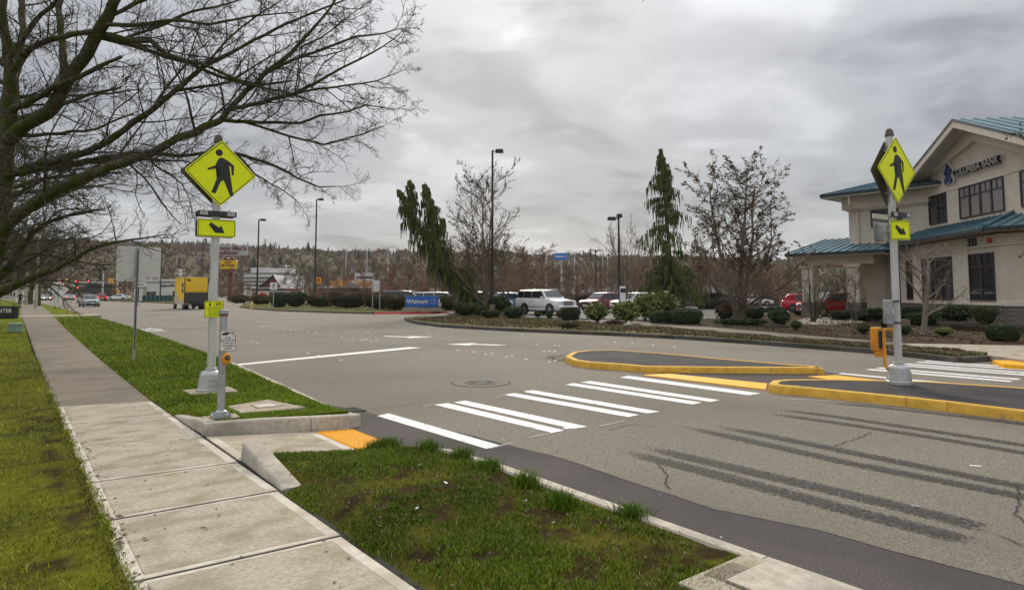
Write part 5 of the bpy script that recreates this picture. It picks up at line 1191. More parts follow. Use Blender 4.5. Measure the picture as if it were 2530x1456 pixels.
# dark lamp post in front of the bank, hidden partly by the signal pole
q = base(2219, 27, 0); t = thing('lamp_post', 'dark square post standing on a block close behind the island signal pole', 'lamp post', q, -YAW); k = 27/1600
MB().box((2*k, 0, 2.2+.4), (11*k, 11*k, 4.0)).build('pole', 'lamp_dark', t); MB().box((2*k, 0, .28), (40*k, .5, .56)).build('footing', 'concrete_old', t); MB().box((2*k, .0, 4.75), (26*k, .5, .14)).build('lamp_head', 'lamp_dark', t)
# ------------------------------------------------------------------ vehicles (local frame: nose towards -y, so a car with rz=0 faces the viewer's -Y)
def wheel(parent, x, y, r_, w_=.2, big=False):
    s = 1 if x > 0 else -1
    wt = MB().lathe([(r_*.62, -.2*w_), (r_*.65, -.5*w_), (r_*.93, -.5*w_), (r_, -.3*w_), (r_, .3*w_), (r_*.93, .5*w_), (r_*.65, .5*w_), (r_*.62, .2*w_)], 20, axis='x').build('wheel', 'tyre', parent, smooth=True, loc=(x, y, r_))
    rm = MB(); rm.lathe([(r_*.66, .30*w_*s), (r_*.66, .46*w_*s), (r_*.60, .46*w_*s), (r_*.58, .34*w_*s)], 20, axis='x'); rm.lathe([(r_*.16, .3*w_*s), (r_*.16, .47*w_*s), (r_*.02, .49*w_*s)], 10, axis='x')
    for i in range(5):
        a = i*2*PI/5+.3; c, sn = math.cos(a), math.sin(a); h = r_*.1
        pts = [(c*r_*.12-sn*h, sn*r_*.12+c*h), (c*r_*.62-sn*h, sn*r_*.62+c*h), (c*r_*.62+sn*h, sn*r_*.62-c*h), (c*r_*.12+sn*h, sn*r_*.12-c*h)]
        rm.add([(.40*w_*s, p[0], p[1]) for p in pts]+[(.45*w_*s, p[0], p[1]) for p in pts], [(0, 1, 2, 3), (7, 6, 5, 4), (0, 4, 5, 1), (1, 5, 6, 2), (2, 6, 7, 3), (3, 7, 4, 0)])
    rm.build('rim', 'rim', wt)
    MB().lathe([(r_*.6, .25*w_*s), (r_*.6, .3*w_*s)], 16, axis='x').build('hub_back', 'black_plastic', wt)
SP = {  # L, W, H, hood z, belt z, ground clearance, wheel r, stations: windscreen base/top, roof end, rear base (from the nose)
    'sedan': dict(L=4.75, W=1.82, H=1.45, hood=.78, belt=.95, gc=.20, r=.33, ws=1.35, wt=2.05, re=3.45, rb=4.15, tail=1.02, fa=.92, ra=3.72),
    'hatch': dict(L=4.4, W=1.83, H=1.60, hood=.92, belt=1.02, gc=.22, r=.34, ws=1.05, wt=1.75, re=3.85, rb=4.3, tail=1.08, fa=.86, ra=3.5),
    'suv': dict(L=4.7, W=1.88, H=1.72, hood=1.02, belt=1.12, gc=.25, r=.37, ws=1.15, wt=1.8, re=4.2, rb=4.6, tail=1.15, fa=.9, ra=3.7),
    'big': dict(L=5.15, W=2.0, H=1.92, hood=1.16, belt=1.27, gc=.34, r=.42, ws=1.45, wt=2.05, re=4.85, rb=5.10, tail=1.27, fa=.98, ra=3.95),
    'van': dict(L=5.1, W=1.98, H=1.78, hood=1.0, belt=1.08, gc=.22, r=.35, ws=.95, wt=1.75, re=4.75, rb=5.05, tail=1.1, fa=.95, ra=4.0)}
def car(kind, paint_, label, loc, rz, group=None, lit=None, cat='car', name='parked_car', detail=True):
    p = SP[kind]; L_, W_, H_ = p['L'], p['W'], p['H']; t = thing(name, label, cat, loc, rz, group); hw = W_/2
    Y = lambda v: v-L_/2
    def sec(y, hw_, zb, zt, in_=.06):
        zm = zb+(zt-zb)*.48
        return [(-hw_*.90, y, zb), (hw_*.90, y, zb), (hw_*.985, y, zb+.10), (hw_, y, zm), (hw_*.975, y, zt-.10), (hw_*.93, y, zt-.03), (hw_*.80, y, zt), (-hw_*.80, y, zt), (-hw_*.93, y, zt-.03), (-hw_*.975, y, zt-.10), (-hw_, y, zm), (-hw_*.985, y, zb+.10)]
    gc, hd, bl, tl = p['gc'], p['hood'], p['belt'], p['tail']
    st = [(0, .80, gc+.14, hd-.22), (.05, .90, gc+.06, hd-.10), (.22, .965, gc+.02, hd-.02), (p['ws']*.55, 1.0, gc, hd+.03), (p['ws'], 1.0, gc, bl-.01), (L_*.5, 1.0, gc, bl), (p['re'], 1.0, gc, bl+.02), (p['rb'], .99, gc+.02, tl), (L_-.16, .965, gc+.05, tl-.01), (L_-.03, .90, gc+.12, tl-.10), (L_, .82, gc+.18, tl-.22)]
    MB().loft([sec(Y(y), hw*k, zb, zt) for y, k, zb, zt in st]).build('body', paint_, t, smooth=True)
    rz_ = H_; a, b, c, d = Y(p['ws']), Y(p['wt']), Y(p['re']), Y(p['rb'])
    def csec(y, hw_, z, z0): return [(-hw_, y, z0), (hw_, y, z0), (hw_*.985, y, z-.05), (hw_*.86, y, z), (-hw_*.86, y, z), (-hw_*.985, y, z-.05)]
    z0 = bl-.06
    def q(y0_, y1_, f): return y0_+(y1_-y0_)*f
    cab = [csec(a+.02, hw*.91, z0+.07, z0), csec(q(a, b, .5), hw*.86, q(bl, rz_, .5), z0), csec(b, hw*.80, rz_-.04, z0), csec(q(b, c, .4), hw*.80, rz_, z0), csec(c, hw*.78, rz_-.03, z0), csec(q(c, d, .55), hw*.80, q(rz_, tl, .5), z0), csec(d-.02, hw*.84, z0+.09, z0)]
    MB().loft(cab).build('roof', paint_, t, smooth=True)
    # glass
    zw = bl+.04; e = .012
    n_ = Vector((0, -(rz_-bl), (b-a))).normalized()*e
    MB().add([(-hw*.80, a+.10+n_.y, zw+.05+n_.z), (hw*.80, a+.10+n_.y, zw+.05+n_.z), (hw*.72, b-.03+n_.y, rz_-.07+n_.z), (-hw*.72, b-.03+n_.y, rz_-.07+n_.z)], [(0, 1, 2, 3)]).build('windscreen', 'glass_car', t, loc=(0, -.03, .015))
    MB().add([(-hw*.72, d-.09, zw+.08), (hw*.72, d-.09, zw+.08), (hw*.66, c+.06, rz_-.09), (-hw*.66, c+.06, rz_-.09)], [(3, 2, 1, 0)]).build('rear_window', 'glass_car', t, loc=(0, .045, .02))
    spl = [q(a, b, .45), q(b, c, .42), c-.05 if kind in ('sedan',) else q(b, c, .78), q(c, d, .35)]
    for s in (-1, 1):
        xs = lambda z: s*(hw*.905-(z-bl)/(rz_-bl)*hw*.12+.012)
        zt_ = rz_-.13
        for i, (y0_, y1_, y2_, y3_) in enumerate(((a+.30, spl[1]-.05, spl[1]-.05, b+.08), (spl[1]+.05, spl[2]-.05, spl[2]-.10, spl[1]+.05), (spl[2]+.04, q(c, d, .55) if kind != 'sedan' else c+.18, c-.02, spl[2]+.0))):
            if i == 2 and kind in ('sedan', 'hatch'): continue
            MB().add([(xs(zw), y0_, zw), (xs(zw), y1_, zw), (xs(zt_), y2_, zt_), (xs(zt_), y3_, zt_)], [(0, 1, 2, 3)]).build('side_window', 'glass_car', t)
        MB().box((s*(hw+.09), a+.32, bl+.06), (.20, .12, .15), 0, .8).build('wing_mirror', paint_, t, bevel=.02)
        for y_ in (p['fa'], p['ra']):
            am = MB().lathe([(p['r']*1.13, -.03), (p['r']*1.13, .018)], 22, axis='x').build('wheel_arch', 'black_plastic', t, loc=(s*(hw-.012), Y(y_), p['r']+.02))
            wheel(t, s*(hw-.062), Y(y_), p['r'])
        MB().box((s*(hw*.985+.005), Y(L_*.5), gc+.10), (.03, L_*.42, .10)).build('sill', 'black_plastic' if kind != 'big' else paint_, t)
        for y_ in (spl[1]-.22, spl[2]-.2): MB().box((s*(hw*.985+.01), y_, bl-.17), (.03, .16, .03)).build('door_handle', 'chrome', t)
        MB().box((s*hw*.68, Y(.10), hd-.17), (hw*.42, .22, .15), s*R(-14)*-1, .85).build('headlight', 'head_lit' if lit == 'front' else 'head_lens', t, bevel=.02)
        MB().box((s*hw*.78, Y(L_-.07), tl-.22), (hw*.32, .12, .18)).build('tail_light', 'tail_lit' if lit == 'rear' else 'tail_lens', t, bevel=.02)
    MB().box((0, Y(.03), hd-.24), (hw*.95, .10, .16)).build('grille', 'black_plastic', t, bevel=.02)
    MB().box((0, Y(.02), gc+.16), (hw*1.5, .12, .16)).build('bumper', 'black_plastic', t, bevel=.03)
    MB().box((0, Y(-.01), gc+.30), (.50, .03, .13)).build('number_plate', 'sign_white', t); MB().box((0, Y(L_+.0), .62), (.50, .03, .13)).build('number_plate', 'sign_white', t)
    MB().box((0, Y(L_-.01), gc+.2), (hw*1.5, .1, .16)).build('bumper', 'black_plastic', t, bevel=.03)
    MB().box((0, Y(L_*.5), gc-.02), (W_*.84, L_*.86, .12)).build('underside', 'black_plastic', t)
    return t
def heading(deg): return -YAW+R(deg)           # 0: nose straight at the viewer; +90: nose to the viewer's right

# the big white off-road car
sv = car('big', 'car_white', 'big white off-road car with chrome wheels turning in the car park', base(1348, 50.5, -.02), heading(38), name='off_road_car')
for s in (-1, 1): MB().tube([(s*.72, -.6, 1.93), (s*.72, -.55, 1.97), (s*.72, 1.7, 1.97), (s*.72, 1.75, 1.93)], .022, 6).build('roof_rail', 'chrome', sv)
gr = MB().box((0, -2.59, .90), (1.0, .06, .34)).build('chrome_grille', 'chrome', sv, bevel=.02)
for i in range(3): MB().box((0, -2.625, .80+i*.10), (.90, .02, .045)).build('slat', 'black_plastic', gr)
MB().box((0, -2.60, .60), (1.9, .16, .22)).build('front_bumper', 'car_white', sv, bevel=.05); MB().box((0, -2.62, 1.14), (1.1, .05, .05)).build('bonnet_trim', 'chrome', sv)
for s in (-1, 1): MB().box((s*1.0, .2, .62), (.03, 2.3, .05)).build('side_moulding', 'chrome', sv)

# box truck
TK = G(478, 764, -.15); k = depth(TK)/1600; Ht = 79*k
tk = thing('box_truck', 'yellow box truck with grimy lower sides and a dark tail lift, driving away', 'truck', TK, R(180)+R(1)); bw, bl_ = 2.35, 4.4
tk.location = (TK.x+.15, TK.y+2.0, -.15)
zb = .66; zt = Ht
MB().box((0, 0, (zb+zt)/2), (bw, bl_, zt-zb)).build('cargo_box', 'truck_yellow', tk, bevel=.03)
MB().box((0, 0, zt+.02), (bw+.06, bl_+.06, .07)).build('roof_rail', 'bldg_cream', tk); MB().box((0, 0, zb-.0), (bw+.03, bl_+.03, .16)).build('bottom_rail', 'truck_grime', tk)
for s in (-1, 1):
    for y in (-bl_/2, bl_/2): MB().box((s*bw/2, y, (zb+zt)/2), (.08, .08, zt-zb)).build('corner_post', 'truck_grime' if y < 0 else 'dark_metal', tk)
    gm = MB(); gm.prism([(0, 0), (.02, 0), (.02, .01), (0, .01)], 0, .01)
    gp = MB(); gp.add([(s*(bw/2+.008), y_, z_) for y_, z_ in ((-2.3, zb+.1), (bl_/2-.1, zb+.1), (1.6, zb+.25), (.2, zb+.3), (-.9, zb+.75), (-1.6, zb+1.35), (-2.3, zb+1.5))], [tuple(range(7))]); gp.build('grime', 'truck_grime', tk)
    # emblem: dark oval disc with a pale figure
    em = MB(); em.add([(s*(bw/2+.012), 1.25+.42*math.cos(a*PI/12), (zb+zt)/2+.28+.62*math.sin(a*PI/12)) for a in range(24)], [tuple(range(24))]); e1_ = em.build('emblem', 'black_print', tk)
    em = MB(); em.add([(s*(bw/2+.018), 1.25+.28*math.cos(a*PI/6), (zb+zt)/2+.25+.18*math.sin(a*PI/6)) for a in range(12)], [tuple(range(12))]); em.build('emblem_figure', 'truck_grime', e1_)
yr_ = bl_/2
MB().box((0, yr_+.02, zb+1.25+(zt-zb-1.25)/2), (bw-.2, .05, zt-zb-1.33)).build('shutter_door', 'truck_yellow', tk); 
for i in range(5): MB().box((0, yr_+.05, zb+1.45+i*.24), (bw-.24, .015, .012)).build('shutter_seam', 'truck_grime', tk)
tl_ = MB().box((0, yr_+.09, zb+.62), (bw-.1, .08, 1.15)).build('tail_lift', 'iron', tk)
for i in range(3): MB().box((0, yr_+.14, zb+.25+i*.36), (bw-.2, .02, .05)).build('rib', 'black_plastic', tl_)
MB().add([(.55, yr_+.06, zt-.28), (.85, yr_+.06, zt-.18), (1.05, yr_+.06, zt-.25), (.85, yr_+.06, zt-.42), (.62, yr_+.06, zt-.40)], [(0, 1, 2, 3, 4)]).build('rear_emblem', 'black_print', tk)
MB().box((-.2, yr_+.05, zb+1.95), (.7, .01, .04)).build('rear_lettering', 'truck_grime', tk)
MB().box((0, yr_+.05, zb-.22), (bw-.1, .14, .20)).build('rear_bumper', 'dark_metal', tk); MB().box((0, 0, .72), (1.1, bl_+1.5, .26)).build('chassis', 'dark_metal', tk)
for s in (-1, 1):
    MB().box((s*.95, yr_+.10, zb-.12), (.22, .06, .10)).build('tail_light', 'tail_lens', tk)
    for y in (1.25, -3.0): 
        wheel(tk, s*.98, y, .42, .26)
    wheel(tk, s*.68, 1.25, .42, .26)
MB().box((.6, yr_+.12, zb-.24), (.36, .03, .16)).build('number_plate', 'sign_white', tk)
cabm = MB(); cabm.loft([[(-.9, -2.25, .6), (.9, -2.25, .6), (.92, -2.25, 1.4), (.8, -2.25, 2.2), (-.8, -2.25, 2.2), (-.92, -2.25, 1.4)], [(-.9, -2.9, .55), (.9, -2.9, .55), (.92, -2.9, 1.4), (.8, -2.9, 2.15), (-.8, -2.9, 2.15), (-.92, -2.9, 1.4)], [(-.88, -3.5, .55), (.88, -3.5, .55), (.9, -3.5, 1.3), (.8, -3.4, 1.45), (-.8, -3.4, 1.45), (-.9, -3.5, 1.3)], [(-.85, -4.2, .6), (.85, -4.2, .6), (.85, -4.2, 1.15), (.75, -4.15, 1.2), (-.75, -4.15, 1.2), (-.85, -4.2, 1.15)]]); cabm.build('cab', 'truck_yellow', tk, smooth=True)
for s in (-1, 1): MB().box((s*.93, -2.7, 1.75), (.02, .6, .55)).build('cab_window', 'glass_car', tk); MB().box((s*1.15, -3.1, 1.8), (.12, .15, .45)).build('wing_mirror', 'black_plastic', tk)

# traffic towards the junction
p = G(222, 757.5, -.15); cs = car('hatch', 'car_silver', 'pale silver car driving towards the viewer, nearest in the street', (p.x+.1, p.y+2.2, -.15), R(4), name='car', group='cars on the street')
FAR = 'cars waiting at the far junction'
for x, yb, kind, m, deg, lit, lb in ((151.5, 742.6, 'suv', 'car_white', 180, None, 'white car seen from behind, waiting between red-lit cars at the junction'), (171.8, 740.8, 'sedan', 'car_silver', 180, 'rear', 'pale car with lit brake lights right of the white one at the junction'),
        (249, 744.6, 'suv', 'car_red', 180, 'rear', 'dark red car with lit brake lights beside the curved mast'), (115, 742.5, 'sedan', 'car_silver', 0, 'front', 'silver car with its lights on behind the small diamond sign'), (103, 742, 'sedan', 'car_white', 0, 'front', 'white car with bright headlights leftmost at the junction'),
        (136, 741, 'sedan', 'car_maroon', 180, 'rear', 'small red car half hidden between the silver and the white ones')):
    p = base(x, 158 if x != 249 else 140, -.15); car(kind, m, lb, p, R(deg), name='car', lit=lit, group=FAR)
car('van', 'car_dark', 'dark van with a red tail light behind the silver car', base(208, 120, -.15), R(180), name='van', cat='van', lit='rear', group=FAR)
car('sedan', 'car_white', 'white car side-on turning out left of the blank-backed sign', base(294, 148, -.05), heading(-86), name='car', group=FAR)

# parked cars
car('suv', 'car_maroon', 'maroon car parked nose out beside the white kiosk', base(1490, 60, -.02), heading(-52), group='cars in the car park')
car('suv', 'car_white', 'white car parked beside the kiosk, left of the weeping cedar', base(1572, 57.5, -.02), heading(-62), group='cars in the car park')
car('suv', 'car_red', 'bright red car under the drive-through, nose to the left', base(2058, 46, -.02), heading(-80), group='cars at the bank')
car('hatch', 'car_red', 'red car parked behind, tail showing left of the drive-through column', base(1999, 56, -.02), heading(70), group='cars at the bank')
for x, D, kind, m, deg, lb in ((1005, 66, 'big', 'car_dark', 80, 'dark off-road car roof showing behind the blue store sign'), (1088, 64, 'van', 'car_white', 84, 'white van roof showing right of the blue store sign'), (1195, 57, 'van', 'car_blue', 60, 'pale blue van behind the drooping tree trunk'), (1268, 62, 'suv', 'car_blue', 70, 'blue grey car half hidden left of the white off-road car'),
        (850, 115, 'sedan', 'car_dark', 80, 'dark car roof showing above the brown hedge'), (1545, 75, 'suv', 'car_silver', 60, 'silver car far behind the white parked one'), (1715, 72, 'suv', 'car_silver', 70, 'silver car right of the weeping cedar skirt'), (1752, 74, 'sedan', 'car_white', 70, 'white car behind the small round shrubs'), (1790, 70, 'suv', 'car_dark', 60, 'dark car behind the bare tree trunk, on its left'),
        (1862, 84, 'sedan', 'car_white', 80, 'white car roof right of the bare tree trunk'), (1895, 84, 'van', 'car_dark', 80, 'dark van in the far row left of the drive-through'), (1925, 86, 'suv', 'car_silver', 80, 'grey car at the end of the far row by the drive-through'), (1440, 105, 'sedan', 'car_silver', 80, 'small silver car far off behind the white off-road car'), (1413, 110, 'sedan', 'car_white', 70, 'small white car far off above the off-road car bonnet'), (1690, 98, 'van', 'car_maroon', 80, 'maroon van deep in the car park behind the cedar skirt'), (1820, 110, 'sedan', 'car_blue', 80, 'blue grey car deep in the car park right of the bare trunk')):
    car(kind, m, lb, base(x, D, -.02), heading(deg), group='cars in the car park')

# the pedestrian far along the left pavement, seen from behind
def person(label, loc, h, rz):
    J = [((0, 0, .53), (.085, .065)), ((0, .0, .62), (.085, .06)), ((0, 0, .72), (.10, .065)), ((0, 0, .81), (.10, .06)), ((0, -.005, .855), (.035, .035)), ((0, -.012, .90), (.052, .058)), ((0, -.015, .955), (.050, .056)), ((0, -.012, .985), (.025, .03)),
         ((.055, 0, .49), (.062, .06)), ((.06, -.03, .28), (.045, .045)), ((.062, .02, .06), (.030, .032)), ((.064, -.05, .018), (.024, .02)),
         ((-.055, 0, .49), (.062, .06)), ((-.055, .05, .28), (.045, .045)), ((-.06, .14, .09), (.030, .032)), ((-.062, .10, .02), (.022, .02)),
         ((.125, 0, .79), (.045, .045)), ((.16, .03, .64), (.034, .034)), ((.15, -.05, .53), (.026, .026)), ((-.125, 0, .79), (.045, .045)), ((-.165, -.02, .64), (.034, .034)), ((-.15, -.09, .54), (.026, .026))]
    E_ = [(0, 1), (1, 2), (2, 3), (3, 4), (4, 5), (5, 6), (6, 7), (0, 8), (8, 9), (9, 10), (10, 11), (0, 12), (12, 13), (13, 14), (14, 15), (3, 16), (16, 17), (17, 18), (3, 19), (19, 20), (20, 21)]
    me = bpy.data.meshes.new('body'); me.from_pydata([(x*h, y*h, z*h) for (x, y, z), _ in J], E_, []); ob = bpy.data.objects.new('body', me); COL.objects.link(ob)
    md = ob.modifiers.new('skin', 'SKIN'); sv_ = me.skin_vertices[0].data
    for i, (_, r_) in enumerate(J): sv_[i].radius = (r_[0]*h, r_[1]*h)
    sv_[0].use_root = True; ob.modifiers.new('sub', 'SUBSURF').levels = 2
    return ob, h
pb_, ph = person('', None, 1.72, 0)
dg = bpy.context.evaluated_depsgraph_get(); me = bpy.data.meshes.new_from_object(pb_.evaluated_get(dg)); bpy.data.objects.remove(pb_)
me.materials.clear()
for m in ('skin', 'jacket', 'trousers', 'wood_pole'): me.materials.append(MATS[m])
for p in me.polygons:
    z = p.center.z/ph; ax = abs(p.center.x)/ph
    p.material_index = 3 if z > .945 else (0 if z > .865 else (1 if (z > .50 and not (ax > .12 and z < .545)) else (0 if (ax > .12 and z > .45) else 2))); p.use_smooth = True
pp_ = G(48.5, 753.5, 0.0); t = thing('person', 'pedestrian in a dark teal jacket and black trousers walking away along the pavement', 'person', pp_, R(175)); link('body', me, t)
MB().box((0, .17, 1.22), (.28, .16, .42), 0, .9).build('backpack', 'trousers', t, bevel=.03)
# ------------------------------------------------------------------ trees
def seg_mesh(name, segs, k, m):
    """segments (p0, p1, r0, r1) -> one mesh of slim k-sided limbs"""
    A = np.array([s[0] for s in segs], float); B = np.array([s[1] for s in segs], float); r0 = np.array([s[2] for s in segs]); r1 = np.array([s[3] for s in segs])
    T = B-A; T /= np.maximum(np.linalg.norm(T, axis=1, keepdims=True), 1e-9)
    ref = np.where(np.abs(T[:, 2:3]) < .9, np.array([[0, 0, 1.0]]), np.array([[1.0, 0, 0]])); U = np.cross(T, ref); U /= np.linalg.norm(U, axis=1, keepdims=True); Wv = np.cross(T, U)
    n = len(A); V = np.zeros((n, 2*k, 3))
    for j in range(k):
        d = U*math.cos(2*PI*j/k)+Wv*math.sin(2*PI*j/k)
        V[:, j] = A+d*r0[:, None]; V[:, k+j] = B+d*r1[:, None]
    F = np.zeros((n, k, 4), np.int64); off = (np.arange(n)*2*k)[:, None]
    for j in range(k): F[:, j] = off+np.array([[j, (j+1) % k, k+(j+1) % k, k+j]])
    return fastmesh(name, V.reshape(-1, 3), F.reshape(-1, 4), m, smooth=k > 3)
def nrm(v):
    l = math.sqrt(v[0]*v[0]+v[1]*v[1]+v[2]*v[2]) or 1; return (v[0]/l, v[1]/l, v[2]/l)
def side_dir(d, ang, rg, az=None):
    ref = (0, 0, 1) if abs(d[2]) < .9 else (1, 0, 0)
    u = nrm((d[1]*ref[2]-d[2]*ref[1], d[2]*ref[0]-d[0]*ref[2], d[0]*ref[1]-d[1]*ref[0])); w = (d[1]*u[2]-d[2]*u[1], d[2]*u[0]-d[0]*u[2], d[0]*u[1]-d[1]*u[0])
    a = rg.uniform(0, 2*PI) if az is None else az; ca, sa, c, s = math.cos(a), math.sin(a), math.cos(ang), math.sin(ang)
    return tuple(d[i]*c+(u[i]*ca+w[i]*sa)*s for i in range(3))
def grow(S, p, d, L_, r_, lvl, rg, Q):
    """Q: levels of dict(n, wob, up, kids, ang, ratio, start)"""
    q = Q[lvl]; n = q['n']; st = L_/n; out = S[min(lvl+q.get('bias', 0), len(S)-1)]; rr = r_
    nextkid = q.get('start', .25)
    nk = q['kids']; 
    for i in range(n):
        w_ = q['wob']; d = nrm((d[0]+rg.gauss(0, w_), d[1]+rg.gauss(0, w_), d[2]+rg.gauss(0, w_)+q['up'])); e = (p[0]+d[0]*st, p[1]+d[1]*st, p[2]+d[2]*st)
        r2 = max(r_*(1-(1-q.get('tip', .25))*(i+1)/n), Q[-1].get('rmin', .002)); out.append((p, e, rr, r2))
        if lvl+1 < len(Q) and (i+1)/n >= q.get('start', .25):
            m = nk/n/(1-q.get('start', .25)); c_ = int(m)+(rg.random() < m-int(m))
            for _ in range(c_):
                t_ = rg.random(); o_ = tuple(p[j]+(e[j]-p[j])*t_ for j in range(3))
                cd = side_dir(d, R(q['ang'])*rg.uniform(.7, 1.3), rg)
                ll = L_*q['ratio']*rg.uniform(.6, 1.15)*(1.1-.55*(i+t_)/n)
                grow(S, o_, cd, ll, min(rr*.65, max(ll*q.get('thick', .018), .0015)), lvl+1, rg, Q)
        p = e; rr = r2
    return p, d

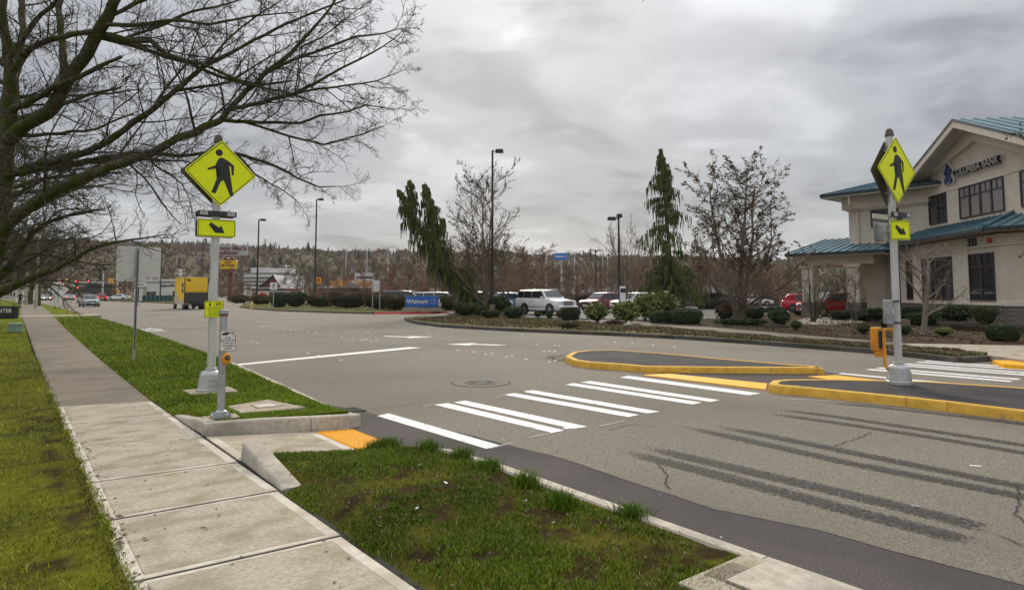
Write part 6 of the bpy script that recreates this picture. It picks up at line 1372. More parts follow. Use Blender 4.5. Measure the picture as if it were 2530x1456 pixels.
# big old maple at the left: main limbs surveyed, then twigs grown on them
def big_tree():
    rg = random.Random(11); D0 = 13.2; kpx = D0/1600
    root_p = base(-70, D0, 0); t = thing('maple_tree', 'big bare mossy maple whose limbs sweep across the upper left', 'tree', root_p)
    limbs = [  # (pixel x, pixel y, width px, depth)
        [(-70, 1015, 78, 13.2), (-66, 880, 66, 13.2), (-56, 760, 62, 13.2), (-35, 660, 58, 13.2), (-8, 560, 50, 13.2), (4, 470, 46, 13.2), (10, 400, 42, 13.2), (20, 320, 38, 13.1), (28, 240, 34, 13.0), (26, 170, 26, 12.9), (12, 80, 22, 12.8), (2, -60, 18, 12.6), (-5, -220, 10, 12.3)],
        [(28, 200, 22, 13.0), (48, 140, 18, 13.2), (58, 70, 16, 13.4), (52, -10, 14, 13.6), (60, -150, 8, 13.9)],
        [(16, 350, 34, 13.1), (62, 308, 34, 12.9), (118, 278, 33, 12.7), (152, 225, 31, 12.5), (185, 170, 30, 12.3), (228, 105, 30, 12.1), (268, 40, 27, 11.9), (300, -30, 24, 11.7), (350, -180, 14, 11.4)],
        [(150, 228, 20, 12.5), (158, 160, 18, 12.7), (150, 80, 16, 12.9), (142, -20, 14, 13.1), (150, -160, 8, 13.3)],
        [(30, 270, 20, 13.0), (75, 250, 15, 12.7), (130, 215, 13, 12.3), (215, 180, 12, 11.9), (300, 140, 8, 11.6)],
        [(28, 180, 18, 12.9), (75, 120, 16, 12.6), (130, 95, 15, 12.3), (175, 85, 14, 12.1), (235, 76, 13, 11.9)],
        [(30, 140, 12, 12.8), (80, 60, 12, 12.6), (130, 15, 11, 12.4), (170, -40, 9, 12.2)],
        [(250, 86, 17, 12.1), (310, 98, 15, 12.0), (372, 100, 13, 11.9), (410, 135, 11, 11.9), (460, 150, 9, 11.9), (505, 160, 8, 12), (600, 205, 7, 12.1), (700, 225, 5, 12.2), (800, 260, 3.5, 12.3)],
        [(240, 90, 13, 12.1), (330, 112, 12, 12.4), (410, 140, 11, 12.6), (470, 155, 10, 12.7), (545, 190, 9, 12.8), (640, 210, 7, 12.9), (720, 200, 5, 13)],
        [(5, 440, 22, 13.2), (70, 412, 20, 13.0), (132, 397, 19, 12.8), (205, 378, 17, 12.7), (265, 351, 16, 12.5), (330, 300, 15, 12.4), (375, 272, 14, 12.3), (432, 224, 13, 12.3), (470, 192, 12, 12.2), (504, 163, 11, 12.1), (575, 128, 9, 12), (680, 72, 7, 11.9), (800, 20, 5, 11.8), (880, -10, 3, 11.7)],
        [(-25, 640, 34, 13.2), (18, 556, 32, 13.0), (70, 512, 31, 12.8), (127, 475, 29, 12.6), (178, 450, 27, 12.4), (229, 428, 25, 12.3), (305, 400, 22, 12.2), (382, 374, 20, 12.1), (420, 352, 19, 12.1), (458, 334, 18, 12.1), (505, 312, 17, 12.1), (545, 297, 16, 12.1), (566, 268, 14, 12.1), (610, 222, 13, 12.2), (655, 180, 12, 12.3), (720, 130, 10, 12.4), (760, 85, 8, 12.5), (800, 40, 6, 12.6), (850, -30, 4, 12.7)],
        [(640, 188, 9, 12.3), (720, 150, 8, 12.2), (800, 120, 7, 12.1), (880, 90, 5.5, 12), (950, 82, 4, 11.9), (985, 72, 2.4, 11.9)],
        [(566, 268, 11, 12.1), (620, 258, 10, 12), (700, 240, 9, 11.9), (780, 205, 7.5, 11.8), (850, 165, 6, 11.7), (920, 130, 4.5, 11.6), (975, 95, 2.6, 11.5)],
        [(690, 242, 7, 11.9), (770, 222, 6, 12.1), (860, 210, 5, 12.3), (930, 200, 3.8, 12.4), (985, 178, 2.2, 12.5)],
        [(548, 296, 10, 12.1), (610, 300, 9, 12.2), (680, 302, 8, 12.3), (740, 304, 7, 12.3), (790, 285, 6, 12.4), (860, 275, 4.5, 12.5), (905, 260, 3.4, 12.5), (960, 268, 2, 12.6)],
        [(600, 300, 7, 12.2), (680, 325, 6, 12.4), (750, 345, 5.5, 12.6), (800, 357, 5, 12.7), (850, 345, 4, 12.7), (900, 330, 3.2, 12.8), (945, 312, 2, 12.8)],
        [(10, 425, 20, 13.2), (60, 425, 19, 13), (130, 412, 18, 12.9), (219, 397, 16, 12.8), (300, 388, 14, 12.7), (370, 378, 12, 12.6), (440, 385, 9, 12.6), (500, 378, 8, 12.8), (570, 378, 9, 13.0), (620, 390, 8, 13.1), (680, 410, 7, 13.1), (735, 440, 5, 13.1), (790, 462, 3.6, 13.1), (832, 460, 2.2, 13.1)],
        [(360, 380, 6, 12.2), (385, 410, 5, 12.2), (420, 430, 4.4, 12.2), (450, 455, 3.4, 12.2), (468, 490, 2, 12.2)],
        [(590, 385, 6, 13.1), (630, 430, 4.6, 13.2), (670, 455, 3.8, 13.2), (700, 470, 3, 13.2), (728, 490, 2, 13.2)],
        [(-58, 745, 40, 13.2), (-20, 728, 30, 13.0), (20, 712, 24, 12.8), (60, 693, 19, 12.7), (110, 672, 15, 12.5), (160, 650, 12, 12.4), (205, 625, 10, 12.3), (250, 606, 8, 12.2), (320, 592, 5, 12.1), (400, 580, 3, 12)],
        [(-50, 720, 26, 13.3), (-10, 690, 22, 13.5), (22, 660, 20, 13.6), (45, 620, 17, 13.7), (80, 575, 13, 13.8), (140, 540, 9, 13.9), (230, 520, 5, 14)],
        [(20, 690, 10, 13), (80, 690, 8, 12.9), (125, 668, 7, 12.8)],
        [(-6, 520, 14, 13.3), (60, 470, 10, 13.5), (110, 440, 8, 13.6), (200, 430, 5, 13.7), (300, 425, 3, 13.8)],
        [(20, 300, 14, 13.1), (75, 285, 12, 13.4), (140, 262, 10, 13.7), (215, 235, 7, 13.9), (300, 215, 4, 14)],
        [(18, 330, 14, 13.1), (80, 335, 11, 13.4), (150, 330, 9, 13.6), (240, 318, 6, 13.8), (330, 280, 4, 14)],
        [(270, 40, 12, 11.9), (330, 10, 11, 11.9), (400, -20, 9, 12), (480, -60, 7, 12)],
        [(260, 60, 12, 11.9), (340, 62, 11, 11.8), (430, 50, 9, 11.7), (520, 60, 7, 11.7), (620, 40, 5, 11.6), (740, 30, 3, 11.6)],
        [(300, 98, 9, 12), (380, 70, 8, 12.1), (470, 30, 7, 12.2), (560, 10, 5, 12.3), (660, -20, 3, 12.4)],
        [(430, 226, 8, 12.3), (490, 215, 7, 12.5), (560, 205, 6, 12.7), (650, 150, 4, 12.9), (740, 100, 2.5, 13)],
        [(505, 163, 6, 12.1), (560, 100, 5, 12.2), (620, 50, 4, 12.3), (690, 5, 3, 12.4)],
        [(740, 118, 5, 12.4), (790, 95, 4, 12.3), (850, 50, 3, 12.2), (900, 12, 2, 12.2)]]
    big = MB(); S = [[], [], []]
    Q = [dict(n=6, wob=.17, up=.02, kids=7.5, ang=46, ratio=.52, start=.10, thick=.0125, tip=.35), dict(n=4, wob=.2, up=.03, kids=4.6, ang=44, ratio=.5, start=.12, thick=.011, tip=.5), dict(n=2, wob=.26, up=.04, kids=0, ang=40, ratio=.4, tip=.6, rmin=.0034)]
    for li, lb in enumerate(limbs):
        pts = []; rad = []
        # densify with a crooked path
        P3 = [(at(x, y, D), w_*D/1600/2) for x, y, w_, D in lb]
        for (a, ra), (b, rb) in zip(P3, P3[1:]):
            n = max(2, int((b-a).length/.22)); jr = min(ra*.5, .03)
            for i in range(n):
                t_ = i/n; p = a.lerp(b, t_)
                if i: p = p+Vector((rg.uniform(-1, 1), rg.uniform(-1, 1), rg.uniform(-1, 1)))*jr
                pts.append(p); rad.append((ra+(rb-ra)*t_)*rg.uniform(.93, 1.08))
        pts.append(P3[-1][0]); rad.append(P3[-1][1])
        big.tube([p-root_p for p in pts], rad, 10 if rad[0] > .06 else 6)
        # side shoots
        tot = len(pts)
        for i in range(1, tot-1):
            p, r_ = pts[i], rad[i]
            if li == 0 and p.z < 5.2: continue
            d = nrm(tuple(pts[min(i+1, tot-1)]-pts[i-1])); f = i/tot
            pr = .95 if r_ < .05 else (.60 if r_ < .09 else .25)
            if rg.random() < pr:
                cd = side_dir(d, R(rg.uniform(28, 62)), rg); cd = nrm((cd[0], cd[1], cd[2]+.12))
                ll = rg.uniform(.45, 1.35)*(1.15-.55*f) if r_ < .05 else rg.uniform(.8, 2.3)
                o_ = p-root_p
                grow(S, tuple(o_), cd, ll, min(r_*.6, ll*.011+.002), 0, rg, Q)
        p = pts[-1]-root_p; d = nrm(tuple(pts[-1]-pts[-2])); grow(S, tuple(p), d, rg.uniform(.4, .8), .006, 0, rg, Q)
    big.build('trunk', 'bark', t, smooth=True)
    link('branches', seg_mesh('branches', S[0], 4, 'bark_twig'), t); link('twigs', seg_mesh('twigs', S[1]+S[2], 3, 'bark_twig'), t)
    print('maple segs', [len(s) for s in S]); return t
big_tree()

def tree_proto(seed, H, trunk_r, Q, m_tr, m_cr, trunks=1, lean=0.0, spread=0.0, split=1, base_len=.3, rmin=.01, k0=6):
    """returns (trunk mesh, crown mesh) of a bare broadleaf tree of height about H"""
    rg = random.Random(seed); S = [[], []]
    Q = [dict(q) for q in Q]; Q[-1]['rmin'] = rmin
    Q[0].setdefault('bias', 0); 
    for q in Q[1:]: q.setdefault('bias', 0)
    SS = [[] for _ in Q]
    for i in range(trunks):
        a = 2*PI*i/trunks+rg.uniform(-.4, .4); d = nrm((math.cos(a)*spread+lean, math.sin(a)*spread, 1)); grow(SS, (math.cos(a)*trunk_r*(trunks > 1), math.sin(a)*trunk_r*(trunks > 1), 0), d, H*(.95 if trunks == 1 else .8), trunk_r, 0, rg, Q)
    tr = seg_mesh('trunk', sum(SS[:split], []), k0, m_tr); cr = seg_mesh('crown', sum(SS[split:], []), 3, m_cr)
    return tr, cr, SS
def plant_tree(name, label, cat, loc, meshes, rz, sc, group=None, parts=('trunk', 'crown')):
    t = thing(name, label, cat, loc, rz, group)
    for n_, me in zip(parts, meshes): link(n_, me, t)
    t.scale = sc if isinstance(sc, tuple) else (sc,)*3
    return t
# second big street tree behind, and the row beyond (crown radius ~7 m)
Qm = [dict(n=9, wob=.07, up=.05, kids=15, ang=62, ratio=.62, start=.22, thick=.022, tip=.2), dict(n=8, wob=.13, up=-.005, kids=11, ang=42, ratio=.42, start=.12, thick=.016), dict(n=5, wob=.18, up=.02, kids=8, ang=42, ratio=.46, start=.12, thick=.013), dict(n=4, wob=.22, up=.03, kids=3, ang=42, ratio=.42, start=.2, thick=.011), dict(n=2, wob=.25, up=.03, kids=0, ang=40, ratio=.4, tip=.6)]
mp = tree_proto(21, 11, .30, Qm, 'bark', 'bark_twig', rmin=.009, split=2)
mp2 = tree_proto(22, 11, .30, Qm[:2]+[dict(Qm[2], kids=6)]+[dict(Qm[4])], 'bark', 'bark_twig', rmin=.012, split=2)
print('street tree segs', [len(s) for s in mp[2]])
MG = 'bare street trees along the left pavement'
plant_tree('maple_tree', 'bare maple on the left lawn between the second and third ones, crowns overlapping', 'tree', (-2.2, 36, 0), mp[:2], 4.4, 1.0, MG)
plant_tree('maple_tree', 'bare maple with a dense twiggy crown right behind the big mossy one', 'tree', (-1.2, 30.5, 0), mp[:2], 1.0, (1.25, 1.25, 1.05), MG)
plant_tree('maple_tree', 'bare maple on the left lawn, third back along the pavement', 'tree', (-1.0, 44, 0), mp[:2], 3.3, 1.05, MG)
plant_tree('maple_tree', 'bare maple on the left lawn, fourth back along the pavement', 'tree', (-.8, 58, 0), mp2[:2], 5.1, 1.05, MG)
for x, yb, lb, r_ in ((94, 755, 'bare tree with a thick dark trunk just right of the tall timber pole', 2), (75, 751, 'bare tree with a dark trunk left of the tall timber pole', 4), (66, 748, 'bare tree with a dark trunk furthest back on the left verge', 1)):
    plant_tree('maple_tree', lb, 'tree', G(x, yb, 0), mp2[:2], r_, 1.1, MG)

# bare trees of the middle distance
Qb = [dict(n=6, wob=.08, up=.04, kids=14, ang=50, ratio=.52, start=.12, thick=.02, tip=.2), dict(n=5, wob=.15, up=.05, kids=11, ang=44, ratio=.5, start=.12, thick=.014), dict(n=4, wob=.2, up=.05, kids=8, ang=42, ratio=.5, start=.1, thick=.012), dict(n=3, wob=.22, up=.05, kids=0, ang=40, ratio=.4, tip=.5)]
protos = {}
for key, seed, mt, mc_ in (('brown1', 31, 'bark_brown', 'bark_brown'), ('brown2', 32, 'bark_brown', 'bark_brown'), ('red1', 33, 'bark_brown', 'bark_red'), ('red2', 34, 'bark_brown', 'bark_red')):
    protos[key] = tree_proto(seed, 6, .14, Qb, mt, mc_, rmin=.011)[:2]
Qv = [dict(n=6, wob=.06, up=.03, kids=7, ang=24, ratio=.7, start=.15, thick=.013, tip=.2), dict(n=5, wob=.1, up=.06, kids=6, ang=26, ratio=.5, start=.3, thick=.01), dict(n=4, wob=.14, up=.06, kids=2, ang=28, ratio=.4, start=.3, thick=.01), dict(n=2, wob=.2, up=.05, kids=0, ang=30, ratio=.4, tip=.5)]
protos['vase'] = tree_proto(35, 6, .07, Qv, 'bark_pale', 'twig_pale', trunks=5, spread=.22, rmin=.010)[:2]
BG = 'bare brown trees between the car parks and the hill'
def mid(x, ytop, D, key, label, wsc=1.0, rz=0):
    h = (HZ-ytop)/1600*D+HC; s = h/6.2; plant_tree('bare_tree', label, 'tree', base(x, D, -.02), protos[key], rz, (s*wsc, s*wsc, s), BG)
mids = [(700, 668, 132, 'brown1', 1.1), (735, 660, 118, 'brown2', 1.3), (770, 668, 130, 'brown1', 1.2), (808, 650, 125, 'brown2', 1.4), (842, 662, 128, 'brown1', 1.2), (900, 655, 122, 'red1', 1.2), (930, 640, 130, 'brown2', 1.2), (968, 650, 100, 'red2', 1.3), (1005, 655, 90, 'brown1', 1.4), (1040, 640, 96, 'red1', 1.3), (1078, 650, 88, 'brown2', 1.3),
        (1125, 600, 80, 'brown1', 1.3), (1165, 610, 78, 'red1', 1.3), (1250, 600, 82, 'brown2', 1.4), (1300, 612, 78, 'red2', 1.3), (1335, 618, 84, 'red1', 1.3), (1372, 645, 90, 'brown2', 1.4), (1405, 655, 96, 'brown1', 1.4), (1440, 660, 92, 'red1', 1.3), (1480, 655, 96, 'brown1', 1.3), (1515, 640, 90, 'brown2', 1.3), (1585, 640, 92, 'red2', 1.3), (1615, 610, 86, 'red1', 1.3),
        (1700, 600, 82, 'brown1', 1.4), (1735, 620, 86, 'red2', 1.4), (1775, 640, 90, 'brown2', 1.4), (1870, 640, 86, 'brown1', 1.4), (1905, 640, 84, 'red1', 1.3), (1945, 650, 80, 'brown2', 1.3), (1985, 655, 84, 'brown1', 1.2), (590, 690, 128, 'brown2', 1.0), (620, 700, 122, 'brown1', 1.0)]
mids += [(1262, 655, 66, 'red1', 1.5), (1300, 650, 68, 'red2', 1.5), (1345, 668, 72, 'red1', 1.4), (1390, 672, 74, 'brown1', 1.4), (1450, 675, 78, 'red2', 1.4), (1500, 672, 76, 'red1', 1.3), (1590, 660, 74, 'red1', 1.4), (1720, 640, 70, 'red2', 1.5), (1765, 650, 70, 'brown1', 1.5), (1880, 660, 72, 'red1', 1.5), (1930, 665, 70, 'red2', 1.4), (990, 665, 80, 'red1', 1.4), (1055, 660, 78, 'red2', 1.4)]
for i, (x, yt, D, key, ws) in enumerate(mids):
    where = ('near the yellow pole sign' if x < 640 else 'before the barn-roofed diner' if x < 720 else 'around the thin lamp post' if x < 815 else 'beside the orange cafe' if x < 910 else 'behind the long brown hedge' if x < 985 else 'behind the blue store sign' if x < 1090 else 'behind the twin-topped weeping cedar' if x < 1180 else 'behind the tallest lamp post' if x < 1320 else 'above the white off-road car' if x < 1420 else 'behind the maroon car' if x < 1560 else 'behind the weeping cedar by the rhododendrons' if x < 1690 else 'behind the curly-leaved tree' if x < 1880 else 'left of the drive-through')
    mid(x, yt, D, key, ('reddish' if key[0] == 'r' else 'brown')+' bare tree '+where+', '+('wide' if ws > 1.25 else 'narrow')+(' tall' if yt < 640 else ' low')+' crown', ws, i*1.3)
mid(1543, 560, 56, 'vase', 'pale vase-shaped bare tree with thin upright stems beside the dark twin-lamp post', 1.0, .5)
# pairs that share a description are told apart by neighbours
seen = {}
for o_ in list(COL.objects):
    if o_.name.startswith('bare_tree') and o_.parent is None: seen.setdefault(o_['label'], []).append(o_)
for lb, lst in seen.items():
    if len(lst) > 1:
        lst.sort(key=lambda q_: q_.location.x*math.cos(YAW)-q_.location.y*math.sin(YAW))
        for i, q_ in enumerate(lst): q_['label'] = lb.split(',')[0]+', '+('left one of the pair' if len(lst) == 2 and i == 0 else 'right one of the pair' if len(lst) == 2 else ('first', 'second', 'third', 'fourth', 'fifth')[min(i, 4)]+' from the left of these')
# bank shrubs-trees
Qs = [dict(n=5, wob=.10, up=.02, kids=6, ang=34, ratio=.62, start=.2, thick=.013, tip=.3), dict(n=5, wob=.16, up=.03, kids=7, ang=38, ratio=.5, start=.15, thick=.010), dict(n=4, wob=.22, up=.03, kids=4, ang=40, ratio=.45, start=.15, thick=.010), dict(n=2, wob=.25, up=.02, kids=0, ang=40, ratio=.4, tip=.5)]
a_ = tree_proto(41, 3.6, .055, Qs, 'bark', 'bark_twig', trunks=4, spread=.30, lean=.42, rmin=.005, split=1)
plant_tree('bare_tree', 'leaning many-stemmed bare tree before the drive-through', 'tree', base(2008, 37, 0), a_[:2], -YAW, (1.1, 1.1, 1.05), 'small bare trees in front of the bank')
b2 = tree_proto(42, 2.8, .04, Qs, 'bark_pale', 'bark_twig', trunks=2, spread=.15, rmin=.005); plant_tree('bare_tree', 'thin pale bare sapling at the plain panel of the bank', 'tree', base(2112, 31, 0), b2[:2], 1.0, (1.0, 1.0, 1.0), 'small bare trees in front of the bank')
Qp = [dict(n=5, wob=.10, up=.02, kids=9, ang=52, ratio=.75, start=.35, thick=.022, tip=.35), dict(n=6, wob=.16, up=.05, kids=8, ang=40, ratio=.52, start=.2, thick=.013), dict(n=4, wob=.24, up=.03, kids=4, ang=42, ratio=.45, start=.15, thick=.012), dict(n=3, wob=.28, up=.02, kids=0, ang=40, ratio=.4, tip=.5)]
c_ = tree_proto(43, 2.9, .10, Qp, 'bark_pale', 'bark_pale', trunks=1, spread=.0, lean=-.1, rmin=.006, split=2); plant_tree('bare_tree', 'pale-trunked bare tree with a spreading crown right of the island signal', 'tree', base(2282, 25, .05), c_[:2], 2.2, (1.15, 1.15, 1.2), 'small bare trees in front of the bank')

# trees that still carry curled dry leaves
def curly(seed, H, rad_, r0, label, loc, nleaf, rz=0, group='trees with curled dry leaves'):
    rg = random.Random(seed)
    Qc = [dict(n=8, wob=.06, up=.05, kids=16, ang=48, ratio=.46, start=.12, thick=.014, tip=.15), dict(n=7, wob=.14, up=.10, kids=8, ang=38, ratio=.42, start=.12, thick=.011), dict(n=5, wob=.2, up=.10, kids=4, ang=36, ratio=.5, start=.15, thick=.009), dict(n=3, wob=.2, up=.10, kids=0, ang=36, ratio=.4, tip=.5)]
    tr, cr, SS = tree_proto(seed, H, r0*.62, Qc, 'bark_pale', 'bark_brown', rmin=.006, trunks=3, spread=.17)
    tr = seg_mesh('trunk', SS[0]+[((0, 0, -.1), (0, 0, .5), r0*1.15, r0), ((0, 0, .5), (0, 0, 1.0), r0, r0*.9)], 8, 'bark_pale')
    tw = SS[2]+SS[3]+SS[1]; V = []; F = []
    for i in range(nleaf):
        s = tw[rg.randrange(len(tw))]; f = rg.random(); c = [s[0][j]+(s[1][j]-s[0][j])*f for j in range(3)]
        if c[2] < H*.30: continue
        L_ = rg.uniform(.06, .125); a = Vector((rg.gauss(0, 1), rg.gauss(0, 1), rg.gauss(0, .7)-.5)).normalized()*L_; b = Vector((rg.gauss(0, 1), rg.gauss(0, 1), rg.gauss(0, 1))).normalized()*L_*.4
        q0 = Vector(c); n0 = len(V); V += [tuple(q0), tuple(q0+a*.5+b), tuple(q0+a), tuple(q0+a*.5-b*.6)]; F.append((n0, n0+1, n0+2, n0+3))
    t = plant_tree('leafy_bare_tree', label, 'tree', loc, (tr, cr), rz, 1.0, group); lf = fastmesh('dry_leaves', V, F, 'leaf_curly'); q_ = link('dry_leaves', lf, t); q_['kind'] = 'stuff'
    return t
t = curly(51, 8.6, 3.6, .17, 'tree with curled dry leaves and a pale forked trunk left of the bank', G(1828, 797, 0), 9500); t.scale = (1.6, 1.6, 1.15)
D = depth(G(1218, 771, 0)); t = curly(52, 11.2, 4, .16, 'tree with curled dry leaves around the tallest lamp post', base(1205, 51, 0), 10000, 1.2); t.scale = (1.15, 1.15, 1.15)
t = curly(53, 7.5, 3, .12, 'smaller tree with few dry leaves between the weeping cedar and the tallest lamp post', base(1130, 55, 0), 2600, 2.5); t.scale = (1.0, 1.0, 1.0)
# twig tips that hang into the top and right of the view
for x, y, lb, sd in ((1495, -12, 'left of two twig ends hanging into the top of the view', 1), (1572, -8, 'right of two twig ends hanging into the top of the view', 2), (2545, 352, 'leafy twig end at the right edge before the bank gable', 3), (2545, 560, 'leafy twig end at the right edge by the skirt roof', 4), (2545, 628, 'leafy twig end at the right edge by the cornice', 5)):
    rg = random.Random(60+sd); D = 9 if x < 2000 else 16; p = at(x, y, D); t = thing('twig', lb, 'twig', p, 0, 'twig ends of a tree outside the view'); S = [[], []]
    d0 = Vector((0, 0, -1)) if x < 2000 else (-_r+Vector((0, 0, -.15))).normalized()
    grow(S, tuple(-d0*.5), tuple(d0), 1.0 if x < 2000 else .9, .008, 0, rg, [dict(n=6, wob=.25, up=.05, kids=7, ang=50, ratio=.35, start=.2, thick=.02), dict(n=3, wob=.3, up=.05, kids=0, ang=40, ratio=.4, rmin=.004)])
    link('stem', seg_mesh('stem', S[0]+S[1], 4, 'bark'), t)
    if x > 2000:
        V = []; F = []
        for s in S[1]:
            for _ in range(2):
                c = Vector(s[1]); a = Vector((rg.gauss(0, 1), rg.gauss(0, 1), rg.gauss(0, 1))).normalized()*.09; b = Vector((rg.gauss(0, 1), rg.gauss(0, 1), rg.gauss(0, 1))).normalized()*.035; n0 = len(V); V += [tuple(c), tuple(c+a*.5+b), tuple(c+a), tuple(c+a*.5-b)]; F.append((n0, n0+1, n0+2, n0+3))
        link('dry_leaves', fastmesh('dry_leaves', V, F, 'leaf_curly'), t)

# weeping cedars: limbs arch out and shed curtains of drooping sprays
def weeping(name, label, loc, tops, seed, m='cedar', scale=1.0):
    rg = random.Random(seed); t = thing(name, label, 'tree', loc, -YAW, 'weeping cedars'); tm = MB(); V = []; F = []; S = []
    def spray(p, L_, w_):
        n = max(2, int(L_/.22)); a = rg.uniform(0, 2*PI); dx, dy = rg.gauss(0, .10), rg.gauss(0, .10)
        for face in (0, 1):
            c, s = math.cos(a+face*PI/2), math.sin(a+face*PI/2); prev = None; x, y, z = p
            for i in range(n+1):
                f = i/n; ww = w_*(.55+.6*math.sin(PI*min(1, f*1.15)))*(1-f*.75)*rg.uniform(.7, 1.25); jx = rg.gauss(0, .018)
                b = len(V); V.extend([(x-c*ww+jx, y-s*ww, z), (x+c*ww+jx, y+s*ww, z+rg.uniform(-.04, .04))])
                if prev is not None: F.append((prev, prev+1, b+1, b))
                prev = b; x += dx*L_/n; y += dy*L_/n; z -= L_/n
    for path, rad_fn, zlo, dens, r0 in tops:
        tm.tube(path, [r0*(1-.9*i/(len(path)-1)) for i in range(len(path))], 8)
        zs = [p[2] for p in path]; H = zs[-1]
        def axis(z):
            for a, b in zip(path, path[1:]):
                if z <= b[2]: f = (z-a[2])/max(b[2]-a[2], 1e-6); return a[0]+(b[0]-a[0])*f, a[1]+(b[1]-a[1])*f
            return path[-1][:2]
        z = zlo
        while z < H:
            ax, ay = axis(z); Rr = rad_fn(z)
            for _ in range(max(1, int(rg.gauss(dens(z) if callable(dens) else dens, .6)))):
                a = rg.uniform(0, 2*PI); r_ = Rr*rg.choice((rg.uniform(.35, .8), rg.uniform(.8, 1.25)))
                pr = None; n = 6
                for i in range(n+1):
                    f = i/n; q = (ax+math.cos(a)*r_*f, ay+math.sin(a)*r_*f, z+r_*(.55*f-.62*f*f)+rg.gauss(0, .02))
                    if pr: S.append((pr, q, .03*(1-f)*max(.4, Rr/2)+.008, .026*(1-f)*max(.4, Rr/2)+.006))
                    pr = q
                    if i and r_ > .12:
                        for _k in range(3 if f > .3 else 2):
                            spray((q[0]+rg.gauss(0, .07), q[1]+rg.gauss(0, .07), q[2]), rg.uniform(.5, 1.45)*min(1.0, .4+Rr*.5)*(.6+.5*f), rg.uniform(.030, .065))
                if r_ <= .3: spray((ax+math.cos(a)*r_*.5, ay+math.sin(a)*r_*.5, z), rg.uniform(.25, .6), .04)
            z += rg.uniform(.26, .50)*max(.7, min(1.2, Rr))
        spray((path[-1][0], path[-1][1], H), .4, .03)
    tm.build('trunk', 'bark', t, smooth=True); link('limbs', seg_mesh('limbs', S, 3, 'bark_brown'), t); link('foliage', fastmesh('foliage', V, F, m), t); print('cedar quads', len(F)); t.scale = (scale,)*3; return t
kk = 64/1600
H2 = (HZ-362)*kk+HC
def rad2(z):
    f = z/H2
    if f < .12: return 2.9+f*4
    if f < .30: return 3.4-(f-.12)*9.5
    if f < .36: return 1.5
    return 2.75*(1-(f-.36)/.64)**.85+.08
weeping('weeping_cedar', 'tall single-topped weeping cedar with a wide drooping skirt', base(1655, 64, 0), [([(0, 0, 0), (.1, 0, H2*.3), (-.2, 0, H2*.6), (-.55, 0, H2*.85), (-.68, 0, H2)], rad2, 1.5, lambda z: 19 if z < H2*.30 else 5.2, .26)], 71)
kk = 52/1600; bx = 1158
def px(x, y): return ((x-bx)*kk, 0, (HZ-y)*kk+HC)
Ha, Hb = px(0, 438)[2], px(0, 447)[2]
weeping('weeping_cedar', 'twin-topped weeping cedar leaning left behind the blue store sign', base(bx, 52, 0),
        [([(0, 0, 0), (-.3, 0, 1.6), px(1120, 690), px(1072, 630), px(1034, 570), px(1016, 510), px(1010, 438)], lambda z: .12+1.25*max(0, min(1, (Ha-z)/4.0))*(1.0 if z > 3.6 else .5), 3.2, 3.8, .22),
         ([(-.35, .3, 1.8), px(1115, 665), px(1090, 610), px(1068, 550), px(1055, 495), px(1048, 447)], lambda z: .12+1.2*max(0, min(1, (Hb-z)/4.5))*(1.0 if z > 3.4 else .6), 2.8, 4.0, .18),
         ([px(1030, 565), px(1006, 505), px(990, 478), px(978, 464)], lambda z: .12+.55*max(0, min(1, (px(0, 464)[2]-z)/1.6)), px(0, 545)[2], 3.4, .06),
         ([px(1075, 590), px(1086, 560), px(1092, 535)], lambda z: .15+.4*max(0, min(1, (px(0, 535)[2]-z)/1.2)), px(0, 585)[2], 3.4, .05),
         ([(0, 0, 0), (.05, 0, 1.2), px(1150, 690), px(1135, 655)], lambda z: 1.15 if z > 1.4 else .6, .5, 6.5, .16)], 72)

